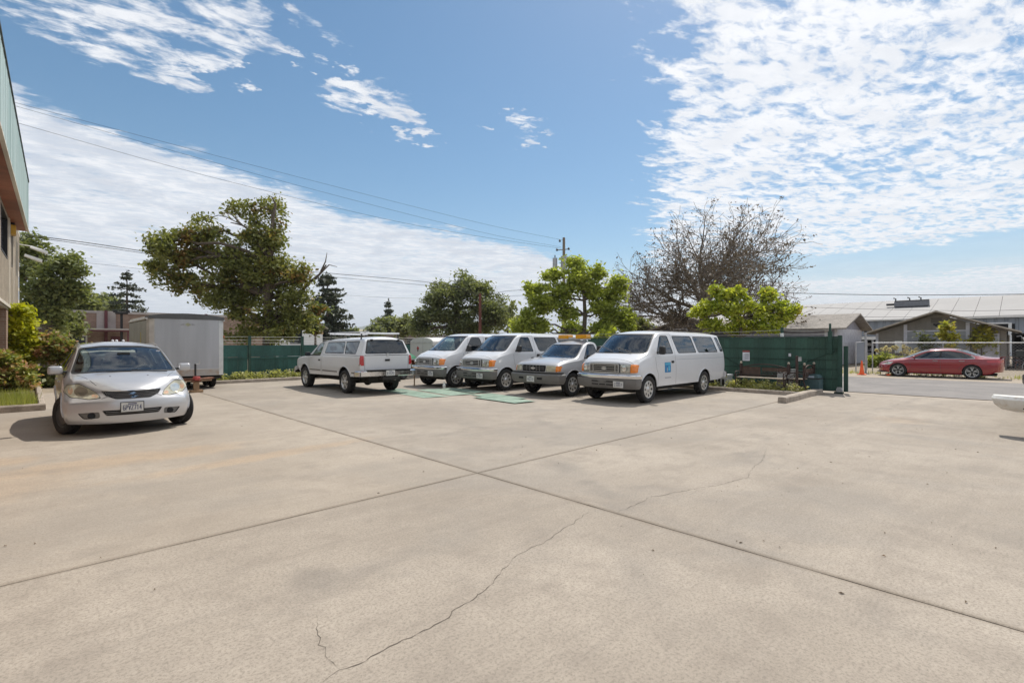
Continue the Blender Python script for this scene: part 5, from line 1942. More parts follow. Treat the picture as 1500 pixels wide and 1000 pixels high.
def build_silver_pickup(label, loc, rz):
    """late style half ton pickup with a long grey bumper and an amber light bar"""
    root = thing('pickup_truck', label, 'pickup truck', loc, rz)
    sp = dict(
        xs=[.88, .84, .68, .40, .15, -.05, -.25, -.42, -.62, -.85, -1.10, -1.38, -1.52, -1.58, -1.66, -2.2, -3.2, -4.1, -4.5, -4.56],
        zbot=[(.88, .62), (.5, .55), (.3, .46), (-4.56, .50)],
        zedge=[(.88, 1.02), (.84, 1.05), (.68, 1.09), (.15, 1.16), (-.25, 1.20), (-.42, 1.30), (-.85, 1.63), (-1.10, 1.72), (-1.38, 1.73), (-1.52, 1.68), (-1.60, 1.25), (-1.66, 1.20), (-4.56, 1.20)],
        ztop=[(.88, 1.04), (.84, 1.08), (.68, 1.13), (.15, 1.21), (-.10, 1.23), (-.25, 1.33), (-.42, 1.46), (-.85, 1.73), (-1.10, 1.80), (-1.38, 1.81), (-1.52, 1.72), (-1.60, 1.22), (-1.66, 1.18), (-4.56, 1.18)],
        ye=[(.88, .84), (.5, .88), (-.25, .90), (-.85, .74), (-1.10, .70), (-1.38, .70), (-1.55, .72), (-1.66, .92), (-4.56, .92)],
        W=[(.88, .94), (.5, .985), (-4.56, .985)],
        belt=[(.88, .98), (.3, 1.08), (-.3, 1.13), (-4.6, 1.13)],
        nose=[(.4, -.02), (.8, 0), (1.0, -.02), (1.2, -.10)], tail=[(.4, 0), (1.3, 0)],
        bowf=.15, powf=3.2, bowr=.03, fblend=.5, rblend=.3, tum=1.0)
    bm = shell(sp)
    bvh = BVHTree.FromBMesh(bm)
    up = lambda c, n: n.x > .2 and n.z > .05 and c.z > 1.1 and c.x < .2
    framed(bm, root, [(-.85, 1.195), (.85, 1.195), (.66, 1.66), (-.66, 1.66)], [(-.82, 1.22), (.82, 1.22), (.64, 1.64), (-.64, 1.64)], 'x', up, G_CLEAR, 'windshield')
    for s in (1, -1):
        windows(bm, root, [(-.55, 1.18), (-1.42, 1.18), (-1.36, 1.66), (-1.00, 1.66)], s, G_TINT, r=.06)
    fr = lambda c, n: n.x > .30 and c.x > .3
    for s in (1, -1):
        panel(bm, root, [(s * .52, .80), (s * .84, .80), (s * .86, .985), (s * .55, 1.0)], 'x', fr, M_LENSY, 'headlight', .005, r=.04)
        panel(bm, root, [(s * .85, .80), (s * .95, .81), (s * .95, .975), (s * .86, .985)], 'x', lambda c, n: n.x > .12 and c.x > .3, M_ORANGE, 'turn_signal', .005, r=.02)
    panel(bm, root, rpoly([(-.50, .80), (.50, .80), (.52, 1.0), (-.52, 1.0)], .05), 'x', fr, M_DARK, 'grille', -.02)
    truck_common(root, bm, bvh, M_SILV2, sp, 3.05, .375, .395, .455, .83, .235, 'cover')
    for s in (1, -1):
        strip(bvh, root, [(-.42, 1.16), (-.46, .9), (-.52, .50)], s)
        strip(bvh, root, [(-1.47, 1.66), (-1.50, 1.2), (-1.50, .50)], s)
    b = B()
    for y_ in (-.28, -.14, 0, .14, .28):
        b.box(.865, .885, y_ - .008, y_ + .008, .82, .99)
    for z_ in (.87, .93):
        b.box(.866, .886, -.48, .48, z_ - .008, z_ + .008)
    b.build('grille_bars', M_BUMPG, root)
    B().lathe([(0, .895), (.045, .895), (.05, .87)], 'x', 20).build('badge', M_RIM, root, loc=(0, 0, .90)).scale = (1, 1.9, .8)
    bumper(root, 'bumper', M_BUMPG, .90, .98, .16, [(0, .72), (.08, .74), (.12, .70), (.12, .58), (.09, .50), (.04, .42), (0, .42)], wrap=.18)
    bumper(root, 'bumper_pad', M_BLACK, .90, .975, .16, [(.0, .742), (.085, .742), (.085, .785), (0, .785)], wrap=.12)
    for s in (1, -1):
        B().box(1.01, 1.025, s * .40 - .10, s * .40 + .10, .56, .62).build('tow_slot', M_DARK, root)
    plate(root, 1.015, .02, .565, '48210', 1, frame=M_PLATE)
    B().box(-1.5, -.1, -.84, .84, .55, .66).build('cabin_floor', M_CABIN, root)
    B().box(-.68, -.20, -.80, .80, .90, 1.15).build('dashboard', M_CABIN, root, bevel=.05)
    seat(root, -1.02, 0, .72, 1.4)
    steering_wheel(root, -.74, .40, 1.10)
    for s in (1, -1):
        mirror(root, -.62, .96, 1.24, s, M_BLACK, (.10, .20, .15), .05)
        B().box(-1.42, -1.28, s * .985 - .012, s * .985 + .012, 1.00, 1.05).build('door_handle', M_BLACK, root, bevel=.008)
    wiper(root, [(-.06, -.1, 1.27), (-.14, -.60, 1.32)])
    wiper(root, [(-.06, .55, 1.26), (-.10, .05, 1.31)])
    finish(bm, root, M_SILV2)
    return root


def build_white_pickup(label, loc, rz, canopy=True, plate_text='8K41293', group=None, bumper_mat=None):
    """older square shouldered pickup; with canopy it carries a white shell and rack"""
    root = thing('pickup_truck', label, 'pickup truck', loc, rz, group)
    rf_ = 1.90
    if canopy:
        ze = [(-1.10, 1.74), (-1.40, 1.77), (-1.60, 1.79), (-4.2, 1.83), (-4.45, 1.80), (-4.52, 1.76)]
        zt = [(-1.10, 1.82), (-1.40, 1.85), (-1.60, 1.88), (-4.2, 1.93), (-4.45, 1.91), (-4.52, 1.86)]
        yy = [(-1.10, .73), (-1.60, .74), (-4.52, .73)]
    else:
        ze = [(-1.10, 1.74), (-1.38, 1.75), (-1.55, 1.68), (-1.62, 1.32), (-1.70, 1.28), (-4.52, 1.28)]
        zt = [(-1.10, 1.82), (-1.38, 1.83), (-1.55, 1.74), (-1.62, 1.30), (-1.70, 1.26), (-4.52, 1.26)]
        yy = [(-1.10, .73), (-1.55, .73), (-1.70, .93), (-4.52, .93)]
    sp = dict(
        xs=[.90, .87, .72, .40, .10, -.12, -.30, -.45, -.65, -.85, -1.10, -1.40, -1.55, -1.62, -1.70, -2.4, -3.2, -4.0, -4.38, -4.50, -4.53],
        zbot=[(.9, .70), (.5, .62), (.3, .53), (-4.53, .60)],
        zedge=[(.9, 1.10), (.87, 1.12), (.72, 1.15), (.10, 1.20), (-.30, 1.22), (-.45, 1.33), (-.85, 1.66)] + ze,
        ztop=[(.9, 1.12), (.87, 1.14), (.72, 1.18), (-.12, 1.24), (-.30, 1.34), (-.45, 1.46), (-.85, 1.75)] + zt,
        ye=[(.9, .90), (.5, .92), (-.30, .92), (-.85, .77)] + yy,
        W=[(.9, .96), (.5, .975), (-4.53, .975)],
        belt=[(.9, 1.05), (.3, 1.15), (-.3, 1.18), (-4.6, 1.22)],
        low=[(0, .96), (.25, .985), (.55, 1.0), (.8, .985), (1, .985)],
        nose=[(.4, 0), (1.3, -.02)], tail=[(.4, 0), (1.35, 0), (1.40, .01), (1.9, .16)],
        bowf=.10, powf=5, bowr=.05, powr=8, fblend=.4, rblend=.45, tum=1.0)
    bm = shell(sp)
    bvh = BVHTree.FromBMesh(bm)
    up = lambda c, n: n.x > .2 and n.z > .05 and c.z > 1.1 and c.x < .2
    framed(bm, root, [(-.86, 1.22), (.86, 1.22), (.71, 1.73), (-.71, 1.73)], [(-.83, 1.25), (.83, 1.25), (.69, 1.71), (-.69, 1.71)], 'x', up, G_CLEAR, 'windshield')
    for s in (1, -1):
        windows(bm, root, [(-.58, 1.235), (-1.40, 1.235), (-1.36, 1.71), (-1.00, 1.71)], s, G_TINT, r=.05)
        if canopy:
            windows(bm, root, [(-1.68, 1.335), (-3.22, 1.335), (-3.04, 1.755), (-1.68, 1.735)], s, G_DARK, r=.06)
            windows(bm, root, [(-3.30, 1.335), (-4.10, 1.335), (-4.10, 1.775), (-3.12, 1.755)], s, G_DARK, r=.06)
    rear = lambda c, n: n.x < -.3
    if canopy:
        framed(bm, root, [(-.80, 1.345), (.80, 1.345), (.66, 1.815), (-.66, 1.815)], [(-.765, 1.375), (.765, 1.375), (.635, 1.785), (-.635, 1.785)], 'x', rear, G_DARK, 'rear_window', r=.08, ri=.07)
    else:
        panel(bm, root, [(-.58, 1.36), (.58, 1.36), (.52, 1.66), (-.52, 1.66)], 'x', lambda c, n: n.x < -.2 and -1.8 < c.x < -1.2, G_DARK, 'rear_window', 0, r=.05)
    for s in ((1, -1) if canopy else ()):
        tl_ = panel(bm, root, [(s * .835, .97), (s * .965, .97), (s * .965, 1.29), (s * .845, 1.29)], 'x', lambda c, n: n.x < -.15 and c.x < -4.2, M_REDL, 'tail_light', .012)
        B().box(-4.50, -4.40, s * .945 - .03, s * .945 + .03, .97, 1.0).build('lamp_white', M_LENS, tl_)
    fr = lambda c, n: n.x > .3 and c.x > .3
    for s in (1, -1):
        panel(bm, root, [(s * .52, .86), (s * .90, .86), (s * .90, 1.06), (s * .52, 1.06)], 'x', fr, M_LENS, 'headlight', .005)
    panel(bm, root, [(-.50, .84), (.50, .84), (.50, 1.08), (-.50, 1.08)], 'x', fr, M_DARK, 'grille', -.02)
    truck_common(root, bm, bvh, M_VWHITE, sp, 3.34, .395, .44, .475, .83, .265, 'alloy6')
    for s in (1, -1):
        strip(bvh, root, [(-.40, 1.16), (-.44, .95), (-.44, .60)], s)
        strip(bvh, root, [(-1.46, 1.70), (-1.48, 1.2), (-1.48, .60)], s)
        strip(bvh, root, [(-1.56, 1.26), (-1.56, .60)], s)
        for (a, c) in ((-.50, -1.44), (-1.60, -2.80), (-3.86, -4.40), (-.46, -.49)):
            strip(bvh, root, [(a, .715), (c, .715)], s, w=.045, name='side_moulding', mat=M_BUMPG, off=.006)
        if canopy:
            strip(bvh, root, [(-1.54, 1.285), (-4.45, 1.285)], s, w=.014, name='shell_seam')
        mirror(root, -.62, .95, 1.29, s, M_BLACK, (.09, .19, .15), .04)
        B().box(-1.42, -1.30, s * .975 - .012, s * .975 + .012, 1.06, 1.11).build('door_handle', M_BLACK, root, bevel=.008)
    # tailgate
    strip(bvh, root, [(-.81, .72), (-.81, 1.29)], -1, ax='x')
    strip(bvh, root, [(.81, .72), (.81, 1.29)], -1, ax='x')
    strip(bvh, root, [(-.81, 1.30), (.81, 1.30)], -1, ax='x', w=.02)
    strip(bvh, root, [(-.81, .73), (.81, .73)], -1, ax='x', w=.02)
    B().box(-4.555, -4.525, -.09, .09, 1.10, 1.17).build('tailgate_handle', M_BLACK, root, bevel=.008)
    if canopy:
        B().box(-4.53, -4.45, -.80, .80, 1.305, 1.335).build('canopy_sill', M_VWHITE, root, bevel=.006)
        B().box(-4.56, -4.50, -.03, .03, 1.28, 1.36).build('canopy_latch', M_RIM, root)
        for yy_ in (-.50, .50):
            B().box(-4.42, -4.34, yy_ - .03, yy_ + .03, 1.77, 1.83).build('hinge', M_BLACK, root)
        # ladder rack: two cross bars on feet and a long bar
        for x_ in (-1.75, -4.05):
            rk_ = B().tube([(x_, -.74, 2.03), (x_, .74, 2.03)], .028, 8).build('rack_bar', M_VWHITE, root, smooth=True)
            for s in (1, -1):
                B().tube([(x_, s * .68, 2.02), (x_, s * .70, 1.80)], .022, 6).build('rack_foot', M_BLACK, rk_)
        B().tube([(-1.2, .55, 2.07), (-4.3, .55, 2.075)], .022, 6).build('rack_bar', M_VWHITE, root)
    bmat = bumper_mat or M_CHROME
    if canopy:
        bumper(root, 'rear_bumper', bmat, 4.56, .95, .05, [(0, .60), (.13, .60), (.17, .63), (.17, .77), (.13, .80), (0, .80)], s=-1, wrap=.12, pw=6)
        B().box(-4.74, -4.58, -.80, .80, .80, .83).build('bumper_step', M_BLACK, root)
        plate(root, -4.735, 0.0, .71, plate_text, -1, frame=M_PLATE)
        B().box(-4.80, -4.50, -.32, .32, .50, .585).build('tow_hitch', M_UNDER, root)
        B().tube([(-4.3, -.25, .50), (-4.62, -.25, .48)], .035, 8).build('exhaust', M_BUMPG, root)
    plate(root, .98, 0, .62, plate_text, 1, frame=M_PLATE)
    bumper(root, 'front_bumper', M_CHROME, .92, .95, .10, [(0, .55), (.10, .55), (.12, .60), (.12, .76), (.08, .80), (0, .80)], wrap=.1)
    B().box(-1.5, -.1, -.84, .84, .60, .70).build('cabin_floor', M_CABIN, root)
    B().box(-.72, -.24, -.82, .82, .95, 1.20).build('dashboard', M_CABIN, root, bevel=.05)
    seat(root, -1.05, 0, .76, 1.4)
    steering_wheel(root, -.76, .40, 1.14)
    if not canopy:
        B().box(-4.45, -1.66, -.80, .80, 1.14, 1.20).build('bed_floor', M_UNDER, root)
    finish(bm, root, M_VWHITE)
    return root
# ------------------------------------------------------------------ small silver car
M_EMB = pmat('badge_blue_silver', (0.22, 0.36, 0.58), 0.2, 0.6)
M_MESHG = pmat('grille_mesh', (0.30, 0.30, 0.31), 0.35, 0.8)


def build_silver_car(loc, rz, scale):
    root = thing('parked_car', 'silver compact hatchback with yellowed headlights turned towards the yard beside the shrubs', 'car', loc, rz)
    sp = dict(
        xs=[.86, .84, .74, .58, .38, .18, .02, -.14, -.32, -.55, -.80, -1.05, -1.5, -2.1, -2.6, -2.9, -3.08, -3.2, -3.26],
        zbot=[(.86, .21), (.5, .20), (.3, .22), (-2.9, .24), (-3.26, .34)],
        zedge=[(.86, .68), (.84, .72), (.74, .79), (.58, .87), (.38, .925), (.18, .96), (.02, .98), (-.14, 1.05), (-.32, 1.16), (-.55, 1.31), (-.80, 1.44), (-1.05, 1.50), (-1.5, 1.525), (-2.1, 1.52), (-2.6, 1.47), (-2.9, 1.34), (-3.08, 1.15), (-3.26, .98)],
        ztop=[(.86, .755), (.84, .795), (.74, .865), (.58, .915), (.38, .975), (.18, 1.04), (.10, 1.05), (.02, 1.10), (-.14, 1.20), (-.32, 1.31), (-.55, 1.44), (-.80, 1.54), (-1.05, 1.585), (-1.5, 1.60), (-2.1, 1.595), (-2.6, 1.55), (-2.9, 1.42), (-3.08, 1.22), (-3.26, 1.02)],
        ye=[(.86, .62), (.74, .70), (.38, .76), (.02, .785), (-.14, .775), (-.55, .695), (-.80, .65), (-1.05, .635), (-2.1, .63), (-2.9, .63), (-3.26, .72)],
        W=[(.86, .86), (.6, .915), (.0, .915), (-2.9, .915), (-3.26, .85)],
        belt=[(.86, .56), (.5, .70), (.1, .86), (-.2, .93), (-3.0, 1.00)],
        low=[(0, .93), (.2, .975), (.5, 1.0), (.8, .985), (1, .95)],
        nose=[(.1, -.10), (.25, -.02), (.45, .0), (.58, -.01), (.68, -.05), (.78, -.07), (.9, -.12)],
        tail=[(.2, .04), (.6, 0), (1.0, .05)],
        bowf=.36, powf=2.3, bowr=.2, fblend=.62, rblend=.5, tum=1.05, crown=2.0)
    bm = shell(sp)
    bvh = BVHTree.FromBMesh(bm)
    up = lambda c, n: n.x > .15 and n.z > .2 and c.z > .98 and c.x < .5
    framed(bm, root, [(-.78, 1.02), (-.35, 1.045), (.35, 1.045), (.78, 1.02), (.62, 1.47), (.3, 1.515), (-.3, 1.515), (-.62, 1.47)],
           [(-.745, 1.05), (-.35, 1.065), (.35, 1.065), (.745, 1.05), (.60, 1.45), (.3, 1.49), (-.3, 1.49), (-.60, 1.45)], 'x', up, G_CLEAR, 'windshield', r=.05, ri=.05)
    for s in (1, -1):
        windows(bm, root, [(-.42, .985), (-1.25, .985), (-1.28, 1.455), (-.98, 1.455)], s, G_TINT, r=.06)
        windows(bm, root, [(-1.33, .985), (-2.30, 1.01), (-2.20, 1.465), (-1.36, 1.455)], s, G_TINT, r=.06)
        windows(bm, root, [(-2.36, 1.06), (-2.74, 1.12), (-2.50, 1.42), (-2.28, 1.44)], s, G_TINT, r=.05)
        windows(bm, root, [(-.18, .955), (-.36, .955), (-.46, 1.09)], s, G_TINT, .012, 'quarter_window', r=.02)
    rear = lambda c, n: n.x < -.2 and c.z > .8 and c.x < -2.6
    framed(bm, root, [(-.56, 1.10), (.56, 1.10), (.50, 1.44), (-.50, 1.44)], [(-.53, 1.13), (.53, 1.13), (.47, 1.41), (-.47, 1.41)], 'x', rear, G_TINT, 'rear_window')
    fr = lambda c, n: n.x > .02 and c.x > .2
    for s in (1, -1):
        hl_poly = [(s * .43, .645), (s * .56, .625), (s * .79, .655), (s * .885, .76), (s * .85, .855), (s * .68, .87), (s * .56, .79), (s * .47, .715)]
        hc = (sum(p[0] for p in hl_poly) / 8, sum(p[1] for p in hl_poly) / 8)
        hl = framed(bm, root, [(hc[0] + (p[0] - hc[0]) * 1.05, hc[1] + (p[1] - hc[1]) * 1.08) for p in hl_poly], hl_poly, 'x', fr, M_LENSY, 'headlight', r=.03, ri=.03, push=.004, matr=M_GAP, rname='lamp_surround')
        # reflector bowl and amber corner behind the lens show as raised areas
        bb = BVHTree.FromPolygons([v.co[:] for v in hl.data.vertices], [p.vertices[:] for p in hl.data.polygons])
        def patch(cy, cz, ry, rz2, mat, name):
            vs = []
            for q in range(16):
                a = 2 * PI * q / 16
                yy_, zz_ = s * (cy + ry * math.cos(a)), cz + rz2 * math.sin(a)
                h, nn, _, _ = bb.ray_cast(Vector((3, yy_, zz_)), Vector((-1, 0, 0)))
                if h is None:
                    continue
                vs.append(h + Vector((.0015, 0, 0)))
            if len(vs) > 3:
                obj(name, faces_mesh(name, vs, [tuple(range(len(vs)))]), mat, hl)
        patch(.665, .745, .088, .078, pmat('reflector', (.70, .70, .64), .08, .9), 'reflector')
        patch(.795, .765, .032, .06, M_PEACH, 'corner_lamp')
        patch(.50, .675, .04, .03, M_PEACH, 'corner_lamp')
        panel(bm, root, rpoly([(s * .44, .315), (s * .64, .295), (s * .72, .40), (s * .45, .415)], .03), 'x', fr, M_BUMPG, 'fog_recess', -.018)
        B().lathe([(0, .02), (.045, .018), (.055, 0)], 'x', 16, (.70, s * .545, .355)).build('fog_lamp', M_DARK, root, smooth=True)
        arch(bm, root, 0, .33, .375, s, M_SILVER)
        arch(bm, root, -2.5, .325, .355, s, M_SILVER)
    gr = [(-.42, .745), (.42, .745), (.37, .675), (.23, .612), (-.23, .612), (-.37, .675)]
    panel(bm, root, rpoly(gr, .02), 'x', fr, M_DARK, 'grille', -.022)
    panel(bm, root, rpoly([(-.36, .345), (.36, .345), (.42, .435), (-.42, .435)], .02), 'x', fr, M_DARK, 'lower_intake', -.03)
    # woven grille mesh: small bright diamonds
    b = B()
    for iy in range(-14, 15):
        for iz in range(5):
            y_, z_ = iy * .028 + (.014 if iz % 2 else 0), .622 + iz * .026
            if not inpoly((y_, z_), [(p[0] * .97, .68 + (p[1] - .68) * .88) for p in gr]):
                continue
            h, nn, _, _ = bvh.ray_cast(Vector((3, y_, z_)), Vector((-1, 0, 0)))
            if h is None:
                continue
            x_ = h.x - .006
            r_ = .0095
            b.add([(x_, y_ - r_, z_), (x_, y_, z_ - r_ * .8), (x_, y_ + r_, z_), (x_, y_, z_ + r_ * .8)], [(0, 1, 2, 3)])
    b.build('grille_mesh', M_MESHG, root)
    b = B()
    for z_ in (.375, .405):
        b.tube([(bvh.ray_cast(Vector((3, y_, z_)), Vector((-1, 0, 0)))[0].x - .012, y_, z_) for y_ in np.linspace(-.37, .37, 9)], .007, 5)
    b.build('intake_bars', M_BUMPG, root)
    # bright lip over the grille
    B().tube([(bvh.ray_cast(Vector((3, y_, .752)), Vector((-1, 0, 0)))[0].x + .002, y_, .752) for y_ in np.linspace(-.41, .41, 11)], .008, 6).build('grille_trim', M_CHROME, root)
    # slanted S badge
    ex = bvh.ray_cast(Vector((3, 0, .675)), Vector((-1, 0, 0)))[0].x + .008
    S1 = [(-.062, .012), (0, .052), (.028, .034), (-.020, .004), (.062, -.012), (0, -.052), (-.028, -.034), (.020, -.004)]
    S1 = [(-.062, .010), (.0, .050), (.034, .030), (-.014, .006), (.026, -.016), (.062, -.010), (0, -.050), (-.034, -.030), (.014, -.006), (-.026, .016)]
    b = B().prism([(p[0] * 1.15, .676 + p[1] * 1.1) for p in S1], ex - .004, ex + .006, 'x')
    b.build('badge', M_EMB, root)
    px = bvh.ray_cast(Vector((3, 0, .47)), Vector((-1, 0, 0)))[0].x
    plate(root, px + .004, -.02, .475, '6PVZ714', 1, frame=M_BLACK)
    for s in (1, -1):
        strip(bvh, root, [(.50, s * .47), (.30, s * .58), (.05, s * .70)], 1, ax='z', w=.007)
        strip(bvh, root, [(-.30, .92), (-.36, .60), (-.42, .28)], s)
        strip(bvh, root, [(-1.31, 1.0), (-1.33, .28)], s)
        strip(bvh, root, [(-2.33, 1.02), (-2.38, .80), (-2.16, .62), (-2.10, .45)], s)
        mirror(root, -.36, .80, 1.085, s, M_SILVER, (.14, .20, .15), .065)
        for x_ in (-1.18, -2.2):
            B().box(x_ - .08, x_ + .08, s * .90 - .012, s * .90 + .012, .83, .865).build('door_handle', M_SILVER, root, bevel=.008)
        B().box(.30, .32, s * .27 - .012, s * .27 + .012, .975, .985).build('washer_jet', M_BLACK, root)
        B().tube([(-.95, s * .60, 1.525), (-1.5, s * .60, 1.56), (-2.5, s * .585, 1.53)], .012, 6).build('roof_rail', M_SILVER, root)
    strip(bvh, root, [(.725, -.42), (.77, -.2), (.78, 0), (.77, .2), (.725, .42)], 1, ax='z', w=.008)
    B().box(-2.9, .1, -.74, .74, .26, .36).build('cabin_floor', M_CABIN, root)
    B().box(-.42, .0, -.68, .68, .72, 1.00).build('dashboard', M_CABIN, root, bevel=.06)
    for y_ in (-.35, .35):
        seat(root, -.98, y_, .48, .48, .16, .60, mat=M_SEAT)
    seat(root, -1.95, 0, .50, 1.2, .16, .55, mat=M_SEAT)
    steering_wheel(root, -.50, .35, .96)
    B().box(-.46, -.42, -.10, .10, 1.33, 1.385).build('inner_mirror', M_BLACK, root, bevel=.01)
    B().box(-.02, .02, .44, .50, 1.41, 1.425).build('windshield_tag', M_PAPER, root)
    B().box(-2.8, .4, -.55, .55, .18, .26).build('underbody', M_UNDER, root)
    for s in (1, -1):
        make_wheel(root, 0, s * .815, .325, .21, 'steel', .34)
        make_wheel(root, -2.5, s * .80, .312, .195, 'steel')
    wiper(root, [(.115, .60, 1.03), (.155, .05, 1.075)])
    wiper(root, [(.145, .05, 1.06), (.13, -.45, 1.06)])
    # debris lying on the roof
    b = B()
    for (x_, y_) in ((-1.6, .12), (-1.7, .02), (-1.65, -.05)):
        b.lathe([(0, -.01), (.03, 0), (.022, .02), (0, .03)], 'z', 6, (x_, y_, 1.605))
    b.build('roof_debris', M_PAPER, root)
    finish(bm, root, M_SILVER)
    root.scale = (scale,) * 3
    return root


# ------------------------------------------------------------------ red saloon across the street
M_SILT = pmat('bright_trim', (0.55, 0.57, 0.62), 0.2, 0.9)


def build_red_car(loc, rz):
    root = thing('parked_car', 'dark red four door saloon with twin spoke wheels parked across the street', 'car', loc, rz)
    sp = dict(
        xs=[.94, .91, .80, .62, .40, .15, -.10, -.32, -.55, -.80, -1.05, -1.35, -1.9, -2.3, -2.55, -2.8, -3.05, -3.3, -3.55, -3.75, -3.84, -3.87],
        zbot=[(.94, .24), (.5, .20), (-3.3, .22), (-3.87, .34)],
        zedge=[(.94, .62), (.91, .66), (.80, .71), (.40, .80), (-.10, .88), (-.32, .93), (-.55, 1.05), (-.80, 1.18), (-1.05, 1.28), (-1.35, 1.34), (-1.9, 1.355), (-2.3, 1.31), (-2.55, 1.23), (-2.8, 1.11), (-3.05, 1.01), (-3.3, .99), (-3.84, .98)],
        ztop=[(.94, .66), (.91, .70), (.80, .76), (.40, .87), (-.10, .96), (-.32, 1.05), (-.55, 1.17), (-.80, 1.29), (-1.05, 1.38), (-1.35, 1.44), (-1.9, 1.455), (-2.3, 1.42), (-2.55, 1.35), (-2.8, 1.24), (-3.05, 1.12), (-3.3, 1.05), (-3.84, 1.03)],
        ye=[(.94, .62), (.6, .74), (-.10, .78), (-.55, .69), (-1.05, .62), (-1.9, .60), (-2.55, .62), (-2.8, .66), (-3.05, .74), (-3.87, .72)],
        W=[(.94, .86), (.5, .92), (-3.4, .92), (-3.87, .86)],
        belt=[(.94, .58), (.5, .70), (.0, .80), (-.4, .87), (-3.0, .94), (-3.87, .94)],
        low=[(0, .93), (.2, .97), (.55, 1.0), (.8, .985), (1, .95)],
        nose=[(.1, -.08), (.3, 0), (.55, -.01), (.8, -.12)], tail=[(.2, .08), (.5, 0), (.85, .0), (1.1, -.02)],
        bowf=.34, powf=2.6, bowr=.22, powr=3, fblend=.6, rblend=.5, tum=1.1)
    bm = shell(sp)
    bvh = BVHTree.FromBMesh(bm)
    up = lambda c, n: n.x > .15 and n.z > .2 and c.z > .92 and c.x < .3
    framed(bm, root, [(-.76, .955), (.76, .955), (.58, 1.37), (-.58, 1.37)], [(-.73, .975), (.73, .975), (.56, 1.35), (-.56, 1.35)], 'x', up, G_DARK, 'windshield')
    back = lambda c, n: n.x < -.12 and n.z > .2 and c.z > 1.0 and c.x < -2
    framed(bm, root, [(-.66, 1.09), (.66, 1.09), (.56, 1.38), (-.56, 1.38)], [(-.63, 1.11), (.63, 1.11), (.54, 1.36), (-.54, 1.36)], 'x', back, G_DARK, 'rear_window')
    for s in (1, -1):
        # bright line under and round the windows
        cut(bm, rpoly([(-.52, .925), (-2.88, .965), (-2.76, 1.09), (-2.40, 1.245), (-1.9, 1.315), (-1.42, 1.305), (-1.1, 1.24)], .05), 'y', side(s))
        windows(bm, root, [(-.58, .945), (-1.60, .955), (-1.62, 1.30), (-1.38, 1.285), (-1.08, 1.20)], s, G_DARK, .01, rub=False, r=.03)
        windows(bm, root, [(-1.66, .955), (-2.45, .965), (-2.42, 1.20), (-1.95, 1.295), (-1.68, 1.30)], s, G_DARK, .01, rub=False, r=.03)
        windows(bm, root, [(-2.49, .97), (-2.80, .985), (-2.70, 1.08), (-2.47, 1.175)], s, G_DARK, .008, 'quarter_window', rub=False, r=.03)
        fs_ = cut(bm, rpoly([(-.52, .925), (-2.88, .965), (-2.76, 1.09), (-2.40, 1.245), (-1.9, 1.315), (-1.42, 1.305), (-1.1, 1.24)], .05), 'y', side(s))
        obj('window_frame', mesh_from_bm('window_frame', lift(bm, fs_, 0), True), M_TRIMB, root)
        strip(bvh, root, [(-.46, .91), (-1.6, .935), (-2.86, .955), (-2.86, 1.02), (-2.74, 1.11)], s, w=.022, name='bright_trim', mat=M_SILT, off=.004)
        arch(bm, root, 0, .34, .365, s, M_RED)
        arch(bm, root, -2.78, .34, .365, s, M_RED)
        strip(bvh, root, [(-.42, .88), (-.50, .60), (-.46, .27)], s)
        strip(bvh, root, [(-1.63, .95), (-1.66, .27)], s)
        strip(bvh, root, [(-2.62, .96), (-2.58, .75), (-2.36, .55), (-2.30, .40)], s)
        strip(bvh, root, [(-.40, .70), (-2.3, .78), (-3.3, .84)], s, w=.010, name='body_crease', mat=M_RED, off=.003)
        for x_ in (-1.45, -2.42):
            B().box(x_ - .10, x_ + .10, s * .905 - .012, s * .905 + .018, .825, .85).build('door_handle', M_SILT, root, bevel=.006)
        mirror(root, -.66, .86, .99, s, M_RED, (.11, .19, .12), .04)
        panel(bm, root, [(s * .50, .62), (s * .90, .60), (s * .90, .74), (s * .60, .72)], 'x', lambda c, n: n.x > .05 and c.x > .2, M_LENS, 'headlight', .004, r=.02)
        panel(bm, root, [(s * .42, .80), (s * .90, .78), (s * .88, .90), (s * .45, .90)], 'x', lambda c, n: n.x < -.05 and c.x < -3.2, M_REDL, 'tail_light', .004, r=.02)
        make_wheel(root, 0, s * .81, .335, .225, 'split5', 0, .085)
        make_wheel(root, -2.78, s * .81, .335, .225, 'split5', 0, .085)
    bumper(root, 'front_lip', M_BLACK, .93, .80, .30, [(-.04, .20), (.05, .20), (.06, .24), (0, .26)], wrap=.2, pw=2.6)
    B().prism([(-3.70, 1.03), (-3.92, 1.06), (-3.92, 1.08), (-3.70, 1.055)], -.62, .62, 'y').build('spoiler', M_RED, root)
    B().box(-3.6, .4, -.6, .6, .16, .25).build('underbody', M_UNDER, root)
    B().box(-3.0, .1, -.76, .76, .28, .36).build('cabin_floor', M_CABIN, root)
    for y_ in (-.36, .36):
        seat(root, -1.25, y_, .45, .48, .2, .58)
    seat(root, -2.2, 0, .45, 1.2, .2, .55)
    finish(bm, root, M_RED)
    return root
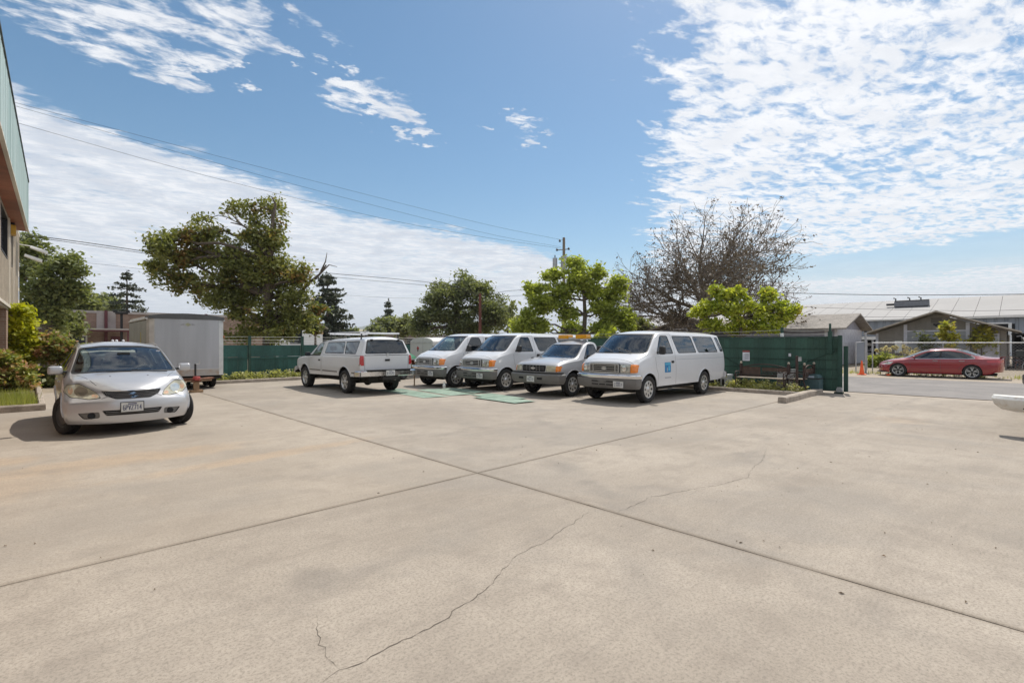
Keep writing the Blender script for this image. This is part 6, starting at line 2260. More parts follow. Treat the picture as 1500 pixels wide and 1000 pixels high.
# ------------------------------------------------------------------ the parked vehicles (front axle positions)
van1 = build_van('nearest large white passenger van with a blue square sticker on its door', True, True, (12.66, 8.44, 0), PI)
for lab_, loc_, plate_ in (('middle white passenger van beside the silver pickup with amber light bar', (12.28, 13.93, 0), '51904'),
                          ('farthest white van of the row, just beyond the green ground sheets', (11.82, 16.25, 0), '30748')):
    v_ = copy_tree(van1)
    v_.location = loc_
    v_['label'] = lab_
    for ch in list(children_of(v_)):
        if ch.name.startswith('licence_plate'):
            for g_ in list(children_of(ch)):
                bpy.data.objects.remove(g_)
            bpy.data.objects.remove(ch)
    plate(v_, .900, .55, .55, plate_, 1, frame=M_PLATE)
    for ch in list(children_of(v_)):
        if ch.name.split('.')[0] in ('door_sticker', 'sticker_band', 'sticker_emblem', 'door_lettering', 'dash_papers'):
            bpy.data.objects.remove(ch)
sp_ = build_silver_pickup('silver pickup with grey bumper parked between the two nearer white vans', (12.5, 11.02, 0), PI)
M_AMB2 = pmat('amber_light_bar', (0.78, 0.36, 0.01), 0.25, 0, .1, 30, coat=.8)
lbx = thing('light_bar', 'amber warning light bar on the cab roof of the silver pickup', 'light bar', (12.5 + 1.22, 11.02, 1.815))
B().box(-.13, .13, -.62, .62, 0, .035).build('bar_base', M_RIM, lbx)
for (y0, y1) in ((-.62, -.16), (.16, .62)):
    ln = B().box(-.15, .15, y0, y1, .035, .175).build('amber_lens', M_AMB2, lbx, bevel=.02)
B().box(-.12, .12, -.15, .15, .035, .08).build('centre_bracket', M_RIM, lbx)
build_white_pickup('white pickup with a canopy shell and roof rack seen from behind', (8.62, 19.42, 0), PI / 2)
build_silver_car((1.41, 12.55, 0), -PI / 2, 1.09)
build_red_car((32.75, 4.55, 0), PI / 2)
# ================================================================== trees and planting
M_BARK = pmat('bark', (0.115, 0.090, 0.070), 0.95, 0, 0.25, 4, 0.25, 30, 0.6, 20, stretch=(1, 1, .25))
M_BARKG = pmat('grey_bark', (0.21, 0.175, 0.14), 0.95, 0, 0.25, 4, 0.2, 30, stretch=(1, 1, .25))
L_OLIVE = leaf_mat('leaf_olive', (0.105, 0.125, 0.045), (0.33, 0.33, 0.11), (0.27, 0.16, 0.06), -0.06)
L_OAK = leaf_mat('leaf_oak', (0.11, 0.14, 0.06), (0.27, 0.29, 0.115))
L_DARKOAK = leaf_mat('leaf_dark_oak', (0.10, 0.118, 0.065), (0.28, 0.30, 0.16), None, .2, .45)
L_LIME = leaf_mat('leaf_lime', (0.20, 0.25, 0.05), (0.50, 0.53, 0.13), None, .2, .5)
L_LIMEY = leaf_mat('leaf_lime_yellow', (0.24, 0.31, 0.04), (0.52, 0.52, 0.08), (0.50, 0.36, 0.12), -0.12, .5)
L_SAP = leaf_mat('leaf_sapling', (0.25, 0.27, 0.05), (0.60, 0.52, 0.10), (0.55, 0.33, 0.10), 0.0, .45)
L_YEL = leaf_mat('leaf_yellow_green', (0.27, 0.31, 0.02), (0.58, 0.55, 0.03), None, .2, .45)
L_NAND = leaf_mat('leaf_red_tipped', (0.13, 0.17, 0.045), (0.34, 0.34, 0.11), (0.46, 0.25, 0.15), 0.06, .4, 3.2)
L_PINKY = leaf_mat('leaf_speckled', (0.16, 0.21, 0.05), (0.42, 0.42, 0.12), (0.50, 0.29, 0.17), 0.08, .4, 3.5)
L_CONI = leaf_mat('needles', (0.045, 0.055, 0.040), (0.10, 0.115, 0.075), None, .2, .12)
L_PALE = leaf_mat('leaf_pale', (0.13, 0.15, 0.07), (0.25, 0.26, 0.11), None, .2, .35)
L_ORANGE = leaf_mat('leaf_orange', (0.20, 0.13, 0.04), (0.40, 0.19, 0.07), (0.12, 0.15, 0.04), .3, .35)
L_DEAD = leaf_mat('leaf_dead', (0.08, 0.058, 0.042), (0.20, 0.145, 0.10), None, .2, .15)
L_WEED = leaf_mat('weed', (0.50, 0.44, 0.26), (0.76, 0.68, 0.46), (0.40, 0.40, 0.17), .4, .4, 3.0)
L_GRASS = leaf_mat('grass_green', (0.20, 0.24, 0.06), (0.46, 0.46, 0.15), None, .2, .45)
L_PLUME = leaf_mat('plume', (0.52, 0.44, 0.34), (0.72, 0.64, 0.52), None, .2, .5)
RIGHT = np.array([0.718, -0.696, 0.0])
FWD = np.array([0.696, 0.718, 0.0])
UP = np.array([0.0, 0.0, 1.0])


def leaf_quads(C, size, rng, aspect=1.7, updir=0.35, droop=0.0):
    """pointed leaf-shaped quads at centres C"""
    n = len(C)
    nrm = rng.normal(size=(n, 3))
    nrm[:, 2] = np.abs(nrm[:, 2]) + updir
    nrm /= np.linalg.norm(nrm, axis=1, keepdims=True)
    a = rng.normal(size=(n, 3))
    a -= nrm * (a * nrm).sum(1, keepdims=True)
    a /= np.linalg.norm(a, axis=1, keepdims=True) + 1e-9
    if droop:
        a[:, 2] -= droop
        a /= np.linalg.norm(a, axis=1, keepdims=True)
    b = np.cross(nrm, a)
    s = size * rng.uniform(.6, 1.35, (n, 1))
    A = a * s * .5 * aspect
    Bv = b * s * .5
    fold = nrm * s * .12
    V = np.empty((n, 4, 3))
    V[:, 0] = C - A
    V[:, 1] = C + Bv - A * .1 + fold
    V[:, 2] = C + A
    V[:, 3] = C - Bv - A * .1 + fold
    return V.reshape(-1, 3)


def branch_pts(a, b, rng, sag=0.0, wob=0.06, n=6):
    a, b = np.array(a, float), np.array(b, float)
    L = np.linalg.norm(b - a)
    out = []
    off = np.zeros(3)
    for i in range(n + 1):
        t = i / n
        if 0 < i < n:
            off = off * .6 + rng.normal(size=3) * wob * L
        p = a + (b - a) * t + (off if 0 < i < n else 0) + UP * (sag * L * 4 * t * (1 - t))
        out.append(tuple(p))
    return out


def lobed_tree(name, label, cat, base, trunk, lobes, leafmat, lsize, dens, bark=None, group=None, seed=1, r0=.2, forks=7,
               clump=.42, extra=None, fill=.25, leaf_name='crown', droop=0.0, fork_at=None, thin=1.0):
    """lobes: (side, depth, height, r_side, r_depth, r_height) in metres from the base, seen from the yard.
    A limb runs from the stem to every lobe, forks to its rim, and leaf clumps sit on the forks."""
    rng = np.random.default_rng(seed)
    t = thing(name, label, cat, (base[0], base[1], 0), 0, group)
    def W(u, d, z): return RIGHT * u + FWD * d + UP * z
    trunk_pts = [W(*p) for p in trunk] if trunk else None
    wood = B()
    clumps, rad = [], []
    if trunk:
        n = len(trunk_pts)
        rs = [r0 * (1 - .55 * i / (n - 1)) * (1.35 if i == 0 else 1) for i in range(n)]
        wood.tube(trunk_pts, rs, 9)
    for li, (u, d, z, ru, rd, rz) in enumerate(lobes):
        c = W(u, d, z)
        if trunk:
            # leave the stem at the closest point at or below the lobe
            cand = [p for p in trunk_pts[1:]]
            s = min(cand, key=lambda p: np.linalg.norm(p - c) + (2.0 if p[2] > c[2] else 0))
            L = np.linalg.norm(c - s)
            wood.tube(branch_pts(s, c - UP * rz * .3, rng, .05, .04), [r0 * .42 * (1 - .6 * q / 6) * min(1, .4 + L / 5) for q in range(7)], 6, False)
        else:
            s = np.array([c[0] * .4, c[1] * .4, 0.02])
            wood.tube(branch_pts(s, c - UP * rz * .3, rng, .03, .03), [.03 - .003 * q for q in range(7)], 4, False)
        vol = ru * rd * rz
        m = max(5, int(forks * (ru * rz) ** .5 * 2.2))
        for k in range(m):
            v = rng.normal(size=3)
            v /= np.linalg.norm(v)
            f = rng.uniform(.45, 1.06) if rng.random() > fill else rng.uniform(.1, .5)
            p = c + (RIGHT * v[0] * ru + FWD * v[1] * rd + UP * v[2] * rz) * f
            clumps.append(p)
            rad.append(clump * rng.uniform(.55, 1.25))
            wood.tube(branch_pts(c - UP * rz * .25, p, rng, .04, .05, 3), [r0 * .10, r0 * .07, r0 * .05, r0 * .02], 3, False)
    if extra:
        for pts, ra in extra:
            P = [W(*p) for p in pts]
            wood.tube(P, [ra * (1 - .75 * q / (len(P) - 1)) for q in range(len(P))], 6, False)
    wood.build('trunk' if trunk else 'stem', bark or M_BARK, t, smooth=True)
    C = []
    for p, r in zip(clumps, rad):
        k = max(4, int(dens * (r / clump) ** 2 * thin))
        q = rng.normal(size=(k, 3)) * np.array([r * .62, r * .62, r * .42])
        C.append(p + q)
    C = np.concatenate(C)
    V = leaf_quads(C, lsize, rng, droop=droop)
    o = obj(leaf_name, quads_np(leaf_name, V), leafmat, t)
    return t


def conifer(label, base, h, w, seed, sparse=False, lean=0.0, name='conifer', tip=.25, low=.12, group='tall conifers on the skyline'):
    rng = np.random.default_rng(seed)
    t = thing(name, label, 'conifer', (base[0], base[1], 0), 0, group)
    wood = B()
    wood.tube([(0, 0, 0), (lean * .5, 0, h * .5), (lean, 0, h)], [h * .022, h * .015, h * .003], 8)
    C = []
    levels = int(h * (1.1 if sparse else 1.5))
    for i in range(levels):
        f = low + (1 - low) * (i + rng.uniform(0, .8)) / levels
        z = h * f
        if z > h: continue
        prof = (1 - f) ** .62 + tip * .15
        nb = 5 if sparse else 7
        for k in range(nb):
            a = rng.uniform(0, 2 * PI)
            L = w * .62 * prof * rng.uniform(.35, 1.3)
            dz = -L * rng.uniform(.0, .35) + (L * .15 if f > .6 else 0)
            d = np.array([math.cos(a), math.sin(a), 0])
            p0 = np.array([lean * f, 0, z])
            p1 = p0 + d * L + UP * dz
            wood.tube([p0, p0 + d * L * .5 + UP * dz * .3, p1], [.05 * h / 12, .03 * h / 12, .01], 3, False)
            m = int((22 if sparse else 40) * max(.5, L))
            tt = rng.uniform(.25, 1.05, (m, 1))
            q = p0 + (p1 - p0) * tt + rng.normal(size=(m, 3)) * np.array([.16, .16, .10]) * (1 + L * .16)
            C.append(q)
    q = np.array([[lean, 0, h]]) + rng.normal(size=(30, 3)) * np.array([.12, .12, .5]) - np.array([[0, 0, .5]])
    C.append(q)
    C = np.concatenate(C)
    wood.build('trunk', M_BARK, t, smooth=True)
    obj('crown', quads_np('crown', leaf_quads(C, .26 * (h / 12) ** .5, rng, 1.9, .2, .25)), L_CONI, t)
    return t


def bare_tree(label, base, seed):
    """wide leafless crown: limbs forking to fine twigs, a few dead leaves still hanging"""
    rng = np.random.default_rng(seed)
    t = thing('bare_tree', label, 'tree', (base[0], base[1], 0))
    w1, w2 = B(), B()
    dead = []

    def grow(p, d, L, r, lvl):
        n = 4
        pts = [p]
        q = p.copy()
        dd = d.copy()
        for i in range(n):
            dd = dd + rng.normal(size=3) * (.10 + .02 * lvl)
            if lvl >= 2:
                dd = dd + UP * .02
            dd /= np.linalg.norm(dd)
            q = q + dd * L / n
            pts.append(q.copy())
        rr = [r * (1 - .42 * i / n) for i in range(n + 1)]
        (w1 if lvl < 3 else w2).tube(pts, [max(.019 if lvl < 5 else .014, q_ * 1.3) for q_ in rr] if lvl > 2 else rr, 8 if lvl == 0 else 6 if lvl < 2 else 4 if lvl < 4 else 3, False)
        if lvl >= 5:
            if rng.random() < .5:
                dead.append(pts[-1]); dead.append(pts[-2])
            return
        kids = [0, 6, 5, 4, 3, 2][lvl + 0] if lvl else 0
        if lvl == 0:
            return pts, rr
        for k in range(kids):
            f = rng.uniform(.30, 1.0) if k else 1.0
            idx = min(n, max(1, int(round(f * n))))
            src = pts[idx]
            ax = rng.normal(size=3)
            ax -= dd * ax.dot(dd)
            ax /= np.linalg.norm(ax)
            ang = rng.uniform(.45, 1.1) if k else rng.uniform(.05, .3)
            nd = dd * math.cos(ang) + ax * math.sin(ang)
            if nd[2] < -.25:
                nd[2] = -.1
            nd /= np.linalg.norm(nd)
            grow(src, nd, L * rng.uniform(.58, .78), rr[idx] * (.72 if k == 0 else .55), lvl + 1)
    def W(u, d, z): return RIGHT * u + FWD * d + UP * z
    w1.tube([W(0, 0, 0), W(.05, 0, 1.6), W(0, 0, 3.2), W(-.1, 0, 4.6)], [.55, .42, .40, .34], 10)
    limbs = [((-.1, 0, 4.3), (-.85, .1, .66), 3.5, .20), ((-.1, 0, 4.5), (-.50, -.3, .90), 3.5, .20), ((0, 0, 4.6), (-.15, .2, 1.0), 3.5, .22),
             ((0, 0, 4.6), (.12, -.1, 1.0), 3.8, .22), ((0, 0, 4.5), (.48, .3, .90), 3.5, .20), ((0, 0, 4.3), (.95, -.2, .66), 3.5, .20),
             ((-.1, 0, 3.3), (-1.0, .2, .22), 4.0, .18), ((0, 0, 3.9), (1.0, .1, .36), 3.5, .16), ((0, 0, 4.2), (-.2, -.9, .7), 3.0, .17), ((0, 0, 4.2), (.3, .9, .8), 3.0, .17),
             ((-.1, 0, 2.6), (-.95, -.1, .06), 3.3, .13)]
    for p, d, L, r in limbs:
        dv = W(*d)
        grow(W(*p), dv / np.linalg.norm(dv), L, r, 1)
    w1.build('trunk', M_BARKG, t, smooth=True)
    w2.build('twigs', M_BARKG, t)
    C = np.array(dead)
    C = np.repeat(C, 2, axis=0) + rng.normal(size=(len(C) * 2, 3)) * .15
    # a dense tangle low in the crown
    tang = W(-2.3, 0, 3.9) + rng.normal(size=(1500, 3)) * np.array([.62, .62, .42])
    C = np.concatenate([C, tang])
    obj('dead_leaves', quads_np('dead_leaves', leaf_quads(C, .115, rng)), L_DEAD, t)
    return t


lobed_tree('leaning_tree', 'large ragged olive tree spreading over the trailer with a dead limb at its side', 'tree', (9.36, 28.52), [(0.0, 0, 0), (-0.07, 0, 2.52), (-0.11, 0, 4.37), (0.0, 0, 6.04), (0.11, 0, 7.52)], [(-4.75, -0.52, 6.21, 1.26, 1.01, 0.96), (-5.87, -0.22, 6.85, 0.89, 0.71, 0.81), (-6.45, 0.39, 5.84, 0.81, 0.65, 0.67), (-4.93, 0.01, 5.19, 1.26, 1.01, 0.59), (-4.25, -0.46, 7.42, 1.11, 0.89, 0.67), (-3.52, 0.44, 7.8, 0.96, 0.77, 0.67), (-3.92, 0.66, 6.64, 1.26, 1.01, 0.96), (-2.48, 0.45, 6.6, 1.18, 0.95, 0.89), (-2.46, 0.09, 5.2, 1.33, 1.07, 0.81), (-4.25, 0.59, 4.62, 1.26, 1.01, 0.44), (-2.51, -0.32, 4.12, 1.04, 0.83, 0.44), (-1.64, 0.08, 5.79, 1.11, 0.89, 0.96), (-0.73, -0.02, 5.78, 0.96, 0.77, 1.04), (-2.05, 0.57, 4.05, 1.11, 0.89, 0.89), (-1.09, 0.46, 4.61, 1.18, 0.95, 1.11), (0.26, -0.16, 5.64, 0.89, 0.71, 0.89), (0.26, 0.23, 4.4, 1.04, 0.83, 1.04), (0.8, 0.27, 5.45, 0.81, 0.65, 0.74), (1.81, -0.35, 5.36, 0.74, 0.59, 0.52), (1.52, -0.36, 4.26, 0.89, 0.71, 0.74), (1.35, -0.29, 3.17, 0.89, 0.71, 0.74), (-0.21, -0.11, 2.89, 1.48, 1.18, 1.04), (-1.32, 0.19, 2.31, 1.04, 0.83, 0.59), (0.82, -0.56, 2.22, 1.11, 0.89, 0.52), (1.93, -0.1, 2.89, 0.37, 0.3, 0.67), (-1.72, 0.1, 3.34, 0.74, 0.59, 0.59), (-0.42, 0.33, 6.95, 0.74, 0.59, 0.67), (-0.79, -0.11, 7.49, 0.67, 0.53, 0.44), (0.36, -0.21, 7.21, 0.52, 0.41, 0.59)], L_OLIVE, 0.125, 52, extra=[([(0.37, 0, 2.89), (1.29, 0, 4.0), (2.11, 0, 4.93), (2.7, 0, 5.41), (3.07, 0, 5.93)], 0.13), ([(2.7, 0, 5.41), (3.22, 0, 5.93), (3.66, 0, 5.82)], 0.05), ([(2.77, 0, 5.56), (3.03, 0, 6.11), (3.11, 0, 6.59)], 0.05), ([(2.11, 0, 4.93), (2.63, 0, 5.22), (3.22, 0, 5.11)], 0.04), ([(0.11, 0, 7.52), (0.18, 0, 8.44), (0.33, 0, 9.18), (0.11, 0, 9.63)], 0.12), ([(0.04, 0, 6.04), (-0.63, 0, 7.52), (-1.48, 0, 8.07), (-2.11, 0, 8.22)], 0.1), ([(-1.48, 0, 8.07), (-2.03, 0, 8.63), (-2.4, 0, 8.74)], 0.05)], r0=0.3, seed=11, forks=12, clump=0.36, fill=0.35)
lobed_tree('shade_tree', 'thin upper crown of the ragged olive tree against the clouds', 'tree', (9.65, 29.08), [(0.0, 0, 0), (-0.04, 0, 4.43), (0.0, 0, 6.13), (0.08, 0, 7.65), (0.0, 0, 8.97)], [(-1.02, 0.07, 9.44, 0.91, 0.73, 0.53), (-1.87, 0.09, 8.92, 0.83, 0.67, 0.45), (-0.28, 0.35, 9.25, 0.76, 0.6, 0.68), (0.49, -0.23, 8.16, 0.53, 0.42, 0.91), (-0.96, -0.04, 8.51, 0.83, 0.67, 0.53), (-0.16, 0.1, 7.48, 0.68, 0.54, 0.83), (-2.09, 0.15, 9.39, 0.45, 0.36, 0.23), (0.15, 0.24, 9.41, 0.53, 0.42, 0.53), (-3.64, 0.02, 8.67, 0.45, 0.36, 0.3)], L_OLIVE, 0.12, 22, r0=0.1, seed=12, forks=10, clump=0.34, thin=1.0)
lobed_tree('oak_tree', 'dense olive green oak beside the cream building corner', 'tree', (0.96, 45.03), [(0.0, 0, 0), (-0.09, 0, 3.16), (-0.27, 0, 4.96), (-0.36, 0, 6.32)], [(-1.71, 0.28, 8.27, 1.08, 0.87, 0.99), (-1.43, 0.7, 7.34, 1.27, 1.01, 0.99), (1.23, -0.36, 6.94, 1.18, 0.94, 0.81), (1.84, -0.03, 6.41, 0.72, 0.58, 0.54), (1.49, 0.26, 5.26, 1.08, 0.87, 0.63), (0.22, -0.62, 5.79, 1.54, 1.23, 1.27), (0.68, 0.05, 4.97, 1.36, 1.08, 0.99), (-0.29, -0.26, 4.27, 1.27, 1.01, 0.9), (-0.1, 0.2, 3.8, 1.18, 0.94, 0.81), (-0.28, 0.49, 2.99, 0.9, 0.72, 0.63), (-2.35, 0.45, 6.38, 0.81, 0.65, 1.36)], L_OAK, 0.16, 75, r0=0.35, seed=13, forks=8, clump=0.46)
lobed_tree('small_tree', 'yellow green tree top showing over the tan brick hall', 'tree', (3.43, 63.52), [(0.0, 0, 0), (-0.2, 0, 3.81), (-0.2, 0, 5.13)], [(0.45, -0.14, 5.38, 1.32, 1.05, 0.66), (-1.42, 0.48, 5.03, 1.18, 0.95, 0.59), (1.13, 0.22, 5.01, 0.79, 0.63, 0.59)], L_PALE, 0.3, 60, r0=0.15, seed=14, clump=0.6)
lobed_tree('small_tree', 'pale yellow green bushy tree in front of the brick hall', 'tree', (2.27, 53.51), [(0.0, 0, 0), (0.0, 0, 2.37), (0.0, 0, 2.92)], [(-0.18, 0.08, 3.36, 0.93, 0.75, 0.77), (0.68, -0.28, 2.69, 0.55, 0.44, 0.55), (-0.85, 0.21, 3.03, 0.55, 0.44, 0.77)], L_PALE, 0.25, 60, r0=0.12, seed=15, clump=0.5)
lobed_tree('distant_tree', 'dark round tree behind the brick hall left of the conifer', 'tree', (9.17, 109.49), [(0.0, 0, 0), (0.0, 0, 6.6)], [(-0.56, 0.11, 8.59, 1.4, 1.12, 1.16), (1.05, 0.29, 8.14, 1.05, 0.84, 1.05), (-1.24, -0.19, 7.75, 1.05, 0.84, 0.93)], L_DARKOAK, 0.5, 60, r0=0.3, seed=16, clump=1.1)
lobed_tree('oak_tree', 'dark broad oak rising behind the two farther vans', 'tree', (30.96, 39.62), [(0.0, 0, 0), (-0.14, 0, 3.22), (-0.27, 0, 4.93), (-0.14, 0, 6.64)], [(0.57, -0.24, 7.71, 1.64, 1.32, 0.82), (-1.45, 0.08, 7.06, 1.23, 0.99, 0.89), (1.94, 0.62, 7.33, 1.37, 1.1, 0.96), (-0.17, -0.9, 6.08, 2.33, 1.86, 1.23), (-2.57, -0.65, 5.9, 1.16, 0.93, 0.75), (-2.12, -0.5, 4.76, 1.92, 1.53, 1.1), (2.74, -0.04, 5.41, 1.92, 1.53, 1.37), (-3.57, 0.41, 4.33, 1.03, 0.82, 0.89), (-3.85, 0.43, 3.23, 1.1, 0.88, 0.68), (-0.44, 0.84, 3.87, 3.29, 2.63, 1.51), (3.52, -0.63, 3.81, 1.37, 1.1, 1.23), (1.14, 1.15, 2.9, 2.74, 2.19, 0.82)], L_DARKOAK, 0.18, 90, r0=0.5, seed=17, forks=8, clump=0.62)
lobed_tree('distant_tree', 'thin pale tree between the dark oak and the lime green tree', 'tree', (42.79, 44.87), [(0.0, 0, 0), (0.0, 0, 4.43)], [(-0.18, 0.62, 5.48, 1.36, 1.09, 1.36), (0.93, -0.24, 4.42, 1.02, 0.82, 1.02), (-0.93, -0.29, 4.42, 1.02, 0.82, 1.02)], L_PALE, 0.35, 30, r0=0.15, seed=18, clump=0.8)
lobed_tree('lime_tree', 'bright lime green tree with open crown behind the amber light bar', 'tree', (31.17, 24.10), [(-0.05, 0, 0), (0.0, 0, 2.35), (0.11, 0, 3.85), (0.05, 0, 5.02), (-0.16, 0, 6.63)], [(-0.73, -0.28, 7.81, 0.85, 0.68, 0.48), (-0.44, -0.51, 6.88, 1.28, 1.03, 0.69), (1.07, -0.27, 7.07, 0.69, 0.56, 0.64), (-2.49, 0.3, 6.99, 0.69, 0.56, 0.43), (-3.94, 0.34, 5.97, 0.75, 0.6, 0.53), (-1.63, -0.3, 5.79, 1.28, 1.03, 0.69), (0.62, -0.1, 5.81, 1.07, 0.85, 0.69), (2.71, -0.33, 6.37, 0.69, 0.56, 0.64), (2.29, 0.48, 5.33, 1.02, 0.81, 0.69), (-3.42, -0.01, 4.65, 1.07, 0.85, 0.69), (-2.28, -0.41, 4.88, 0.96, 0.77, 0.64), (-4.27, -0.02, 3.63, 0.75, 0.6, 0.96), (-3.41, 0.25, 2.89, 0.96, 0.77, 0.64), (-1.25, -0.16, 4.05, 0.75, 0.6, 0.48), (-0.87, 0.28, 2.79, 0.85, 0.68, 0.53), (1.16, -0.39, 4.46, 0.96, 0.77, 0.64), (2.04, 0.05, 3.74, 0.91, 0.73, 0.75), (3.28, 0.31, 3.86, 0.69, 0.56, 0.96), (1.51, -0.22, 2.83, 0.96, 0.77, 0.64), (3.35, -0.07, 2.99, 0.59, 0.47, 0.48), (-5.07, 0.18, 3.0, 0.43, 0.34, 0.53)], L_LIME, 0.16, 70, r0=0.22, seed=19, forks=13, clump=0.42)
lobed_tree('shrub', 'yellow green bush between the light bar and the nearest van roof', 'shrub', (29.94, 21.11), None, [(0.09, -0.07, 2.3, 0.69, 0.55, 0.49), (-0.49, 0.03, 2.01, 0.44, 0.36, 0.35)], L_LIMEY, 0.2, 50, seed=20, clump=0.4)
lobed_tree('lime_tree', 'low wide yellow lime tree overhanging the green gate', 'tree', (33.84, 13.15), [(0.0, 0, 0), (0.0, 0, 2.03), (0.0, 0, 3.16)], [(-1.43, -0.17, 4.95, 0.63, 0.51, 0.5), (-0.0, -0.0, 4.96, 0.77, 0.61, 0.54), (1.92, 0.21, 4.85, 0.59, 0.47, 0.54), (-2.06, -0.06, 4.24, 0.72, 0.58, 0.5), (-2.77, -0.27, 3.59, 0.59, 0.47, 0.5), (-0.51, -0.12, 3.83, 1.18, 0.94, 0.77), (1.45, 0.18, 3.85, 1.18, 0.94, 0.77), (-2.17, -0.35, 2.92, 0.77, 0.61, 0.5), (-0.03, 0.43, 2.81, 1.08, 0.87, 0.5), (1.55, -0.5, 2.82, 0.9, 0.72, 0.5), (2.87, -0.13, 3.24, 0.5, 0.4, 0.5), (3.43, -0.1, 3.87, 0.18, 0.14, 0.18), (2.66, 0.15, 4.16, 0.45, 0.36, 0.36)], L_LIMEY, 0.14, 80, r0=0.18, seed=21, forks=10, clump=0.34)
lobed_tree('distant_tree', 'dark domed tree under the small conifer on the skyline', 'tree', (43.78, 75.94), [(0.0, 0, 0), (0.0, 0, 3.69)], [(0.02, -0.09, 4.73, 1.98, 1.58, 1.16), (-1.34, 0.22, 4.28, 1.05, 0.84, 0.82), (1.26, 0.59, 4.29, 1.16, 0.93, 0.93)], L_DARKOAK, 0.45, 60, r0=0.3, seed=22, clump=1.0)
lobed_tree('distant_tree', 'yellowish tree between the domed tree and the dark oak', 'tree', (37.98, 60.67), [(0.0, 0, 0), (0.0, 0, 3.34)], [(0.05, -0.24, 4.39, 1.25, 1.0, 1.05), (1.1, 0.28, 3.83, 0.86, 0.69, 0.86), (-0.66, 0.37, 3.45, 0.86, 0.69, 0.67)], L_PALE, 0.35, 50, r0=0.2, seed=23, clump=0.8)
lobed_tree('autumn_tree', 'orange tinged small tree next to the ragged olive tree', 'tree', (18.16, 43.67), [(0.0, 0, 0), (0.0, 0, 3.04)], [(0.19, -0.18, 4.47, 0.6, 0.48, 0.6), (-0.71, 0.26, 3.77, 0.54, 0.43, 0.72), (-0.27, 0.08, 3.04, 0.48, 0.39, 0.48)], L_ORANGE, 0.25, 45, r0=0.12, seed=24, clump=0.5)
lobed_tree('distant_tree', 'low olive trees showing over the board fence by the pickup', 'tree', (37.58, 74.98), [(0.0, 0, 0), (0.0, 0, 2.81)], [(-0.22, 0.01, 3.24, 0.77, 0.61, 0.55), (2.9, 0.6, 3.48, 1.1, 0.88, 0.55)], L_DARKOAK, 0.4, 40, r0=0.15, seed=25, clump=0.7)
lobed_tree('distant_tree', 'grey olive brush beneath the bare tree beside the dark house', 'tree', (48.29, 29.79), [(0.0, 0, 0), (0.0, 0, 2.99)], [(-0.02, -0.08, 3.82, 1.05, 0.84, 0.68), (1.13, 0.01, 3.22, 0.68, 0.54, 0.53), (-0.65, 0.41, 3.08, 0.75, 0.6, 0.6)], L_PALE, 0.3, 30, r0=0.15, seed=26, clump=0.6)
lobed_tree('shrub', 'tall bright yellow green shrub against the brick pier', 'shrub', (-0.12, 27.28), None, [(-0.05, -0.01, 2.35, 0.45, 0.36, 0.53), (-0.12, -0.04, 2.88, 0.24, 0.19, 0.19), (0.15, 0.07, 1.63, 0.35, 0.28, 0.59), (-0.21, -0.05, 1.76, 0.37, 0.3, 0.59), (-0.02, 0.02, 0.96, 0.4, 0.32, 0.48)], L_YEL, 0.13, 70, seed=31, clump=0.26, forks=11)
lobed_tree('shrub', 'red tipped nandina shrub beside the silver car', 'shrub', (0.90, 26.98), None, [(0.0, -0.18, 1.63, 0.55, 0.44, 0.33), (0.2, 0.14, 1.43, 0.33, 0.26, 0.38), (-0.4, -0.21, 1.36, 0.38, 0.31, 0.38), (-0.11, 0.13, 1.08, 0.6, 0.48, 0.44), (-0.34, 0.01, 1.93, 0.27, 0.22, 0.16), (0.24, -0.03, 0.53, 0.38, 0.31, 0.55)], L_NAND, 0.095, 80, seed=32, clump=0.24, forks=11)
lobed_tree('shrub', 'pink speckled leafy shrub at the edge of the photo in front of the yellow shrub', 'shrub', (-0.34, 24.29), None, [(-0.34, 0.15, 0.81, 0.47, 0.38, 0.42), (0.26, 0.03, 0.7, 0.38, 0.3, 0.38), (-0.3, 0.31, 0.2, 0.57, 0.45, 0.38), (-0.38, -0.22, 0.48, 0.52, 0.41, 0.57), (-0.31, 0.03, 1.17, 0.28, 0.23, 0.21)], L_PINKY, 0.095, 90, seed=33, clump=0.26, forks=11)
lobed_tree('shrub', 'dark green low shrub under the nandina', 'shrub', (0.46, 26.85), None, [(-0.11, 0.06, 0.55, 0.32, 0.26, 0.43), (0.12, -0.01, 0.15, 0.32, 0.26, 0.32), (-0.3, -0.02, 0.26, 0.27, 0.21, 0.38)], L_OAK, 0.12, 50, seed=34, clump=0.25)
lobed_tree('sapling', 'slim yellow leaved sapling in front of the panel door', 'tree', (45.10, 3.63), [(0.0, 0, 0), (0.0, 0, 1.34), (0.0, 0, 2.36)], [(-0.04, 0.0, 2.73, 0.33, 0.26, 0.33), (-0.19, 0.05, 2.08, 0.33, 0.26, 0.42), (0.29, 0.01, 2.13, 0.28, 0.22, 0.42), (-0.21, -0.24, 1.43, 0.51, 0.41, 0.33)], L_SAP, 0.17, 40, r0=0.05, seed=41, clump=0.26)
lobed_tree('sapling', 'fuller yellow orange sapling beside the white side door', 'tree', (46.67, 2.11), [(0.0, 0, 0), (0.0, 0, 1.1), (0.0, 0, 2.27)], [(0.08, 0.18, 2.55, 0.42, 0.34, 0.42), (-0.14, 0.25, 1.8, 0.47, 0.37, 0.42), (0.31, -0.16, 1.9, 0.42, 0.34, 0.51), (0.48, 0.41, 1.14, 0.79, 0.63, 0.42), (0.8, -0.04, 1.24, 0.28, 0.22, 0.33)], L_SAP, 0.17, 45, r0=0.05, seed=42, clump=0.28)
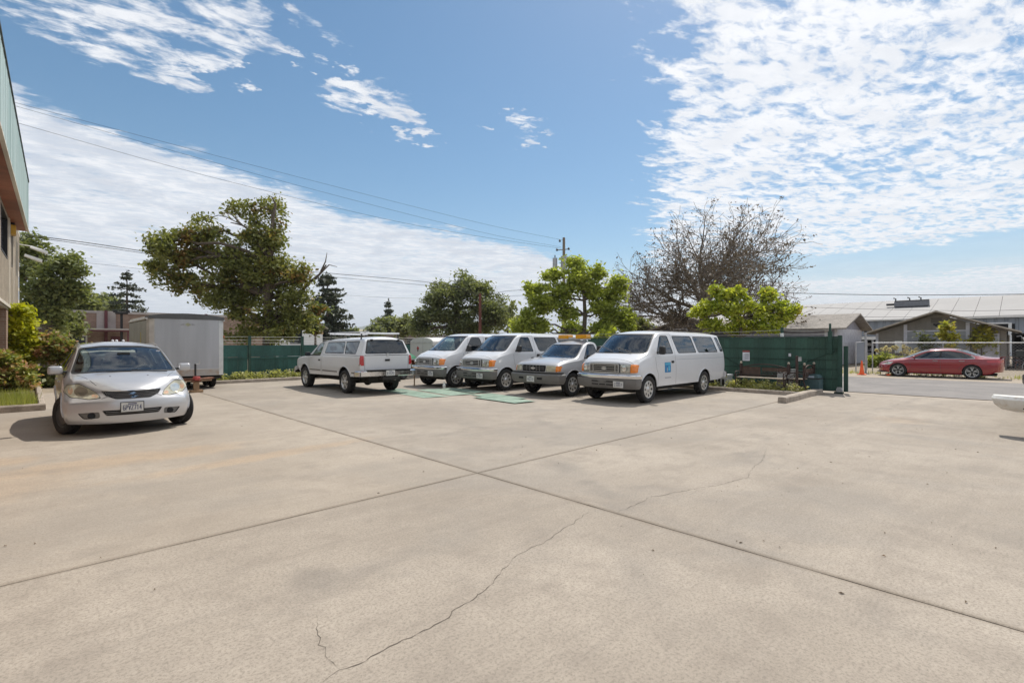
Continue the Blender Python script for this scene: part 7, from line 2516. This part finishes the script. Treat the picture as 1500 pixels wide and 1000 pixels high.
lobed_tree('shrub', 'thin grey green shrub in front of the grey panel door', 'shrub', (45.22, 4.91), None, [(-0.12, 0.2, 1.9, 0.38, 0.31, 0.38), (0.31, 0.02, 1.71, 0.43, 0.35, 0.43), (0.06, 0.07, 1.33, 0.58, 0.46, 0.34)], L_PALE, 0.14, 20, seed=43, clump=0.3)
lobed_tree('shrub', 'yellow green mound of shrub in front of the red car', 'shrub', (42.91, 7.14), None, [(-0.16, 0.04, 0.51, 0.58, 0.46, 0.38), (0.65, 0.16, 0.65, 0.53, 0.42, 0.34), (-0.47, 0.14, 0.17, 0.43, 0.35, 0.29)], L_LIME, 0.14, 50, seed=44, clump=0.28)
conifer('sparse dark conifer standing over the brick hall left of the trailer', (11.02, 97.95), 12.82, 6.41, 51, True)
conifer('tall dark redwood between the ragged olive tree and the hills', (27.98, 63.40), 10.79, 5.52, 52, False)
conifer('small pointed conifer on the skyline above the domed tree', (49.21, 84.60), 9.65, 3.38, 53, False)
bare_tree('wide bare tree with fine twigs and dead leaves behind the low lime tree', (40.88, 18.86), 9)
for i_, (px_, py_, h_, lab_) in enumerate([(43.19, 6.88, 1.42, 'feathery cream pampas clump farthest from the meter cabinet'), (44.54, 6.26, 1.42, 'tallest cream pampas clump by the shop post'), (44.46, 5.64, 1.23, 'spreading pampas clump below the meter cabinet'), (44.17, 5.23, 1.05, 'lowest pampas clump just over the red car bonnet')]):
    t_ = thing('pampas_grass', lab_, 'grass clump', (px_, py_, 0), 0, 'pampas grass behind the red car')
    rng_ = np.random.default_rng(60 + i_)
    m_ = 260
    a_ = rng_.uniform(0, 2 * PI, m_)
    L_ = rng_.uniform(.4, 1.0, m_) * h_ * .75
    C_ = np.stack([np.cos(a_) * L_ * .35, np.sin(a_) * L_ * .35, L_ * .6], 1)
    obj('leaves', quads_np('leaves', leaf_quads(np.concatenate([C_, C_ * .5, C_ * np.array([.8, .8, .4])]), .30, rng_, 2.2, .1)), L_WEED, t_)
    for k_ in range(9):
        aa = rng_.uniform(0, 2 * PI); rr_ = rng_.uniform(.15, .6)
        tip_ = np.array([math.cos(aa) * rr_, math.sin(aa) * rr_, h_ * rng_.uniform(.75, 1.05)])
        P_ = [(0, 0, 0), tuple(tip_ * np.array([.45, .45, .6])), tuple(tip_)]
        B().tube(P_, .008, 3, False).build('stalk', M_BARKG, t_)
        s_ = rng_.uniform(.0, 1, (60, 1))
        q_ = tip_ + (np.array([math.cos(aa) * .14, math.sin(aa) * .14, .12])) * s_ + rng_.normal(size=(60, 3)) * .028
        obj('plume', quads_np('plume', leaf_quads(q_, .06, rng_, 2.4)), L_PLUME, t_)


# ---- weeds in the strips, grass in the bed: nobody could count them


def blades(name, label, regions, n, h0, h1, w, mat, seed, lean=.35):
    rng = np.random.default_rng(seed)
    V = []
    tot = sum((r[1] - r[0]) * (r[3] - r[2]) for r in regions)
    for (x0, x1, y0, y1) in regions:
        m = int(n * (x1 - x0) * (y1 - y0) / tot)
        # tufts
        k = max(1, m // 9)
        cx, cy = rng.uniform(x0, x1, k), rng.uniform(y0, y1, k)
        sel = rng.integers(0, k, m)
        px = cx[sel] + rng.normal(size=m) * .05
        py = cy[sel] + rng.normal(size=m) * .05
        th = rng.uniform(.45, 1.5, k)[sel]
        H = rng.uniform(h0, h1, m) * th
        a = rng.uniform(0, 2 * PI, m)
        dx, dy = np.cos(a), np.sin(a)
        ln = rng.uniform(.1, 1, m) * lean * H
        q = np.empty((m, 4, 3))
        ww = w * rng.uniform(.6, 1.4, m)
        z0 = .02
        q[:, 0] = np.stack([px - dy * ww, py + dx * ww, np.full(m, z0)], 1)
        q[:, 1] = np.stack([px + dy * ww, py - dx * ww, np.full(m, z0)], 1)
        q[:, 2] = np.stack([px + dx * ln * .6 + dy * ww * .8, py + dy * ln * .6 - dx * ww * .8, z0 + H * .65], 1)
        q[:, 3] = np.stack([px + dx * ln, py + dy * ln, z0 + H], 1)
        V.append(q.reshape(-1, 3))
    o = obj(name, quads_np(name, np.concatenate(V)), mat)
    o['kind'] = 'stuff'
    o['label'] = label
    return o


def leafy_weeds(name, label, regions, n, h, lsize, mat, seed):
    rng = np.random.default_rng(seed)
    C = []
    tot = sum((r[1] - r[0]) * (r[3] - r[2]) for r in regions)
    for (x0, x1, y0, y1) in regions:
        m = max(1, int(n * (x1 - x0) * (y1 - y0) / tot))
        for _ in range(m):
            cx, cy = rng.uniform(x0, x1), rng.uniform(y0, y1)
            hh = h * rng.uniform(.35, 1.3)
            k = int(14 + 26 * hh)
            zz = rng.uniform(.02, 1, k) * hh
            C.append(np.stack([cx + rng.normal(size=k) * .07, cy + rng.normal(size=k) * .07, zz + .03], 1))
    o = obj(name, quads_np(name, leaf_quads(np.concatenate(C), lsize, rng)), mat)
    o['kind'] = 'stuff'
    o['label'] = label
    return o


leafy_weeds('weeds', 'pale yellow green weeds growing under and around the iron bench', [(18.0, 19.4, 5.1, 14.0)], 520, .30, .06, L_WEED, 3)
leafy_weeds('weeds', 'weeds growing between the back kerb and the green board fence', [(5.6, 17.8, 23.56, 24.1)], 480, .36, .07, L_WEED, 4)
blades('grass', 'dry grass blades among the weeds behind the kerbs', [(18.0, 19.4, 5.1, 14.0), (5.6, 17.8, 23.56, 24.1)], 9000, .08, .26, .006, L_WEED, 5)
blades('grass', 'bright green grass in the bed beside the building', [(-3.0, .10, 17.5, 20.5)], 16000, .10, .34, .006, L_GRASS, 6)
blades('grass', 'dry grass tufts along the far verge by the fence', [(32.5, 34.0, -6, 14)], 2500, .05, .2, .01, L_WEED, 7)
# ================================================================== trailers, furniture and small things
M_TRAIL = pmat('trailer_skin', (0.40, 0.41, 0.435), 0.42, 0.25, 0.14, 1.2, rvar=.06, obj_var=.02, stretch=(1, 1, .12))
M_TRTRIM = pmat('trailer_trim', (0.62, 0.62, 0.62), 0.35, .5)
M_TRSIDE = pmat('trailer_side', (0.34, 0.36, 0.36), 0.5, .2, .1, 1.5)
M_TRROOF = pmat('trailer_dark_band', (0.085, 0.088, 0.092), 0.55, 0, .15, 2)
M_RUST = pmat('rusty_iron', (0.15, 0.065, 0.038), 0.9, 0, 0.35, 6, .2, 40)
M_RUSTST = pmat('rust_stain', (0.42, 0.29, 0.19), 0.7, 0, 0.25, 4)
M_WOOD = pmat('old_wood', (0.30, 0.20, 0.12), 0.9, 0, .2, 5)
M_REDP2 = pmat('faded_red_paint', (0.34, 0.055, 0.05), 0.7, 0, .2, 8)
tr = thing('cargo_trailer', 'white enclosed cargo trailer with dark roof band and tongue jack', 'trailer', (4.15, 21.2, 0))
hw, Lt = 1.20, 4.4
# rounded-corner front: plan outline, extruded; skin in separate sheets
crn = [(-hw, .22), (-hw + .06, .08), (-hw + .2, 0.0)]
cr2 = [(hw - .2, 0.0), (hw - .06, .08), (hw, .22)]
def sheet(pts, z0, z1, name, m, zf=None):
    vs, fs = [], []
    for (x_, y_) in pts:
        vs += [(x_, y_, z0), (x_, y_, z1 if zf is None else zf(x_))]
    for i in range(len(pts) - 1):
        fs.append((2 * i, 2 * i + 2, 2 * i + 3, 2 * i + 1))
    return obj(name, faces_mesh(name, vs, fs), m, tr)
top_ = lambda x_: 2.60
sheet(crn, .50, 2.58, 'corner_sheet', M_TRTRIM)
sheet(cr2, .50, 2.58, 'corner_sheet', M_TRTRIM)
sheet([(-hw + .2, 0), (-.30, 0)], .74, 2.58, 'front_sheet', M_TRAIL)
sheet([(-.298, -.002), (hw - .2, -.002)], .74, 2.58, 'front_sheet', M_TRAIL)
sheet([(-hw + .2, -.012), (hw - .2, -.012)], .50, .745, 'stone_guard', pmat('stone_guard', (.42, .40, .38), .4, .5, .25, 3, col2=(.36, .25, .17), c2amt=.5))
for xx_ in (-.98, -.30, .42, .98):
    bb_ = B()
    for q_ in range(22):
        bb_.box(xx_ - .006, xx_ + .006, -.008, -.003, .80 + q_ * .08, .812 + q_ * .08)
    bb_.build('rivet_row', M_GALV, tr)
B().box(-hw + .2, hw - .2, -.02, .01, .735, .752).build('front_trim', M_TRTRIM, tr)
for i in range(5):
    a_, b_ = .22 + (Lt - .22) * i / 5, .22 + (Lt - .22) * (i + 1) / 5
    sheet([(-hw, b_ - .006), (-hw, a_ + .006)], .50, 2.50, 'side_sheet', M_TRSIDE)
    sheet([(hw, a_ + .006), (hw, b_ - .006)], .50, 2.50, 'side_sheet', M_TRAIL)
B().box(-hw, hw, Lt - .05, Lt, .5, 2.55).build('rear_door', M_TRAIL, tr)
B().box(-hw + .02, hw - .02, .24, Lt - .06, .46, .50).build('floor', M_UNDER, tr)
# roof: dark band wrapping the arched front edge, pale roof behind
arc = [(-hw + .02, 2.56)] + [(x_, 2.66 + .11 * (1 - (x_ / hw) ** 2)) for x_ in np.linspace(-hw + .03, hw - .03, 13)] + [(hw - .02, 2.56)]
B().prism([(p[0], p[1]) for p in arc], -.015, .75, 'y').build('roof_band', M_TRROOF, tr, smooth=True)
B().prism([(p[0], p[1] - .006) for p in arc], .55, Lt, 'y').build('roof', M_WHITE, tr, smooth=True)
for s in (-1, 1):
    B().tube([(s * (hw - .01), .10, 2.56), (s * (hw - .01), Lt, 2.56)], .035, 8).build('roof_rail', M_TRTRIM, tr, smooth=True)
    B().tube([(s * (hw - .005), .2, .50), (s * (hw - .005), Lt, .50)], .022, 6).build('bottom_rail', M_TRTRIM, tr)
B().box(hw - .002, hw + .02, .16, .24, 1.90, 1.98).build('marker_lamp', M_ORANGE, tr)
B().box(-hw - .012, -hw, 1.4, 1.44, 1.1, 2.1).build('door_bar', pmat('yellow_strip', (.5, .42, .1), .6), tr)
# dealer mark: small winged diamond, faded
b = B()
b.prism([(-.0, 2.30), (.10, 2.37), (0, 2.44), (-.10, 2.37)], -.010, -.004, 'y')
b.build('badge', pmat('faded_gold', (.33, .33, .22), .5), tr)
b = B()
for s in (-1, 1):
    for j in range(3):
        b.prism([(s * .11, 2.345 + j * .022), (s * (.24 - j * .03), 2.345 + j * .022), (s * (.22 - j * .03), 2.360 + j * .022), (s * .11, 2.360 + j * .022)], -.009, -.004, 'y')
b.build('badge_wing', pmat('faded_grey', (.30, .30, .31), .5), tr)
# frame, tongue, jack
B().box(-hw + .1, hw - .1, .05, Lt - .1, .36, .46).build('frame', M_UNDER, tr)
for s in (-1, 1):
    B().tube([(s * .85, .1, .40), (0, -1.15, .44)], .045, 6).build('tongue_beam', M_RUST, tr)
B().box(-.07, .07, -1.42, -1.05, .42, .52).build('coupler', M_REDP2, tr, bevel=.015)
B().lathe([(0, -.06), (.10, -.05), (.12, 0), (.10, .05), (0, .06)], 'z', 14, (0, -1.30, .50)).build('coupler_ball', M_REDP2, tr, smooth=True)
B().tube([(0, -1.12, .20), (0, -1.12, .98)], .032, 10).build('jack_tube', M_BLACK, tr, smooth=True)
B().tube([(0, -1.12, .97), (.13, -1.14, .99), (.13, -1.14, 1.10)], .014, 6).build('jack_handle', M_RIM, tr)
B().box(-.10, .75, -.06, .02, .30, .42).build('front_crossmember', M_RUSTST, tr)
jk = thing('support_stand', 'wooden post and flat block propping the trailer tongue', 'stand', (4.15, 19.95, 0))
B().box(-.19, .19, -.12, .12, 0, .085).build('base_block', M_WOOD, jk, bevel=.006)
B().box(-.08, .08, -.07, .07, .085, .36).build('post_block', M_WOOD, jk, bevel=.006)
B().box(-.13, .13, -.10, .10, .36, .42).build('top_plate', M_RUST, jk)
for y_ in (1.1, 2.0):
    for s in (-1, 1):
        make_wheel(tr, 0, 0, .33, .21, 'cover')
        w_ = [c for c in bpy.data.objects if c.parent is tr and c.name.startswith('wheel')][-1]
        ws_ = [c for c in bpy.data.objects if c.parent is tr and c.name.startswith('wheel')]
for w_, (x_, y_, s) in zip([c for c in bpy.data.objects if c.parent is tr and c.name.startswith('wheel')], [(-.98, .95, -1), (.98, .95, 1), (-.98, 1.80, -1), (.98, 1.80, 1)]):
    w_.location = (x_, y_, .33)
    w_.rotation_euler = (0, 0, -PI / 2 if s > 0 else PI / 2)
    w_.scale = (.95, .95, .95)
    w_.location.z = .315

# second small trailer behind the vans, with a round top
t2 = thing('cargo_trailer', 'small round topped white trailer with a red diamond mark behind the farthest van', 'trailer', (14.65, 21.9, 0))
hw2, L2 = 1.05, 3.0
arc = [(-hw2, .55), (-hw2, 1.74)] + [(hw2 * math.cos(PI - PI * i / 12), 1.74 + .25 * math.sin(PI * i / 12)) for i in range(1, 12)] + [(hw2, 1.74), (hw2, .55)]
M_TR2 = pmat('cream_trailer', (0.58, 0.57, 0.55), .5, 0, .05, 1)
# its end faces the yard (-x side)
B().prism([(p[0], p[1]) for p in arc], 0, L2, 'x').build('body', M_TR2, t2, bevel=.02)
B().box(-.02, -.002, -hw2 + .03, hw2 - .03, 1.70, 1.745).build('trim', M_TRTRIM, t2)
B().prism([(.30, 1.30), (.42, 1.42), (.30, 1.54), (.18, 1.42)], -.008, -.001, 'x').build('red_mark', M_REDP2, t2)
B().prism([(.30, 1.24), (.36, 1.31), (.30, 1.38), (.24, 1.31)], -.012, -.008, 'x').build('dark_mark', M_BLACK, t2)
for s in (-1, 1):
    make_wheel(t2, 1.5, s * (hw2 - .05), .33, .2, 'cover')
B().box(.1, 2.9, -.8, .8, .38, .55).build('frame', M_UNDER, t2)

# green covered utility trailer glimpsed between pickup and farthest van
M_GBOAT = pmat('green_hull', (0.035, 0.20, 0.10), .35, 0, .1, 2, coat=.5)
gt = thing('boat_trailer', 'rounded green hull on a rust red trailer frame beside the white pickup', 'trailer', (12.3, 20.9, 0), .2)
prof = []
vs, fs = [], []
nx_, na_ = 12, 10
for i in range(nx_ + 1):
    f_ = i / nx_
    x_ = -1.6 + 3.2 * f_
    w_ = .75 * (1 - abs(2 * f_ - 1) ** 3.0) + .02
    h_ = .36 * (1 - abs(2 * f_ - 1) ** 2.4) + .02
    for k in range(na_ + 1):
        a_ = PI * k / na_
        vs.append((x_, w_ * math.cos(a_), .95 + h_ * math.sin(a_)))
for i in range(nx_):
    for k in range(na_):
        a_ = i * (na_ + 1) + k
        fs.append((a_, a_ + 1, a_ + na_ + 2, a_ + na_ + 1))
obj('hull', faces_mesh('hull', vs, fs, True), M_GBOAT, gt)
B().box(-1.6, 1.6, -.72, .72, .90, .95).build('rim', M_GALV, gt)
for y_ in (-.6, .6):
    B().box(-1.7, 1.7, y_ - .04, y_ + .04, .50, .60).build('frame_rail', M_RUST, gt)
for x_ in (-1.4, 0, 1.4):
    B().box(x_ - .04, x_ + .04, -.62, .62, .60, .90).build('cradle', M_RUST, gt)
for s in (-1, 1):
    make_wheel(gt, 0, s * .78, .28, .16, 'steel')
B().box(-1.74, -1.70, -.74, -.60, .45, .62).build('tail_lamp', M_REDL, gt)

# ---- iron and wood garden benches on the kerb strip
M_IRON = pmat('brown_cast_iron', (0.055, 0.034, 0.028), .7, .2, .2, 10)
M_SLAT = pmat('weathered_slat', (0.40, 0.34, 0.27), .85, 0, .2, 8, stretch=(1, .1, 1))
M_SLATD = pmat('brown_slat', (0.085, 0.052, 0.038), .85, 0, .2, 8, stretch=(1, .1, 1))


def bench(label, loc, rz, Lb=1.5):
    t = thing('park_bench', label, 'bench', loc, rz)
    # local: x along the bench, -y is the front
    for s in (-1, 1):
        x_ = s * (Lb / 2 - .02)
        e = B()
        e.tube([(x_, -.25, 0), (x_, -.21, .18), (x_, -.27, .34), (x_, -.24, .44), (x_, .20, .44), (x_, .24, .30), (x_, .30, .10), (x_, .34, 0)], .020, 6)
        e.tube([(x_, -.22, .20), (x_, -.05, .30), (x_, .10, .20), (x_, .24, .26)], .014, 5)
        e.tube([(x_, -.10, .44), (x_, -.12, .33), (x_, .0, .28), (x_, .12, .34), (x_, .10, .44)], .012, 5)
        e.build('leg_frame', M_IRON, t, smooth=True)
        a = B()
        a.tube([(x_, -.26, .44), (x_, -.31, .54), (x_, -.27, .64), (x_, -.18, .66), (x_, .06, .66), (x_, .20, .62)], .020, 6)
        a.tube([(x_, -.20, .50), (x_, -.08, .60), (x_, .04, .52), (x_, .12, .60)], .012, 5)
        a.build('armrest', M_IRON, t, smooth=True)
        B().box(x_ - .05, x_ + .05, .20, .27, .44, .92).build('back_post', M_IRON, t, bevel=.012)
        B().lathe([(0, .05), (.03, .04), (.045, 0), (.03, -.03), (0, -.04)], 'z', 8, (x_, .24, .96)).build('finial', M_SLAT, t, smooth=True)
    for k in range(5):
        B().box(-Lb / 2 + .02, Lb / 2 - .02, -.24 + k * .092, -.24 + k * .092 + .075, .445, .470).build('seat_slat', M_SLAT, t, bevel=.004)
    # back: arched top rail, boarded half, open ironwork with leaf scrolls in the rest
    def top(x_): return .80 + .115 * max(0, math.cos(x_ / (Lb / 2) * PI / 2 * 1.15)) ** .8
    xs_ = np.linspace(-Lb / 2 + .05, Lb / 2 - .05, 15)
    B().tube([(x_, .235, top(x_)) for x_ in xs_], .022, 6).build('top_rail', M_IRON, t, smooth=True)
    B().tube([(-Lb / 2 + .05, .22, .53), (Lb / 2 - .05, .22, .53)], .018, 6).build('lower_rail', M_IRON, t)
    for k in range(4):
        z0 = .475 + k * .085
        B().box(-Lb / 2 + .06, -.12, .222, .240, z0, z0 + .078).build('back_slat', M_SLATD, t)
    for k in range(2):
        z0 = .68 + k * .06
        B().box(-.06, Lb / 2 - .06, .222, .240, z0, z0 + .055).build('back_slat', M_SLATD, t)
    sc_ = B()
    for k in range(7):
        x0 = -.02 + k * .10
        sc_.tube([(x0 + .045 * math.cos(a), .228, .605 + .05 * math.sin(a)) for a in np.linspace(0, 5.2, 9)], .010, 4)
        sc_.tube([(x0, .228, .535), (x0 + .03, .228, .60), (x0 - .01, .228, .67)], .009, 4)
    sc_.build('scroll_work', M_IRON, t, smooth=True)
    return t


bench('brown iron garden bench with arched back standing in the weeds before the green gate', (18.35, 6.42, .04), -PI / 2, 1.62)
bench('second iron bench seen end on beside the dark post near the gate end', (18.9, 4.95 + .38, .04), PI, 1.1)

M_CAB = pmat('grey_green_cabinet', (0.055, 0.105, 0.115), .6, 0, .15, 3)
uc = thing('utility_cabinet', 'low blue green utility cabinet with sloped lid by the gate end', 'cabinet', (19.1, 5.15, 0), PI / 2)
B().prism([(-.36, 0), (.36, 0), (.34, .52), (.22, .64), (-.30, .64), (-.36, .50)], -.25, .25, 'y').build('body', M_CAB, uc, bevel=.02)
B().box(-.38, .38, -.27, .27, .50, .525).build('lid_seam', M_BLACK, uc)
B().box(-.22, -.02, .252, .256, .54, .60).build('label_plate', pmat('pale_label', (.35, .42, .50), .6), uc)
ps = thing('old_post', 'dark rusty post with a small socket box standing behind the kerb end', 'post', (18.25, 5.28, 0))
B().tube([(0, 0, 0), (0, 0, 1.28)], .045, 8).build('pole', M_IRON, ps, smooth=True)
B().box(-.04, .05, -.13, -.045, 1.10, 1.24).build('socket_box', M_GALV, ps, bevel=.01)
B().box(-.06, .06, -.06, .06, 0, .35).build('sleeve', M_IRON, ps)
sg = thing('leaning_board', 'weathered grey board leaning beside the dark post', 'board', (18.55, 5.72, .03), -PI / 2)
B().add([(-.26, -.22, 0), (.26, -.22, 0), (.26, -.19, 0), (-.26, -.19, 0), (-.26, .05, .70), (.26, .05, .74), (.26, .08, .74), (-.26, .08, .70)],
        [(3, 2, 1, 0), (4, 5, 6, 7), (0, 1, 5, 4), (1, 2, 6, 5), (2, 3, 7, 6), (3, 0, 4, 7)]).build('face', pmat('grey_board', (.26, .25, .23), .8, 0, .2, 6), sg)
B().tube([(-.28, .07, 0), (-.28, .07, .74), (.28, .07, .78), (.28, .07, 0)], .016, 5).build('edge_rail', M_GALV, sg)
wb = thing('crate', 'white plastic crate on the ground between the nearest van and the iron bench', 'crate', (18.5, 7.85, .03))
B().box(-.28, .28, -.26, .26, 0, .5).build('body', pmat('dirty_white', (.48, .49, .50), .7, 0, .1, 4), wb, bevel=.02)
B().box(-.30, .30, -.28, .28, .44, .52).build('rim', pmat('dirty_white', (.48, .49, .50), .7), wb, bevel=.01)
for y_ in (-.14, 0, .14):
    B().box(-.285, -.279, y_ - .045, y_ + .045, .12, .36).build('panel_slot', M_BLACK, wb)

# ---- pale green sheets lying on the concrete in front of the vans
M_SHEET = pmat('faded_green_sheet', (0.13, 0.205, 0.155), .8, 0, .18, 1.5, .2, 14, col2=(0.25, 0.33, 0.265), c2amt=.8)
SHEETS = [('faded green sheet nearest the pickup, widest of those on the ground', [(9.05, 16.45), (8.75, 12.95), (9.60, 12.75), (9.95, 16.2)]),
          ('faded green sheet lying behind the widest one', [(10.05, 15.3), (9.75, 12.9), (10.6, 12.7), (10.9, 15.2)]),
          ('faded green sheet in front of the middle van bumper', [(10.35, 12.6), (10.1, 10.7), (10.9, 10.6), (11.15, 12.5)]),
          ('faded green sheet slipped partly under the middle van nose', [(10.9, 15.0), (10.75, 12.9), (11.35, 12.8), (11.5, 14.9)]),
          ('faded green sheet nearest the silver pickup', [(9.85, 11.9), (9.75, 9.95), (10.5, 9.85), (10.65, 11.8)])]
for i, (lab_, q_) in enumerate(SHEETS):
    rz_ = random.Random(i)
    vs, fs = [], []
    n_ = 8
    for a_ in range(n_ + 1):
        for c_ in range(3):
            f_, g_ = a_ / n_, c_ / 2
            p = [(q_[0][d] * (1 - f_) + q_[1][d] * f_) * (1 - g_) + (q_[3][d] * (1 - f_) + q_[2][d] * f_) * g_ for d in (0, 1)]
            z_ = .004 + i * .0045 + rz_.uniform(0, .005) + (.02 if a_ in (0, n_) and c_ == 1 else 0) * rz_.random()
            vs.append((p[0], p[1], z_))
    for a_ in range(n_):
        for c_ in range(2):
            k_ = a_ * 3 + c_
            fs.append((k_, k_ + 1, k_ + 4, k_ + 3))
    bm = bmesh.new()
    bm.from_mesh(faces_mesh('ground_sheet', vs, fs))
    bmesh.ops.solidify(bm, geom=bm.faces[:], thickness=.003)
    tag(obj('ground_sheet', bm, M_SHEET), lab_, 'sheet', 'green sheets on the concrete')

# ---- traffic cone and bits
M_CONE = pmat('cone_orange', (0.85, 0.115, 0.02), .5)
co = thing('traffic_cone', 'tall orange traffic cone on the far side of the street', 'cone', (32.0, 6.12, 0))
B().box(-.19, .19, -.19, .19, 0, .04).build('base', M_CONE, co, bevel=.01)
B().lathe([(.13, .04), (.11, .10), (.03, .74), (.025, .76), (0, .76)], 'z', 16).build('cone_body', M_CONE, co, smooth=True)
vl = tag(B().lathe([(0, .10), (.09, .09), (.11, .05), (.06, .03), (.05, 0), (0, 0)], 'z', 10, (31.9, 4.95, 0)).build('valve_cap', M_CONE, smooth=True), 'small orange utility cap on the verge before the red car', 'cap')
bt = thing('bottle', 'small white plastic bottle standing on the concrete by the farthest van', 'bottle', (11.15, 15.15, 0))
B().lathe([(0, 0), (.05, 0), (.055, .02), (.055, .15), (.03, .19), (.022, .20), (.022, .23), (0, .23)], 'z', 12).build('bottle_body', M_WHITE, bt, smooth=True)
B().lathe([(.026, .225), (.026, .255), (0, .257)], 'z', 10).build('cap', M_WHITE, bt)
ax_ = thing('jack_stand', 'thin tan prop standing under the farthest van front bumper corner', 'stand', (11.05, 17.0, 0))
B().tube([(0, 0, 0), (0, 0, .42)], .025, 6).build('rod', M_WOOD, ax_)
B().box(-.06, .06, -.06, .06, 0, .02).build('foot', M_WOOD, ax_)

# ---- white work truck just reaching into the view on the street side of the yard
et = build_white_pickup('white work truck with a heavy white step bumper at the yard entrance', (18.02, -1.13, 0), 0, False)
et.scale = (1.12, 1.12, 1.12)
bumper(et, 'rear_bumper', pmat('chipped_white_bumper', (.70, .69, .66), .5, 0, .12, 10, col2=(.50, .42, .34), c2amt=.25), 4.56, 1.15, .22, [(-.05, .38), (.16, .42), (.26, .50), (.29, .60), (.26, .65), (-.05, .65)], s=-1, wrap=.02, pw=3.0)
for k_ in range(3):
    y_ = 1.02 - k_ * .13
    xs_ = 4.56 - .22 * abs(y_ / 1.15) ** 3 + .262
    B().box(-xs_ - .012 + .03, -xs_ + .04, y_ - .022, y_ + .022, .46, .60).build('bumper_slot', M_DARK, et)
B().lathe([(0, .0), (.05, .0), (.055, -.03)], 'z', 14, (-4.70, .62, .6535)).build('hitch_hole', M_RUST, et)
B().box(-5.0, -4.5, .35, .65, .28, .36).build('tow_receiver', M_UNDER, et)
B().tube([(-4.92, .45, .28), (-4.92, .45, .22)], .02, 6).build('chain_ring', M_UNDER, et)
# ================================================================== air
hz_ = bpy.data.materials.new('haze_air')
hz_.use_nodes = True
ht = hz_.node_tree
ht.nodes.clear()
pv = ht.nodes.new('ShaderNodeVolumePrincipled')
pv.inputs['Color'].default_value = (0.86, 0.92, 1.0, 1)
pv.inputs['Density'].default_value = 0.00015
ho = ht.nodes.new('ShaderNodeOutputMaterial')
ht.links.new(pv.outputs[0], ho.inputs['Volume'])
hb = obj('haze', B().box(-9100, 9100, -9100, 9100, -1.2, 320).mesh('haze'), hz_)
hb['kind'] = 'stuff'
hb['label'] = 'thin pale haze over the distant hills'
